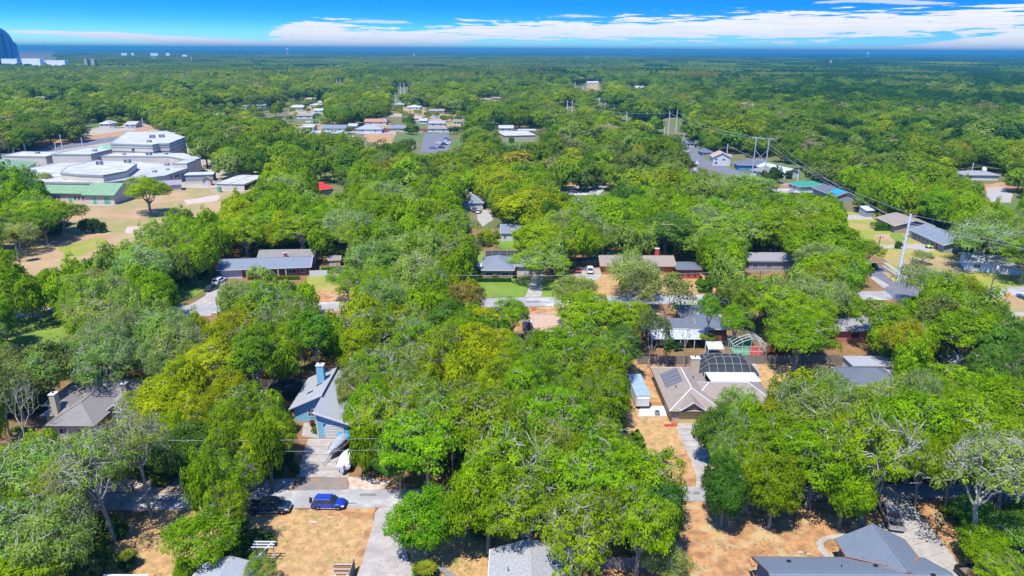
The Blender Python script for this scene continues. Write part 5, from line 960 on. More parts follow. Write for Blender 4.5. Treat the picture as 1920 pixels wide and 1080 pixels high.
# blue glass tower at the left edge
TW = empty('office_tower', 'dark blue curved glass office tower cut by the left edge', 'tower', (0, 0, 0)); dep_ = 1900.0
def at_dep(px_, py_, k): v = np.array([0, 0, CAM_H])+(_f*FPX+CR*(px_-960)+CU*(540-py_))*(k/FPX); return v
out_ = [(-62, 128), (38, 121), (36, 103), (33, 88), (30, 81), (26, 79.5), (22, 72), (15, 62.5), (8, 56.5), (0, 52.5), (-15, 49), (-40, 47), (-62, 48)]; F0 = [at_dep(x, y, dep_) for x, y in out_]; y0 = float(np.mean([p[1] for p in F0])); F0 = [np.array([0, 0, CAM_H])+(p-np.array([0, 0, CAM_H]))*(y0/p[1]) for p in F0]
TG = mat('blue_tower_glass', (.004, .03, .13), (.01, .09, .26), .012, .35, spec=.25, detail=3); n_ = len(F0); mb = MB(); mb.v = [(p[0], y0, p[2] if i > 1 else -1) for i, p in enumerate(F0)]+[(p[0]*(1+55/y0)-4, y0+55, p[2] if i > 1 else -1) for i, p in enumerate(F0)]
mb.f = [tuple(range(n_)), tuple(range(2*n_-1, n_-1, -1))]+[(k, n_+k, n_+(k+1) % n_, (k+1) % n_) for k in range(n_)]; mb.build('glass_wall', TG, TW)
for xa, wd, z1 in ((F0[8][0]-14, 7, F0[8][2]-6), (F0[6][0]-9, 2, F0[6][2]-10)): MB().box(xa, y0-1.2, 5, xa+wd, y0-.05, z1).build('dark_fin', mat('navy_fin', (.005, .02, .07), rough=.3), TW)
for k in range(16): z = 14+k*5.4; xr = np.interp(z, [F0[1][2], F0[2][2], F0[3][2], F0[5][2], F0[7][2], F0[9][2]], [F0[1][0], F0[2][0], F0[3][0], F0[5][0], F0[7][0], F0[9][0]]); MB().box(F0[0][0]+2, y0-.5, z, float(xr)-2, y0-.04, z+.7).build('floor_band', mat('navy_fin', (0, 0, 0)), TW)
def tower(label, px_, pyt, pyb, depm, kind, name, cat):
    b = at_dep(px_, pyb, depm); t = at_dep(px_, pyt, depm); h = float(t[2]); r_ = empty(name, label, cat, (float(b[0]), float(b[1]), 0)); s = depm/FPX
    if kind == 'tank':
        MB().lathe([(s*1.1, h*.62), (s*2.3, h*.72), (s*2.4, h*.93), (s*.8, h)], 14).build('tank', T_WHITE, r_)
        for k in range(4): a = k*1.571+.8; MB().bar((math.cos(a)*s*3, math.sin(a)*s*3, 0), (math.cos(a)*s*1.8, math.sin(a)*s*1.8, h*.72), s*.5).build('leg', T_WHITE, r_)
        MB().lathe([(s*.7, 0), (s*.7, h*.63)], 8).build('riser_pipe', T_WHITE, r_)
    else:
        MB().bar((0, 0, 0), (0, 0, h), s*.8).build('mast', METAL, r_)
        for z in (.99, .9, .8): MB().lathe([(s*1.6, h*z-s*1.2), (s*1.6, h*z)], 8).build('antenna_ring', T_WHITE, r_)
tower('slender white water tower breaking the horizon left of centre', 540, 90.5, 103, 6000, 'tank', 'water_tower', 'water tower'); tower('white water tower far off at right on the horizon', 1627, 98.5, 105, 6500, 'tank', 'water_tower', 'water tower')
tower('ringed radio mast left of centre below the horizon', 777, 100, 114, 3000, 'mast', 'radio_mast', 'mast'); tower('thin white radio mast in the far right woods', 1556, 113, 128, 2300, 'mast', 'radio_mast', 'mast')

POLES = [((111, 252), (119, 287), 'pale pole behind the school, tallest at left'), ((47, 270), (49, 290), 'short pale pole left of the tall school pole'), ((26, 279), (28, 296), 'shortest pale pole near the left edge by the school road'), ((104, 268), (107, 289), 'thin pale pole close left of the tall school pole'), ((154, 258), (156, 279), 'thin pale pole between the school road trees'), ((197, 250), (199, 264), 'small pale pole at the end of the school road'), ((265, 222), (269, 240), 'thin pole by the far white roofs at left'),
 ((286, 104), (287, 118), 'left twin of the faintest far pole pair'), ((291, 105), (292, 119), 'right twin of the faintest far pole pair'), ((360, 106), (360, 121), 'lone far pole right of the faintest pair'),
 ((520, 133), (521, 147), 'left twin of the small pair above the left woods'), ((526, 133), (526, 149), 'right twin of the small pair above the left woods'), ((633, 149), (633, 169), 'left twin of the pair above the cream far roof'), ((639, 148), (639, 164), 'right twin of the pair above the cream far roof'),
 ((750, 155), (752, 193), 'left twin of the tall pair above the far houses'), ((757, 155), (759, 193), 'right twin of the tall pair above the far houses'), ((928, 181), (928, 202), 'left twin of the pair beside the tan block'), ((935, 181), (935, 202), 'right twin of the pair beside the tan block'),
 ((1063, 188), (1063, 228), 'left twin of the tall pair in the centre woods'), ((1072, 188), (1072, 228), 'right twin of the tall pair in the centre woods'), ((1101, 162), (1101, 184), 'rightmost of the four poles below the dry hill field'), ((1093, 162), (1093, 180), 'second from right of the four poles below the dry hill field'), ((1084, 162), (1084, 177), 'second from left of the four poles below the dry hill field'), ((1078, 154), (1078, 168), 'leftmost of the four poles below the dry hill field'), ((1057, 143), (1057, 154), 'tiny pole left above the four-pole row'),
 ((1123, 184), (1123, 203), 'upper of the three poles stepping down to the right'), ((1134, 192), (1134, 214), 'middle of the three poles stepping down to the right'), ((1151, 200), (1151, 216), 'lower thin pole of the three stepping down'), ((1175, 209), (1174, 240), 'lone pale pole right of the stepping three'), ((1206, 228), (1206, 250), 'short pale pole left of the tall twin poles'), ((1245, 238), (1245, 262), 'short pale pole close beside the tall twin poles'),
 ((1256, 208), (1252, 262), 'left one of the tallest far twin poles'), ((1270, 207), (1266, 260), 'right one of the tallest far twin poles'), ((1281, 249), (1281, 272), 'short pale pole beside the dark wooden one'), ((1364, 270), (1361, 306), 'pale pole in front of the navy-roofed house'), ((1497, 317), (1493, 354), 'pale pole behind the white pickup truck'), ((587, 225), (588, 250), 'thin pale pole left of the far dark oak'), ((742, 174), (742, 192), 'stub pole left of the tall far pair'), ((1823, 305), (1821, 326), 'slim pole behind the low grey roof at right'), ((1771, 320), (1771, 330), 'tiny white post near the far right street')]

for (tx, ty), (bx_, by_), _l in POLES:
    by_ = ty+(by_-ty)*.55; R_ = [(min(tx, bx_)-3, ty), (max(tx, bx_)+3, ty), (max(tx, bx_)+3, by_-1), (min(tx, bx_)-3, by_-1)]; OPEN.insert(0, R_); _OP.insert(0, np.array(R_, float)); _OB.insert(0, (R_[0][0], ty, R_[1][0], by_-1))

# ------------------------------------------------------------------ tree stock
BL = dict(
 oakA=make_broadleaf(1, 7.5, 12.5, 170, 200, .25, bare=.16, tr=.46, flat=.5, rmin=.10, rmax=.22, twigs=280, limbn=7),
 oakB=make_broadleaf(2, 7.5, 11.5, 160, 200, .25, bare=.20, flat=.42, cz=.34, zc=.62, lowcut=-.2, rmin=.10, rmax=.21, tr=.48, twigs=340, limbn=8),
 oakC=make_broadleaf(3, 7.0, 13.5, 150, 200, .25, bare=.20, flat=.5, limbn=7, tr=.42, lean=.6, rmin=.10, rmax=.22, twigs=280),
 densA=make_broadleaf(4, 6.5, 12, 170, 210, .25, bare=.04, lowcut=-.6, zc=.57, cz=.42, fork=.22, flat=.62, rmin=.12, rmax=.24),
 densB=make_broadleaf(5, 6.0, 11.5, 160, 210, .25, bare=.04, lowcut=-.55, zc=.58, cz=.40, fork=.2, rmin=.12, rmax=.24, flat=.6),
 open_=make_broadleaf(10, 7.2, 12.5, 120, 190, .24, bare=.26, flat=.42, rmin=.10, rmax=.21, limbn=9, tr=.40, twigs=560, lowcut=-.3),
 sageA=make_broadleaf(6, 7.0, 12.5, 150, 150, .24, bare=.20, twigs=600, moss=400, flat=.5, lowcut=-.4, rmin=.11, rmax=.23),
 sageB=make_broadleaf(7, 7.5, 13, 140, 125, .24, bare=.26, twigs=900, moss=500, flat=.5, lowcut=-.4, lean=.6, rmin=.11, rmax=.23),
 thin=make_broadleaf(8, 7.0, 16, 110, 95, .24, bare=.36, twigs=1500, zc=.72, cz=.26, fork=.45, tr=.36, lowcut=-.2, lean=.7, flat=.45, rmin=.11, rmax=.22),
 tall=make_broadleaf(9, 5.5, 17, 90, 180, .26, bare=.10, zc=.74, cz=.25, fork=.5, tr=.32, rmin=.13, rmax=.26),
 bareA=make_bare(11, 5.5, 13, 5), bareB=make_bare(12, 6.5, 12, 5), barel=make_bare(13, 6.0, 13, 5, 2600),
 snag=make_bare(14, 2.6, 10, 3),
 palmA=make_palm(21, 9, 30, 3.0), palmB=make_palm(22, 7, 34, 2.3, fan=True, skirt=False),
)
CODE = {  # map letter -> (models, colour words, leaf colour, kind word, default height/width ratio)
 'g': (['oakA', 'oakB', 'oakC', 'densA', 'open_'], 'bright green', (0.180, 0.300, 0.004), 'oak'),
 'd': (['densA', 'densB', 'oakA'], 'dark green', (0.085, 0.19, 0.02), 'laurel oak'),
 'e': (['densB', 'densA'], 'vivid emerald green', (0.13, 0.34, 0.006), 'maple'),
 'y': (['densA', 'oakA', 'densB', 'oakC'], 'yellow-green', (0.25, 0.315, 0.004), 'camphor tree'),
 's': (['sageA', 'sageB', 'sageA'], 'grey-green mossy', (0.215, 0.31, 0.045), 'oak'),
 't': (['thin', 'thin'], 'thinly leaved', (0.22, 0.30, 0.03), 'oak'),
 'b': (['bareA', 'bareB', 'barel'], 'leafless grey', (0.20, 0.24, 0.06), 'tree'),
 'l': (['barel'], 'nearly bare grey', (0.16, 0.20, 0.05), 'tree'),
 'm': (['oakA', 'densA', 'oakC', 'densB'], 'mid green', (0.12, 0.195, 0.018), 'oak'),
 'T': (['tall'], 'tall slender green', (0.13, 0.25, 0.012), 'oak'),
 'o': (['oakC'], 'orange-tinged', (0.26, 0.20, 0.03), 'oak'),
 'S': (['snag'], 'dead broken', (0.2, 0.2, 0.1), 'tree'),
 'p': (['palmA'], 'feathery', (0.13, 0.20, 0.02), 'palm'), 'q': (['palmB'], 'fan-leaved', (0.16, 0.21, 0.02), 'palm'),
}
NAMES = {'oak': 'oak_tree', 'laurel oak': 'laurel_oak_tree', 'maple': 'maple_tree', 'camphor tree': 'camphor_tree', 'tree': 'bare_tree', 'palm': 'palm_tree'}
GRID = [  # 80 px columns, 70 px rows from y = 100
 "dmmmmmmmmmmmmymmmmddmddd", "mmgmmmmgmdmmmgmmydddmdmm", "ssbgggygmgdgmmdgddddmsgg", "dddggggsgbsygsdssgdggggs",
 "gdgsgygssggdyssgssgsgggs", "gggsggyysssssgsdgggsgsss", "ggsggsgyssgyggygsssggggm", "sgssbyggyygdggdsbgsgsgsd",
 "sssbyygsgsyygsgsgsgsggdd", "bssyygggygsggsgsggysgsgg", "gsybyggggysgsgggsggysggg", "ygsgggsggggsggggdggsgggg",
 "ggsgggggggggygggdgggsggs", "gggygggggggggggddgggggss"]
# trees picked out one by one in the photograph: centre of crown (px), crown width (px), letter, tree height (m)
EXPL = [
 (65, 890, 190, 's', 12), (20, 1000, 170, 's', 11), (100, 1010, 170, 's', 12), (150, 915, 125, 't', 14), (50, 1075, 150, 'y', 9), (185, 885, 170, 't', 17), (258, 845, 130, 't', 17),
 (35, 765, 110, 'b', 13), (0, 735, 110, 'b', 13), (100, 690, 130, 'l', 12),
 (385, 1002, 150, 'g', 9), (440, 905, 100, 'g', 11), (488, 1070, 80, 'g', 6), (345, 1070, 50, 'g', 5),
 (310, 760, 150, 'y', 12), (395, 690, 140, 'y', 13), (430, 740, 110, 'y', 13), (365, 830, 130, 'd', 10), (455, 770, 130, 'g', 12), (500, 825, 100, 'g', 11), (440, 620, 110, 'y', 12), (330, 850, 110, 'd', 9), (470, 850, 100, 'y', 9),
 (797, 965, 135, 'e', 10), (718, 785, 145, 'g', 13), (800, 830, 190, 'g', 14), (900, 800, 190, 'g', 15), (960, 870, 200, 'g', 15), (915, 925, 160, 'g', 14), (985, 955, 150, 'g', 13), (748, 862, 100, 'd', 10),
 (1110, 900, 190, 'g', 14), (1200, 900, 160, 'g', 13), (1090, 1000, 200, 'g', 14), (1200, 985, 150, 'g', 13), (1040, 790, 170, 'g', 14), (1120, 760, 120, 'g', 12), (1250, 1050, 95, 's', 6), (1240, 960, 90, 'd', 12),
 (1362, 905, 100, 'd', 11), (1345, 800, 85, 'd', 10), (1385, 770, 80, 's', 11), (1455, 900, 110, 'g', 12), (1530, 850, 180, 'g', 14), (1510, 770, 130, 's', 13), (1640, 850, 210, 'g', 17), (1590, 900, 110, 'g', 12), (1720, 800, 190, 'g', 15), (1440, 820, 120, 'g', 12),
 (1860, 900, 200, 't', 18), (1810, 800, 190, 'g', 14), (1890, 760, 150, 'g', 13), (1835, 960, 90, 'd', 6), (1850, 1020, 100, 'g', 6), (1900, 1000, 120, 'd', 7), (1900, 860, 140, 'g', 15), (1780, 720, 120, 'g', 11), (1870, 1070, 90, 'g', 6),
 (1250, 560, 110, 'b', 12), (1200, 540, 80, 'b', 11), (1290, 615, 60, 'b', 14), (1218, 625, 70, 'l', 12), (1330, 590, 45, 'T', 13), (1175, 600, 110, 'g', 12), (1110, 590, 150, 'g', 13), (1075, 545, 85, 's', 11), (1185, 510, 115, 's', 11),
 (1010, 490, 130, 'g', 11), (870, 565, 75, 'o', 14), (720, 490, 120, 'd', 12), (650, 525, 80, 'g', 10), (700, 485, 95, 's', 12), (820, 470, 110, 's', 13), (800, 400, 110, 'y', 14), (850, 420, 100, 'g', 13), (990, 385, 135, 'y', 15), (1010, 440, 120, 'g', 13),
 (1090, 420, 100, 's', 14), (1160, 400, 120, 'g', 14), (1250, 430, 130, 'd', 14), (1360, 430, 150, 'g', 14), (1460, 420, 140, 'g', 14), (1400, 350, 110, 's', 14), (1550, 450, 160, 'g', 15), (1500, 400, 110, 'g', 13), (1630, 470, 60, 'g', 9),
 (275, 357, 88, 'g', 15), (65, 400, 130, 'g', 13), (110, 400, 90, 'g', 12), (30, 360, 90, 'd', 14), (380, 270, 60, 'd', 13), (430, 295, 70, 'g', 14), (85, 335, 32, 's', 8), (30, 440, 80, 's', 10),
 (1820, 620, 150, 'g', 14), (1740, 530, 110, 's', 11), (1760, 600, 120, 'l', 13), (1730, 480, 40, 's', 4), (1900, 640, 130, 'd', 13), (1800, 540, 90, 'g', 10), (1850, 450, 150, 's', 14), (1800, 380, 110, 'g', 13), (1450, 570, 130, 'g', 13), (1540, 560, 110, 's', 13), (1500, 630, 130, 'g', 12), (1660, 600, 120, 'g', 12), (1400, 560, 80, 'g', 12), (1700, 640, 110, 'y', 12), (1380, 600, 60, 'g', 10),
 (500, 570, 130, 'g', 13), (560, 600, 120, 'g', 14), (480, 510, 40, 'g', 5), (450, 560, 80, 's', 12), (290, 620, 140, 's', 12), (180, 600, 130, 's', 12), (200, 680, 150, 's', 12), (90, 690, 120, 's', 12), (480, 680, 110, 'T', 16), (590, 640, 90, 'T', 16),
 (695, 620, 150, 'g', 13), (780, 640, 130, 'g', 13), (690, 540, 110, 'g', 12), (900, 650, 130, 'y', 13), (840, 600, 110, 'd', 12), (700, 700, 130, 'g', 13), (1060, 660, 140, 'g', 13), (1130, 700, 110, 'g', 12), (960, 590, 70, 'g', 11), (665, 735, 80, 's', 12),
]
SPOTS = [  # ground position (px), letter, width m, height m
 (285, 388, None, 0, 0),
 (278, 556, 'p', 6.5, 11), (300, 560, 'p', 6.5, 11.5), (312, 562, 'p', 6, 10.5), (82, 580, 'q', 5, 8), (36, 492, 'q', 5.5, 9.5), (330, 706, 'S', 3.5, 12), (480, 735, 'b', 8, 15), (1715, 662, 'q', 5, 5), (240, 1064, 'q', 3, 2.4), (805, 1082, 'q', 4, 2.0), (1830, 700, 'b', 6, 9), (1330, 655, 'q', 6, 3.2), (525, 690, 'b', 9, 14),
]
rng = np.random.default_rng(77); TREES = []   # (x, y, r, h, letter)
def crown_px(x, y, r, h, zc=.64, czf=.34, n=14):
    t = np.linspace(0, 2*math.pi, n, endpoint=False); s = r/7
    cx, cy_, dep = PX(x, y, h*zc); k = FPX/dep; a = r*k*.97; b = (h*czf*.92*math.cos(.4)+r*.3)*k*.97
    ox = np.concatenate([[0], np.cos(t)*a, np.cos(t)*a*.7, np.cos(t)*a*.4]); oy = np.concatenate([[0], np.sin(t)*b, np.sin(t)*b*.7, np.sin(t)*b*.4])
    return cx+ox, cy_+oy
for cx, cyy, w, c, h in EXPL:
    p = G(cx, cyy, h*.62); dep = PX(p.x, p.y, h*.62)[2]; r = w*dep/FPX/2
    TREES.append((p.x, p.y, r, h, c, True))
for px_, py_, c, w, h in SPOTS:
    if c: p = G(px_, py_); TREES.append((p.x, p.y, w/2, h, c, True))
def letter_at(px_, py_):
    c = min(23, max(0, int(px_//80))); r = min(13, max(0, int((py_-100)//70))); return GRID[r][c]
def fill(ymin, ymax, ntry, rmin, rmax, sep):
    acc = [(t[0], t[1], t[2]) for t in TREES if t[4] not in 'pqS']; A = np.array(acc)
    for _ in range(ntry):
        y = math.sqrt(rng.uniform(ymin**2, ymax**2)); x = rng.uniform(-1, 1)*(y*.80+14)
        r = rng.uniform(rmin, rmax); h = rng.uniform(9.5, 14.5)*(.75+.25*r/6)
        d = np.hypot(A[:, 0]-x, A[:, 1]-y)
        if (d < sep*(A[:, 2]+r)*.5).any(): continue
        qx, qy = crown_px(x, y, r, h)
        if in_open(qx, qy).any(): continue
        if any((x-fx)**2+(y-fy)**2 < fr*fr for fx, fy, fr in FOOT): continue
        c = letter_at(qx[0]+rng.normal()*25, qy[0]+rng.normal()*20)
        if c in 'st' and rng.random() < .45: c = 'g' if qx[0] > 500 else 's'
        if c == 'b': c = rng.choice(['b', 'l', 's'])
        TREES.append((x, y, r, h, c, False)); A = np.vstack([A, [x, y, r]])

fill(64, 150, 5000, 3.4, 6.2, 1.08)
fill(64, 150, 4000, 2.2, 3.4, 1.05)
fill(150, 300, 9000, 4.5, 8.0, 1.10)
fill(64, 300, 9000, 2.6, 4.2, .92)
TREES = [t for t in TREES]
vis = []
for t in TREES:
    cx, cy_, dep = PX(t[0], t[1], t[3]*.62); w = t[2]/dep*FPX
    if -w < cx < 1920+w and cy_ < 1080+w: vis.append((w, t))
vis.sort(key=lambda a: (not a[1][5], -a[0])); NEAR = [t for _, t in vis[:372]]; REST = [t for _, t in vis[372:]]
print('trees in view', len(vis), 'near', len(NEAR), 'farthest near', max(math.hypot(t[0], t[1]) for t in NEAR))
LM = []  # landmarks: (px, py, phrase)
for x, y, s in [(600, 750, 'the blue gabled house'), (612, 950, 'the parked blue car'), (505, 958, 'the dark pickup truck'), (1340, 730, 'the tan-roofed house with pool cage'), (1670, 975, 'the silver pickup truck'),
  (1650, 1050, 'the slate-blue shingle roof in front'), (980, 1045, 'the whitish roof at the bottom edge'), (165, 750, 'the brown-roofed house with chimney'), (1280, 610, 'the house with silver carport roof'), (1408, 645, 'the small green pool cage'),
  (490, 505, 'the long white-columned ranch house'), (930, 495, 'the grey hip-roofed house'), (1245, 495, 'the orange brick house'), (1445, 485, 'the pale flat-roofed house'), (955, 435, 'the small white outbuilding'), (1740, 435, 'the long slate-roofed house'),
  (1695, 460, 'the leaning steel power pole'), (1480, 340, 'the green-roofed house'), (1425, 290, 'the H-shaped pylon'), (200, 300, 'the white-roofed school'), (160, 355, 'the green-roofed school wing'), (620, 343, 'the bright red roof'), (700, 240, 'the far tan-roofed houses'), (817, 268, 'the parking lot'),
  (875, 390, 'the blue-grey roof and its drive'), (1100, 355, 'the side street with sandy verge'), (1575, 630, 'the red brick wall'), (1620, 685, 'the dark pyramid roof'), (1795, 675, 'the little shed'), (65, 620, 'the lawn by the pond'), (720, 1010, 'the pale side road'), (1130, 485, 'the turquoise pool'),
  (1900, 545, 'the orange road sign'), (600, 870, 'the driveway with the boats'), (300, 940, 'the shaded road at left'), (1290, 920, 'the driveway mouth'), (225, 470, 'the dry school field'), (1010, 565, 'the sunlit piece of street'), (975, 258, 'the far white flat roof'), (1100, 1055, 'the wooden fence at the bottom')]:
    LM.append((x, y, s))
ORD = ['', 'second ', 'third ', 'fourth ', 'fifth ', 'sixth ', 'seventh ', 'eighth ', 'ninth ', 'tenth ', 'eleventh ', 'twelfth ', 'thirteenth ', 'fourteenth ', 'fifteenth ', 'sixteenth ']
KEYS = {}
def wsize(r): return 'small ' if r < 3.6 else ('broad ' if r > 7.2 else '')
info = []
for t in NEAR:
    cx, cy_, dep = PX(t[0], t[1], t[3]*.62)
    j = min(range(len(LM)), key=lambda i: (LM[i][0]-cx)**2+((LM[i][1]-cy_)*1.5)**2); lx, ly, s = LM[j]
    dx, dy = cx-lx, (cy_-ly)*1.5
    rel = ('to the right of' if dx > 0 else 'to the left of') if abs(dx) > abs(dy) else ('in front of' if dy > 0 else 'behind')
    dist = math.hypot(dx, dy); key = (wsize(t[2])+CODE[t[4]][1]+' '+CODE[t[4]][3], rel, s)
    KEYS.setdefault(key, []).append((dist, len(info))); info.append((key, t))
LABELS = [None]*len(info)
for key, lst in KEYS.items():
    lst.sort()
    for k, (_, i) in enumerate(lst):
        base, rel, s = key
        if len(lst) == 1: LABELS[i] = f"{base} {rel} {s}"
        elif k == 0: LABELS[i] = f"nearest {base} {rel} {s}"
        else: LABELS[i] = f"{ORD[k]}nearest {base} {rel} {s}"
GRP = {'oak': 'oaks among the houses', 'laurel oak': 'dark laurel oaks', 'maple': 'maples', 'camphor tree': 'yellow-green camphor trees', 'tree': 'leafless trees', 'palm': 'palms'}
random.seed(5)
def jit(c, k=.18):
    f = 1+random.uniform(-k, k); return (min(1, c[0]*f*(1+random.uniform(-.18, .18))), min(1, c[1]*f), min(1, c[2]*f*(1+random.uniform(-.2, .2))), 1)
for (key, t), lab in zip(info, LABELS):
    x, y, r, h, c, ex = t; models, cw, col, kw = CODE[c]; m = BL[random.choice(models)]
    root = empty(NAMES[kw], lab, kw if kw != 'tree' else 'bare tree', (x, y, 0), random.uniform(0, 6.28), GRP[kw])
    sc = (r/m['R'], r/m['R'], h/m['H'])
    tr = link(bpy.data.objects.new('trunk', m['trunk']), root); tr.scale = sc
    if m['crown']:
        cr_ = link(bpy.data.objects.new('crown', m['crown']), root); cr_.scale = sc; cr_.color = jit(col)
    if m.get('dead'):
        dd = link(bpy.data.objects.new('dead_frond_skirt', m['dead']), root); dd.scale = sc

# ------------------------------------------------------------------ the forest beyond (one uncountable mass each)
def clump_tree(seed, n=420, leaf=1.15):
    m = make_broadleaf(seed, 7.0, 12.0, 34, n/34, leaf, bare=0.0, lowcut=-.5, flat=.75, rmin=.24, rmax=.36, limbn=5)
    V = []; F = []
    me = m['crown']; me2 = m['trunk']
    b = bpy.data.objects.new('forest_tree', me); return b, me2
HID = bpy.data.collections.new('forest_stock')
def stock(name, V, Q):
    me = np_mesh(name, V, Q, LEAF_F); o = bpy.data.objects.new(name, me); return o
def far_tree(seed, n, leaf, tall=1.0):
    rg = np.random.default_rng(seed); R, H = 7.0, 12.0*tall; cl = crown_shape(rg, R, H, H*.60, H*.40, 36, .75, .22, .36, -.6, .1); P = []; Nn = []
    for c, rc in cl:
        k = max(4, int(n/36*(rc/(R*.28))**2)); u = unit(rg.normal(size=(k*2, 3))); out = unit(np.array([c[0], c[1], (c[2]-H*.4)])); u = u[(u@out > -.35)][:k]
        q_ = c+u*rc*rg.uniform(.75, 1.05, (len(u), 1))*[1, 1, .75]; P.append(q_); Nn.append(unit(u*.65+unit((q_-np.array([0, 0, H*.4]))*[1, 1, 1.2])*.6+rg.normal(size=u.shape)*.22+[0, 0, .15]))
    V, Q = leaf_quads(rg, np.concatenate(P), np.concatenate(Nn), leaf, 1.4)
    # trunk and a few limbs as slim quads crossing
    tv = []
    for a in (0, 1.57):
        d = np.array([math.cos(a), math.sin(a), 0])*.35; tv.append(np.array([-d, d, d*.7+[0, 0, H*.5], -d*.7+[0, 0, H*.5]]))
    tv = np.concatenate(tv); Q = np.concatenate([Q, np.arange(len(tv)).reshape(-1, 4)+len(V)]); V = np.concatenate([V, tv]); return V, Q
def gn_scatter(name, pts, scl, rz, idx, tint, coll, label, kind='stuff', group=None):
    me = bpy.data.meshes.new(name); me.vertices.add(len(pts)); me.vertices.foreach_set('co', np.asarray(pts, np.float32).ravel())
    for nm, ty, arr in (('scl', 'FLOAT_VECTOR', scl), ('rz', 'FLOAT_VECTOR', rz), ('idx', 'INT', idx), ('tint', 'FLOAT_COLOR', tint)):
        at = me.attributes.new(nm, ty, 'POINT'); at.data.foreach_set({'FLOAT_VECTOR': 'vector', 'INT': 'value', 'FLOAT_COLOR': 'color'}[ty], np.asarray(arr, np.int32 if ty == 'INT' else np.float32).ravel())
    me.update(); o = bpy.data.objects.new(name, me); link(o)
    ng = bpy.data.node_groups.new(name, 'GeometryNodeTree'); ng.interface.new_socket('Geometry', in_out='INPUT', socket_type='NodeSocketGeometry'); ng.interface.new_socket('Geometry', in_out='OUTPUT', socket_type='NodeSocketGeometry')
    N = ng.nodes; Lk = ng.links; gi = N.new('NodeGroupInput'); go = N.new('NodeGroupOutput'); ip = N.new('GeometryNodeInstanceOnPoints'); ci = N.new('GeometryNodeCollectionInfo')
    ci.inputs['Collection'].default_value = coll; ci.inputs['Separate Children'].default_value = True; ci.inputs['Reset Children'].default_value = True
    def na(nm, ty):
        n = N.new('GeometryNodeInputNamedAttribute'); n.data_type = ty; n.inputs['Name'].default_value = nm; return n.outputs['Attribute']
    Lk.new(gi.outputs[0], ip.inputs['Points']); Lk.new(ci.outputs[0], ip.inputs['Instance']); ip.inputs['Pick Instance'].default_value = True
    Lk.new(na('idx', 'INT'), ip.inputs['Instance Index']); Lk.new(na('scl', 'FLOAT_VECTOR'), ip.inputs['Scale'])
    e2r = N.new('FunctionNodeEulerToRotation'); Lk.new(na('rz', 'FLOAT_VECTOR'), e2r.inputs[0]); Lk.new(e2r.outputs[0], ip.inputs['Rotation'])
    Lk.new(ip.outputs[0], go.inputs[0]); md = o.modifiers.new('scatter', 'NODES'); md.node_group = ng
    if label: o['label'] = label
    if kind: o['kind'] = kind
    o['category'] = 'woods' if 'wood' in name else 'plants'
    return o
def vnoise(x, y, s, seed):
    rg = np.random.default_rng(seed); T = rg.random((64, 64)); X = x/s; Y = y/s; xi = np.floor(X).astype(int); yi = np.floor(Y).astype(int); fx = X-xi; fy = Y-yi; fx = fx*fx*(3-2*fx); fy = fy*fy*(3-2*fy)
    g_ = lambda a, b: T[a % 64, b % 64]
    return (g_(xi, yi)*(1-fx)+g_(xi+1, yi)*fx)*(1-fy)+(g_(xi, yi+1)*(1-fx)+g_(xi+1, yi+1)*fx)*fy
PAL = np.array([[.120, .190, .010], [.070, .135, .014], [.026, .072, .020], [.180, .230, .010], [.130, .180, .045], [.10, .14, .045], [.24, .21, .03], [.20, .19, .13]])*[1.22, 1.22, 0.9]
def tints(x, y, rg, px_=None, py_=None):
    n = len(x); big = vnoise(x, y, 130, 3)*.6+vnoise(x, y, 420, 4)*.4; u = big*.48+rg.random(n)*.52
    k = np.digitize(u, [.24, .40, .52, .60, .74, .86]); k = np.array([2, 1, 0, 0, 4, 3, 3])[np.clip(k, 0, 6)]
    k = np.where(rg.random(n) < .10, rg.integers(0, 6, n), k); k = np.where(rg.random(n) < .012, 6, k); k = np.where(rg.random(n) < .02, 7, k)
    # the woods at the right are darker and bluer species
    dark = np.clip((x/np.maximum(y, 1)-.12)*3.0, 0, 1)*np.clip((y-360)/200, 0, 1)*(vnoise(x, y, 200, 9) > .22)
    k = np.where(rg.random(n) < dark*.97, np.where(rg.random(n) < .7, 2, 1), k)
    c = PAL[k]*rg.uniform(.75, 1.25, (n, 1)); return np.concatenate([c, np.ones((n, 1))], 1)
# middle woods: individual crowns, 250 m - 1600 m
for i, (sd, tl) in enumerate(((31, 1.0), (32, 1.0), (33, 1.25), (34, .9))):
    V, Q = far_tree(sd, 1500, .70, tl); HID.objects.link(stock('midtree_%d' % i, V, Q))
rg = np.random.default_rng(9)
DMAX1 = 1500
xs = []; ys = []
step = 9.5
for y in np.arange(225, DMAX1, step):
    st = step*(1+max(0, y-400)/1500); x = np.arange(-y*.80-30, y*.80+30, st); xs.append(x+rg.uniform(-.45, .45, len(x))*st); ys.append(y+rg.uniform(-.45, .45, len(x))*step)
x = np.concatenate(xs); y = np.concatenate(ys); n = len(x)
near = np.array([(t[0], t[1], t[2]) for t in NEAR]); r = (3.8+6.6*rg.random(n)**1.4)*np.where(y > 420, 1.28, 1.0); h = rg.uniform(8.5, 12.5, n)*(.8+r*.045)
keep = np.ones(n, bool)
sel = np.where(y < 420)[0]
for i in sel:
    if ((near[:, 0]-x[i])**2+(near[:, 1]-y[i])**2 < ((near[:, 2]+r[i])*.55)**2).any(): keep[i] = False
for i in range(n):
    pass
cxp, cyp, dep = PX(x, y, h*.62); k = FPX/dep
for ox, oy in [(0, -1.0)]+[(i_*.31, j_) for i_ in range(-3, 4) for j_ in (-.7, -.35, 0, .4)]:
    keep &= ~in_open(cxp+ox*r*k, cyp+oy*(h*.36)*k)
for fx, fy, fr in FOOT: keep &= (x-fx)**2+(y-fy)**2 > (fr+2)**2
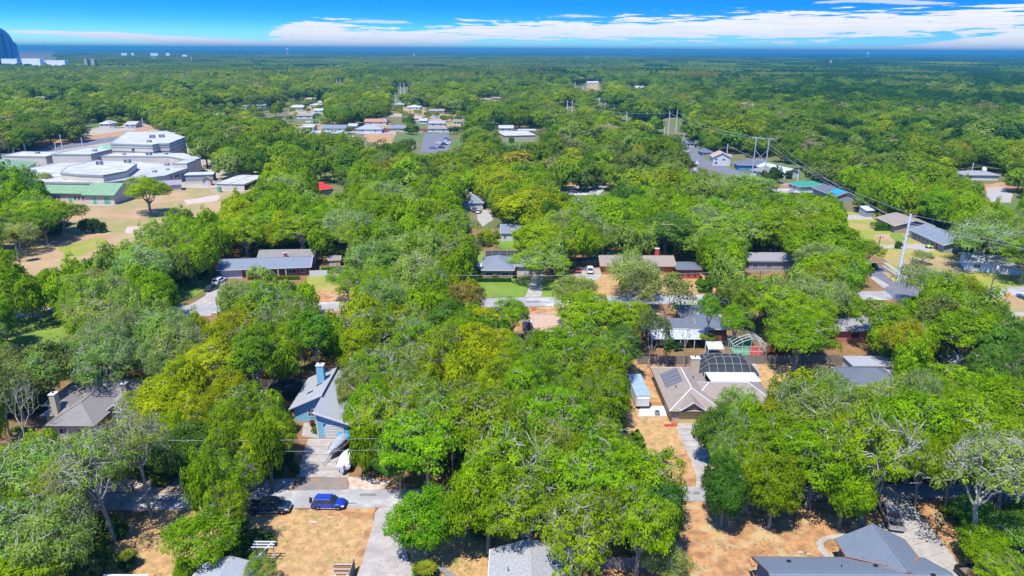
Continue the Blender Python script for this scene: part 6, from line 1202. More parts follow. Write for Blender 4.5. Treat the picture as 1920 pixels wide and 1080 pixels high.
keep &= ~((y < 262) & (np.hypot(x, y) < 285) & (rg.random(n) < .55))
x, y, r, h = x[keep], y[keep], r[keep], h[keep]
# smaller trees between the far roofs
m_ = 3600; y2 = np.sqrt(rg.uniform(300**2, 900**2, m_)); x2 = rg.uniform(-.8, .8, m_)*y2; r2 = rg.uniform(2.4, 4.2, m_); h2 = rg.uniform(3.8, 6.0, m_)
F_ = np.array(FOOT); qx, qy, _ = PX(x2, y2, h2*.6); op2 = in_open(qx, qy); _save = (_OP, _OB); n1_ = len(OPEN)
_OP, _OB = _save[0][:n1_], _save[1][:n1_]; k2 = op2.copy()
for ox in (-1, 0, 1):
    for oz in (.2, 1.0): qx, qy, _ = PX(x2+ox*r2, y2, h2*oz); k2 &= ~in_open(qx, qy)
_OP, _OB = _save
for i in np.where(k2)[0]:
    dx = np.abs(F_[:, 0]-x2[i]); dy = F_[:, 1]-y2[i]
    if ((dx < F_[:, 2]+r2[i]*.7) & (dy < 26) & (dy > -(F_[:, 2]+r2[i]*.6))).any(): k2[i] = False
x = np.concatenate([x, x2[k2]]); y = np.concatenate([y, y2[k2]]); r = np.concatenate([r, r2[k2]]); h = np.concatenate([h, h2[k2]])
ex = [t for t in REST if t[4] not in 'pqbSl']; tin = tints(x, y, rg)
x = np.concatenate([x, [t[0] for t in ex]]); y = np.concatenate([y, [t[1] for t in ex]]); r = np.concatenate([r, [t[2] for t in ex]]); h = np.concatenate([h, [t[3] for t in ex]])
tin = np.concatenate([tin, np.array([list(np.array(CODE[t[4]][2])*rg.uniform(.8, 1.2))+[1] for t in ex]).reshape(-1, 4)]); n = len(x)
gn_scatter('middle_woods', np.stack([x, y, 0*x], 1), np.stack([r/7, r/7, h/12], 1), np.stack([0*x, 0*x, rg.uniform(0, 6.28, n)], 1), rg.integers(0, 4, n), tin, HID, 'broadleaf tree canopy stretching behind the houses up to the far belt')
print('middle woods', n)
# far woods: patches of canopy 90 m wide, 1.5 km - 20 km
HID2 = bpy.data.collections.new('far_stock')
def dome(rg, c, r, h, n1=7, n2=4):
    V = []; Q = []; f = rg.uniform(0, 6.28, 4)
    for j in range(n2+1):
        e = j/n2*math.pi/2*1.0
        for i in range(n1):
            a = 2*math.pi*i/n1+.4*j; rr = r*math.cos(e)*(1+.18*math.sin(2*a+f[0])+rg.normal()*.07); V.append((c[0]+rr*math.cos(a), c[1]+rr*math.sin(a), h*(.35+.65*math.sin(e))+rg.normal()*.35 if j else 0))
    for j in range(n2):
        for i in range(n1): Q.append((j*n1+i, j*n1+(i+1) % n1, (j+1)*n1+(i+1) % n1, (j+1)*n1+i))
    return V, Q
for s in range(4):
    rg2 = np.random.default_rng(50+s); V = []; Q = []
    for ix in range(8):
        for iy in range(8):
            c = (-45+11.5*ix+rg2.uniform(-3, 3)+5, -45+11.5*iy+rg2.uniform(-3, 3)+5); v, q = dome(rg2, c, rg2.uniform(6, 9.5), rg2.uniform(9, 16)); Q += [tuple(a+len(V) for a in f) for f in q]; V += v
    V = np.array(V); o = stock('farpatch_%d' % s, V, np.array(Q)); HID2.objects.link(o)
xs = []; ys = []; ss = []; y0 = 1480.0
while y0 < 24000:
    sc = 1.0 if y0 < 5000 else (2.0 if y0 < 11000 else 4.0); st = 84*sc
    xx = np.arange(-y0*.80-200, y0*.80+200, st); xs.append(xx+rg.uniform(-8, 8, len(xx))); ys.append(np.full(len(xx), y0)+rg.uniform(-8, 8, len(xx))); ss.append(np.full(len(xx), sc)); y0 += st
x = np.concatenate(xs); y = np.concatenate(ys); s_ = np.concatenate(ss); n = len(x)
cxp, cyp, dep = PX(x, y, 8.0); kk = ~in_open(cxp, cyp)
x, y, s_ = x[kk], y[kk], s_[kk]; n = len(x)
hz = (.72+.55*vnoise(x, y, 900, 21)+.25*rg.random(n))
tn = tints(x, y, rg); big = (vnoise(x, y, 700, 12)*.5+vnoise(x, y, 2500, 13)*.5)[:, None]; tn[:, :3] *= (.20+.72*big)
gn_scatter('far_woods', np.stack([x, y, 0*x], 1), np.stack([s_, s_, hz], 1), np.stack([0*x, 0*x, rg.integers(0, 4, n)*math.pi/2], 1), rg.integers(0, 4, n), tn, HID2, 'distant flat woodland fading blue towards the horizon')
print('far patches', n)
# undergrowth between the trunks
HID3 = bpy.data.collections.new('bush_stock')
for i in range(3):
    me = make_bush(60+i, 1.7, 1.7, 420, .36); me.materials.clear(); me.materials.append(LEAF_F); HID3.objects.link(bpy.data.objects.new('bushstock_%d' % i, me))
nb = 9000; y = np.sqrt(rg.uniform(64**2, 330**2, nb)); x = rg.uniform(-1, 1, nb)*(y*.8+10); s_ = rg.uniform(.6, 1.9, nb)
keep = vnoise(x, y, 14, 33) > .34
for fx, fy, fr in FOOT: keep &= (x-fx)**2+(y-fy)**2 > (fr+1)**2
for z_ in (0.0, 1.6, 3.0):
    cxp, cyp, dep = PX(x, y, z_); k = FPX/dep*s_*1.5
    for ox in (-1, 0, 1): keep &= ~in_open(cxp+ox*k, cyp)
# keep the roads clear
ROADS = [((-60, 944), (2000, 918), 4.5), ((-60, 592), (2000, 545), 6.5), ((720, 955), (715, 1100), 5.5), ((1280, 800), (1312, 912), 4), ((1690, 940), (1790, 1080), 6)]
for a, b, wd in ROADS:
    A = G(*a); B = G(*b); d = B-A; L2 = d.x**2+d.y**2; t = np.clip(((x-A.x)*d.x+(y-A.y)*d.y)/L2, 0, 1); keep &= np.hypot(x-A.x-t*d.x, y-A.y-t*d.y) > wd
x, y, s_ = x[keep], y[keep], s_[keep]; n = len(x)
gn_scatter('undergrowth', np.stack([x, y, 0*x], 1), np.stack([s_, s_, s_*rg.uniform(.5, 1.1, n)], 1), np.stack([0*x, 0*x, rg.uniform(0, 6.28, n)], 1), rg.integers(0, 3, n), tints(x, y, rg), HID3, 'low green bushes growing under and between the trees')
print('bushes', n)

# ------------------------------------------------------------------ poles and wires
WIRE = mat('wire', (.34, .35, .36), rough=.5); WIRED = mat('dark_wire', (.05, .05, .05), rough=.5)
def wire(pts, sag, r, label, m=WIRE):
    mb = MB(); P = [Vector(p) for p in pts]; q = []
    for a, b, s in zip(P, P[1:], sag if isinstance(sag, (list, tuple)) else [sag]*(len(P)-1)):
        for k in range(13):
            if k == 0 and q: continue
            t = k/12; q.append(a.lerp(b, t)-Vector((0, 0, 4*s*t*(1-t))))
    mb.tube(q, [r]*len(q), 4); return tag(mb.build('overhead_wire', m), label, 'wire')
# H-shaped pylon
a = G(1409, 336); b = G(1431, 342); b.y = a.y-3; b.x = a.x+5.2
HF = empty('transmission_pylon', 'H-shaped steel pylon of two tall pale poles with a cross-brace', 'pylon', (a.x, a.y, 0)); dx, dy = b.x-a.x, b.y-a.y
for x, y in ((0, 0), (dx, dy)): MB().tube([(x, y, 0), (x, y, 20.6)], [.34, .22], 10).build('pole', M_STEEL, HF)
MB().bar((-1.8, 1, 20.2), (dx+1.8, dy-1, 20.2), .24).build('crossarm', M_STEEL, HF); MB().bar((0, 0, 8.5), (dx, dy, 14.6), .16).build('brace', M_STEEL, HF); MB().bar((0, 0, 14.6), (dx, dy, 8.5), .16).build('brace', M_STEEL, HF)
PB = G(1683, 525); BP = empty('power_pole', 'tall pale steel power pole beside the avenue corner', 'pole', (PB.x, PB.y, 0)); MB().tube([(0, 0, 0), (0, 0, 18.7)], [.46, .24], 12).build('pole', mat('pale_concrete_pole', (.50, .53, .55)), BP)
for z, s in ((18.3, 1), (16.9, -1), (15.6, 1)): MB().bar((0, 0, z-.25), (1.4*s, 0, z), .12).build('arm', M_STEEL, BP); MB().lathe([(.07, -.7), (.12, -.5), (.07, -.3), (.12, -.15), (.05, 0)], 8, (1.4*s, 0, z)).build('insulator', METAL, BP)
hb = Vector((a.x, a.y, 0)); e1 = Vector((PB.x+20, PB.y-120, 0)); OF = (205.0, 98.0)
for k, (za, zb, ox) in enumerate(((20.0, 18.3, 1.4), (20.0, 16.6, -1.4), (20.0, 15.3, 1.4))):
    hp = Vector((a.x+[-1.6, dx/2, dx+1.6][k], a.y+[.8, dy/2, dy-.8][k], za)); wire([hp, (PB.x+ox, PB.y, zb), (178+ox, 118, zb-.4)], [2.2, 1.6], .036, ['uppermost pale power line from the H pylon past the steel pole', 'middle pale power line from the H pylon past the steel pole', 'lowest pale power line from the H pylon past the steel pole'][k])
# pale poles receding across the far woods
def solve_h(base, px_, py_):
    lo, hi = 0.5, 60
    for _ in range(30):
        z = (lo+hi)/2; _, yy, _ = PX(base.x, base.y, z)
        if yy > py_: lo = z
        else: hi = z
    return z
PTOP = {}
for (tx, ty), (bx_, by_), lab in POLES:
    p = G(bx_, by_); h = solve_h(p, tx, ty); r_ = empty('utility_pole', lab, 'pole', (p.x, p.y, 0), 0, 'pale poles of the lines across the woods'); k = max(.17, p.y*.0005)
    MB().tube([(0, 0, 0), (0, 0, h)], [k*1.25, k*.8], 8).build('pole', mat('pale_concrete_pole', (.50, .53, .55)), r_); MB().bar((-k*2.5, 0, h*.93), (k*2.5, 0, h*.93), k*.35).build('crossarm', M_STEEL, r_); PTOP[lab] = Vector((p.x, p.y, h*.93))
tp = lambda s: next(v for k, v in PTOP.items() if k.startswith(s))
wire([tp('left twin of the pair beside'), tp('left twin of the tall pair in the centre')], 3, .10, 'faint line between the tan block pair and the centre pair'); wire([tp('left twin of the tall pair in the centre'), tp('left one of the tallest')], 4, .09, 'faint line from the centre pair to the tallest twin poles')
wire([tp('left one of the tallest'), (a.x-1.6, a.y+.8, 20)], 3, .06, 'pale line from the tallest twin poles to the H pylon, left strand'); wire([tp('right one of the tallest'), (b.x+1.6, b.y-.8, 20)], 3, .06, 'pale line from the tallest twin poles to the H pylon, right strand'); wire([tp('pale pole in front of the navy'), tp('pale pole behind the white pickup')], 1.5, .06, 'sagging line from the navy-roofed house to the pickup pole')
def wood_pole(px_, py_, h, label, tr=False, dish=False):
    p = G(px_, py_); r_ = empty('utility_pole', label, 'pole', (p.x, p.y, 0)); MB().tube([(0, 0, 0), (0, 0, h)], [.17, .12], 8).build('pole', M_POLE, r_); MB().box(-1.1, -.06, h-.7, 1.1, .06, h-.55).build('crossarm', M_POLE, r_)
    for x in (-1, 0, 1): MB().lathe([(.05, 0), (.07, .12), (.03, .2)], 6, (x, 0, h-.547)).build('insulator', METAL, r_)
    if tr: MB().lathe([(.0, -.01), (.26, 0), (.28, .1), (.28, .75), (.2, .85), (.0, .86)], 12, (.38, -.1, h-2.4)).build('transformer', T_WHITE, r_)
    return Vector((p.x, p.y, h))
w1 = wood_pole(1856, 549, 9.0, 'grey wooden pole with white transformer by the right-hand road', True); w2 = wood_pole(1290, 272, 17, 'dark wooden pole among the pale ones near the street bend'); w3 = wood_pole(1700, 538, 8.5, 'mossy wooden pole behind the steel power pole'); w4 = wood_pole(1644, 480, 6.5, 'slim street pole beside the avenue lawn'); w5 = wood_pole(1418, 572, 9, 'wooden pole hidden in the trees by street two'); w6 = wood_pole(690, 578, 9, 'wooden pole hidden among the central trees'); w7 = wood_pole(930, 465, 7.5, 'thin dark pole behind the grey hip roof')
wire([w6, w5], .9, .030, 'thin pale wire across the driveways of the second street'); wire([w5, w3], .8, .03, 'thin wire from the second street trees to the avenue pole'); wire([w3, w1], .9, .03, 'thin wire over the lawn beside the right-hand road'); wire([w1, (150, 150, 9)], .9, .03, 'thin wire leaving the frame from the transformer pole')
n1 = wood_pole(850, 918, 8.8, 'wooden street pole hidden in the big oaks'); n0 = wood_pole(180, 925, 8.8, 'wooden street pole behind the tall thin trees at left')
for k, (dz, dyy, lab) in enumerate(((0, 0, 'upper pale wire above the street with the parked cars'), (-1.7, -.2, 'lower pale wire above the street with the parked cars'))): wire([n0+Vector((0, dyy, dz)), n1+Vector((0, dyy, dz))], .35, .014, lab)

# ------------------------------------------------------------------ vehicles
TYRE = mat('tyre_rubber', (.018, .018, .018), rough=.9); RIM = mat('alloy_rim', (.42, .42, .43), rough=.35, metal=.6); LAMP_W = mat('headlight_lens', (.6, .62, .62), rough=.15, spec=.7); LAMP_R = mat('tail_light_lens', (.35, .01, .01), rough=.2); CHROME = mat('bright_bumper', (.45, .46, .47), rough=.3, metal=.7); CARGL = mat('car_glass', (.02, .03, .028), rough=.06, spec=.8); PLAST = mat('black_trim', (.03, .03, .032), rough=.6)
def paint(name, c, met=.25):
    m = mat(name, c, rough=.32, metal=met, spec=.6); m.node_tree.nodes['Principled BSDF'].inputs['Coat Weight'].default_value = .7; m.node_tree.nodes['Principled BSDF'].inputs['Coat Roughness'].default_value = .06; return m
def loft(stations, closed=True):
    mb = MB(); n = len(stations[0][1])
    for x, sec in stations: mb.v += [(x, y, z) for y, z in sec]
    for k in range(len(stations)-1):
        for j in range(n): mb.f.append((k*n+j, k*n+(j+1) % n, (k+1)*n+(j+1) % n, (k+1)*n+j))
    mb.f.append(tuple(range(n-1, -1, -1))); mb.f.append(tuple((len(stations)-1)*n+j for j in range(n))); return mb
def bsec(w, zb, zt, r=.14):
    return [(-w*.92, zb), (-w, zb+.12), (-w*1.0, (zb+zt)/2), (-w*.97, zt-r), (-w*.86, zt), (w*.86, zt), (w*.97, zt-r), (w*1.0, (zb+zt)/2), (w, zb+.12), (w*.92, zb)]
def subsurf(o, lv=1):
    m = o.modifiers.new('bevel', 'BEVEL'); m.width = .035; m.segments = 2; m.limit_method = 'ANGLE'; m.angle_limit = math.radians(25); o.data.shade_smooth(); return o
def car(name, label, cat, loc, rz, pm, kind='suv', L=4.6, Wd=1.88, Ht=1.68, group=None, detail=True):
    r_ = empty(name, label, cat, loc, rz, group); w = Wd/2; x0 = -L/2; zb = .26; belt = Ht*.60; hood = Ht*.58
    wr = .37 if kind != 'pickup' else .42
    if kind == 'pickup': belt = 1.12; hood = 1.10; zb = .45
    st = [(x0, bsec(w*.86, zb+.14, belt*.88)), (x0+.12, bsec(w*.96, zb, belt*.97)), (x0+.9, bsec(w, zb, belt)), (0, bsec(w, zb, belt)), (L/2-1.35, bsec(w, zb, belt)), (L/2-.9, bsec(w*.99, zb, hood)), (L/2-.3, bsec(w*.93, zb, hood*.93)), (L/2-.04, bsec(w*.80, zb+.1, hood*.80))]
    if kind == 'pickup':
        bx0 = x0; bl = 1.75; st = [(x0+bl+.02, bsec(w, zb, belt)), (0, bsec(w, zb, belt)), (L/2-1.35, bsec(w, zb, belt)), (L/2-.9, bsec(w*.99, zb, hood)), (L/2-.2, bsec(w*.96, zb, hood*.95)), (L/2-.03, bsec(w*.88, zb+.08, hood*.86))]
        b = MB(); b.box(x0+.02, -w*.98, zb, x0+bl, -w*.98+.12, belt); b.box(x0+.02, w*.98-.12, zb, x0+bl, w*.98, belt); b.box(x0+bl-.08, -w*.98+.122, zb, x0+bl, w*.98-.122, belt); b.box(x0+.1, -w*.98+.122, zb, x0+bl-.082, w*.98-.122, zb+.22); b.build('cargo_bed', pm, r_)
        t = MB().box(x0-.04, -w*.9, zb+.1, x0+.018, w*.9, belt-.02).build('tailgate', pm, r_); MB().box(x0-.06, -.14, belt-.25, x0-.042, .14, belt-.18).build('handle', PLAST, t)
        MB().box(x0+.14, -w*.85, zb+.224, x0+bl-.12, w*.85, zb+.25).build('bed_liner', PLAST, r_)
    subsurf(loft(st).build('body', pm, r_))
    if kind == 'pickup': c0, c1, c2, c3 = x0+bl+.03, x0+bl+.22, L/2-2.0, L/2-1.35
    elif kind == 'sedan': c0, c1, c2, c3 = x0+.55, x0+1.25, L/2-2.1, L/2-1.25
    else: c0, c1, c2, c3 = x0+.12, x0+.55, L/2-2.0, L/2-1.2
    def cs(ww, z0, z1, tw): return [(-ww, z0), (-tw, z1), (tw, z1), (ww, z0)]
    zt = Ht-.05; tw = w*.74
    g_ = MB(); g_.v = [(c0, -w*.9, belt-.02), (c3, -w*.9, hood-.02), (c3, w*.9, hood-.02), (c0, w*.9, belt-.02), (c1, -tw, zt), (c2, -tw, zt), (c2, tw, zt), (c1, tw, zt)]; g_.f = [(0, 3, 2, 1), (4, 5, 6, 7), (0, 1, 5, 4), (1, 2, 6, 5), (2, 3, 7, 6), (3, 0, 4, 7)]; g_.build('window_glass', CARGL, r_)
    o = MB().box(c1-.08, -tw-.02, zt+.003, c2+.08, tw+.02, zt+.055).build('roof_panel', pm, r_); subsurf(o)
    q = MB()
    for s in (-1, 1):
        A = Vector((c0, s*(w*.9+.012), belt)); B = Vector((c1, s*(tw+.012), zt)); C = Vector((c2, s*(tw+.012), zt)); D = Vector((c3, s*(w*.9+.012), hood)); q.bar(A, B, .07); q.bar(C, D, .055); q.bar(B, C, .05)
        for f in ((.42, .45) if kind != 'sedan' else (.5,)): q.bar(A.lerp(D, f), B.lerp(C, f), .05)
        if kind == 'suv': q.bar(A.lerp(D, .2), B.lerp(C, .12), .10)
    q.build('pillar', pm, r_)
    wa = L/2-.85; wb = x0+.92
    for s in (-1, 1):
        for x in (wa, wb):
            t = MB().lathe([(wr*.55, -.11), (wr*.92, -.12), (wr, -.08), (wr, .08), (wr*.92, .12), (wr*.55, .11)], 18).build('wheel', TYRE, r_, smooth=True); t.matrix_local = Matrix.Translation((x, s*(w-.1), wr)) @ Matrix.Rotation(math.pi/2, 4, 'X')
            rm = MB().lathe([(.02, -.118), (wr*.56, -.10), (wr*.56, .10), (.02, .118)], 12).build('rim', RIM, t)
            MB().lathe([(wr*1.12, -.13), (wr*1.18, -.13), (wr*1.18, .13), (wr*1.12, .13)], 18).build('wheel_arch', PLAST, r_).matrix_local = Matrix.Translation((x, s*(w-.12), wr)) @ Matrix.Rotation(math.pi/2, 4, 'X')
        MB().box(L/2-.42, s*w*.86-.13, hood*.70, L/2-.06, s*w*.86+.05, hood*.82).build('headlight', LAMP_W, r_)
        MB().box(x0-.035, s*w*.84-.1, belt*.72, x0+.05, s*w*.84+.1, belt*.93).build('tail_light', LAMP_R, r_)
        MB().box(c3-.55, s*(w+.14)-.1, belt+.02, c3-.4, s*(w+.14)+.1, belt+.2).build('wing_mirror', pm, r_)
    MB().box(L/2-.1, -w*.85, zb+.02, L/2+.05, w*.85, zb+.26).build('front_bumper', CHROME if kind == 'pickup' else PLAST, r_); MB().box(x0-.1, -w*.85, zb+.02, x0+.06, w*.85, zb+.22).build('rear_bumper', CHROME if kind == 'pickup' else PLAST, r_)
    MB().box(L/2-.07, -w*.55, hood*.5, L/2-.005, w*.55, hood*.75).build('grille', PLAST, r_)
    if kind != 'pickup': MB().box(x0+.9, -w-.012, zb, L/2-.95, -w+.05, zb+.1).box(x0+.9, w-.05, zb, L/2-.95, w+.012, zb+.1).build('sill_trim', CHROME, r_)
    return r_
B_ = paint('metallic_blue', (.010, .035, .30)); p = G(613, 954)
r_ = car('parked_car', 'bright blue crossover parked at the roadside with a spare wheel rack', 'car', (-25.2, 79.6, 0), math.radians(-1), B_, 'suv', 4.6, 1.88, 1.54)
for s in (-1, 1): MB().bar((-1.6, s*.72, 1.60), (.35, s*.72, 1.60), .04).build('roof_rail', CHROME, r_)
MB().lathe([(.1, -.1), (.34, -.12), (.36, .0), (.34, .12), (.1, .1)], 16).build('spare_wheel', TYRE, r_).matrix_local = Matrix.Translation((-2.55, 0, 1.0)) @ Matrix.Rotation(math.pi/2, 4, 'Y'); MB().bar((-2.3, 0, .5), (-2.75, 0, .5), .07).bar((-2.72, 0, .5), (-2.72, 0, 1.5), .06).build('rear_rack', PLAST, r_)
r_ = car('pickup_truck', 'dark navy crew-cab pickup truck half under the green tree', 'pickup truck', (-33.2, 78.6, 0), 0.02, paint('dark_navy', (.012, .03, .05)), 'pickup', 5.7, 1.98, 1.88); MB().box(-.6, -.45, 1.896, .5, .45, 1.93).build('sunroof', CARGL, r_); MB().box(-1.1, -1.02, .42, 1.5, -.99, .55).build('running_board', CHROME, r_)
car('pickup_truck', 'silver pickup truck seen from behind beside the leaning oak trunk', 'pickup truck', (51.5, 77.4, 0), math.radians(78), paint('silver_paint', (.34, .34, .34), .4), 'pickup', 5.7, 2.0, 1.86)
o = MB().box(-.3, -.3, 0, .3, .3, .4).build('green_bin', mat('bright_green_plastic', (.04, .5, .12), rough=.5)); o.location = (51.0, 77.4, .75); tag(o, 'bright green tub standing in the silver truck bed', 'tub')
o = MB().box(-.25, -.25, 0, .25, .25, .35).build('straw_bag', mat('straw_yellow', (.45, .40, .16))); o.location = (51.9, 77.2, .75); tag(o, 'straw-yellow bag beside the green tub in the truck bed', 'bag')
q = G(1083, 509); car('parked_car', 'orange-red hatchback in front of the plank fence', 'car', (q.x, q.y, 0), math.radians(88), paint('orange_red', (.50, .06, .02)), 'sedan', 4.2, 1.8, 1.45)
q = G(1104, 510); car('parked_car', 'white car with dark rear window beside the orange-red one', 'car', (q.x+.3, q.y, 0), math.radians(86), paint('white_car_paint', (.62, .62, .62), 0), 'suv', 4.7, 1.9, 1.8)
q = G(1749, 465); car('parked_car', 'lime green car parked at the end of the right-hand driveway', 'car', (q.x, q.y, 0), math.radians(180), paint('lime_paint', (.42, .50, .01), .1), 'suv', 4.3, 1.8, 1.5)
q = G(1493, 352); car('pickup_truck', 'white pickup truck in front of the teal green roof', 'pickup truck', (q.x, q.y+1.5, 0), math.radians(180), paint('white_car_paint', (.6, .6, .6)), 'pickup', 5.7, 1.95, 1.85)
q = G(399, 543); car('parked_car', 'dark blue-green car on the ranch house driveway', 'car', (q.x, q.y, 0), math.radians(70), paint('deep_teal', (.01, .04, .07)), 'sedan', 4.6, 1.8, 1.5)
q = G(412, 530); car('parked_car', 'white car nearest the ranch house garage', 'car', (q.x, q.y, 0), math.radians(80), paint('white_car_paint', (.6, .6, .6)), 'suv', 4.6, 1.85, 1.6)
q = G(898, 399); car('parked_car', 'pale car on the drive of the slate-blue cottage', 'car', (q.x, q.y, 0), math.radians(80), paint('pale_beige', (.5, .47, .45)), 'sedan', 4.5, 1.8, 1.5)
q = G(890, 396); car('parked_car', 'dark car tucked left of the pale cottage car', 'car', (q.x, q.y, 0), math.radians(80), paint('charcoal_paint', (.03, .03, .035)), 'sedan', 4.5, 1.8, 1.5)
q = G(1428, 331)
LOTC = [(824, 270, 'white', 'white car at the left of the parking lot group'), (833, 272, 'dk', 'dark car in the middle of the parking lot group'), (836, 266, 'white', 'white car at the rear of the parking lot group'), (840, 270, 'white', 'white car at the right of the parking lot group'), (812, 279, 'bl', 'dark blue car at the bottom of the parking lot'), (828, 278, 'dk', 'dark car at the lower right of the parking lot'), (828, 251, 'white', 'lone white car at the top of the parking lot'), (839, 262, 'bl', 'dark blue car behind the parking lot group'), (678, 248, 'dk', 'dark car on the far sandy street'), (722, 248, 'red', 'red car on the far sandy street'), (660, 237, 'white', 'white van between the far dark roofs'), (191, 238, 'white', 'white car under the far left roof'), (212, 240, 'white', 'pale car right of the far left roof'), (246, 240, 'white', 'pale car beside the second far left roof'), (465, 209, 'white', 'white van below the left long house'), (1292, 265, 'dk', 'dark car under the far bend carport'), (1289, 285, 'white', 'white van by the far street bend'), (1318, 322, 'dk', 'dark car in the street below the bend'), (1303, 322, 'white', 'silver car left of the dark one below the bend'), (1345, 306, 'red', 'orange vehicle beside the terracotta-roofed house')]
cp = {'white': paint('white_car_paint', (.6, .6, .6)), 'dk': paint('charcoal_paint', (.03, .03, .035)), 'bl': paint('metallic_blue', (0, 0, 0)), 'red': paint('orange_red', (0, 0, 0))}
proto = {}
for i, (x, y, c, lab) in enumerate(LOTC):
    q = G(x, y); rz = [0, .3, 1.57, -.2][i % 4]
    if c not in proto: proto[c] = car('parked_car', lab, 'car', (q.x, q.y, 0), rz, cp[c], 'suv', 4.6, 1.85, 1.55, 'small parked cars in the distance'); continue
    s = proto[c]; r_ = s.copy(); COL.objects.link(r_); r_.location = (q.x, q.y, 0); r_.rotation_euler = (0, 0, rz); r_['label'] = lab
    for ch in list(s.children):
        n_ = ch.copy(); COL.objects.link(n_); n_.parent = r_
        for g2 in ch.children: n2 = g2.copy(); COL.objects.link(n2); n2.parent = n_
# boats on trailers
def boat(label, loc, rz, L, cover, eng, bright=False):
    r_ = empty('boat', label, 'boat', loc, rz); sec = []
    for t in (0, .15, .35, .55, .75, .9, 1.0):
        x = -L/2+L*t; w = 1.15*(1-max(0, t-.45)**2*2.9); w = max(w, .06); sec.append((x, [(-w*.15, .55+.25*t**3), (-w*.8, .85+.2*t**2), (-w, 1.35+.15*t), (-w*.96, 1.42+.15*t), (w*.96, 1.42+.15*t), (w, 1.35+.15*t), (w*.8, .85+.2*t**2), (w*.15, .55+.25*t**3)]))
    subsurf(loft(sec).build('hull', T_WHITE, r_)); cs = []
    for t in (0, .2, .4, .6, .8, 1.0):
        x = -L/2+L*(.02+.93*t); w = 1.12*(1-max(0, t*.95-.45)**2*2.9); w = max(w, .1); hgt = 1.45+.15*t+[.35, .75, .95, .65, .35, .05][int(t*5)]; cs.append((x, [(-w, 1.43+.15*t), (-w*.6, 1.43+.15*t+(hgt-1.45-.15*t)*.75), (0, hgt), (w*.6, 1.43+.15*t+(hgt-1.45-.15*t)*.75), (w, 1.43+.15*t)]))
    o = loft(cs).build('cover', cover, r_); o.data.shade_smooth()
    MB().box(-L/2-.65, -.25, .7, -L/2-.05, .25, 1.75).build('outboard_motor', eng, r_)
    t = MB(); t.bar((-L/2+.2, -.6, .5), (L/2+.6, -.1, .5), .08); t.bar((-L/2+.2, .6, .5), (L/2+.6, .1, .5), .08); t.bar((L/2+.5, 0, .5), (L/2+1.8, 0, .48), .09); t.bar((-1, -1, .45), (-1, 1, .45), .08); t.build('trailer_frame', METAL, r_)
    for s in (-1, 1): MB().lathe([(.02, -.1), (.3, -.1), (.3, .1), (.02, .1)], 14).build('wheel', TYRE, r_).matrix_local = Matrix.Translation((-1, s*1.05, .3)) @ Matrix.Rotation(math.pi/2, 4, 'X')
    return r_
r_ = boat('grey-covered boat on a trailer in the blue house driveway', (-27.2, 93.4, 0), math.radians(-108), 5.6, mat('grey_boat_cover', (.20, .225, .25), (.26, .28, .31), 1.5, .7), mat('teal_cover', (.02, .28, .22))); MB().box(-2.2, -1.1, 1.8, -1.2, 1.05, 2.0).build('blue_bimini', mat('blue_tarp', (0, 0, 0)), r_)
boat('white shrink-wrapped boat beside the grey-covered one', (-25.0, 89.6, 0), math.radians(88), 4.6, mat('white_wrap', (.62, .62, .62), rough=.5), T_WHITE)

# ------------------------------------------------------------------ small things
def mailbox(px_, py_, label):
    p = G(px_, py_); r_ = empty('mailbox', label, 'mailbox', tuple(p)); MB().box(-.06, -.06, 0, .06, .06, 1.0).build('post', mat('dark_post', (.06, .04, .05)), r_); MB().prism([(-.13, -.28), (.13, -.28), (.13, .28), (-.13, .28)], 1.0, 1.28).build('box', mat('blue_grey_box', (.16, .17, .24)), r_)
mailbox(534, 918, 'dark mailbox post on the gravel left of the apron'); mailbox(250, 922, 'dark mailbox leaning by the shaded road at left'); mailbox(748, 918, 'black mailbox in the leaf shade right of the gravel')
r_ = empty('garden_gate', 'orange wooden bin enclosure with white rails on the dry yard', 'enclosure', tuple(G(627, 1078)), 0)
for k in range(16): MB().box(k*.135, 0, .05, k*.135+.125, .03, 1.55).build('slat', M_WOOD2, r_)
for z in (.25, .85, 1.56): MB().box(-.04, -.06, z, 2.22, -.003, z+.09).build('rail', T_WHITE, r_)
MB().box(2.24, -1.6, 0, 2.34, .9, 1.75).build('side_board', M_WOOD, r_)
for x in (.25, 1.7): MB().lathe([(.18, 0), (.16, .35), (.10, .45)], 10, (x, -.5, 0)).build('white_pot', T_WHITE, r_)
r_ = empty('pergola', 'white slatted pergola poking out of the front tree', 'pergola', tuple(G(478, 1062)), 0)
for k in range(3): MB().box(-.3, .3+k*.5, 2.5, 2.4, .42+k*.5, 2.62).build('rafter', T_WHITE, r_)
MB().bar((1.9, 1.2, 2.5), (.4, -3.4, 2.5), .14).build('beam', T_WHITE, r_); [MB().box(x, y, 0, x+.12, y+.12, 2.49).build('post', T_WHITE, r_) for x, y in ((0, 1.3), (1.9, 1.3), (.5, -3.2))]
def fence_run(label, p0, n, rz, m, seed, h=1.7):
    r_ = empty('fence', label, 'fence', (p0.x, p0.y, 0), math.radians(rz)); q = plank_panel(2.4, h, m, seed).mesh('fence_panel', m)
    for k in range(n): o = link(bpy.data.objects.new('fence_panel', q), r_); o.location = (k*2.42, 0, 0)
fence_run('grey plank fence beside the whitish roof at the bottom', G(1073, 1066), 5, 0, M_WOOD, 5); fence_run('low grey plank fence right of the bottom oak trunks', G(1190, 1068), 2, 0, M_WOOD, 6, 1.4); fence_run('dark fence in deep shade behind the bare tree', G(462, 728), 6, 3, M_POLE, 9)
r_ = empty('utility_trailer', 'black-framed trailer loaded with orange wood at the bottom right', 'trailer', (54.6, 64.2, 0), math.radians(8)); t = MB(); t.box(0, 0, .45, 2.6, 3.4, .55); t.build('deck', M_POLE, r_)
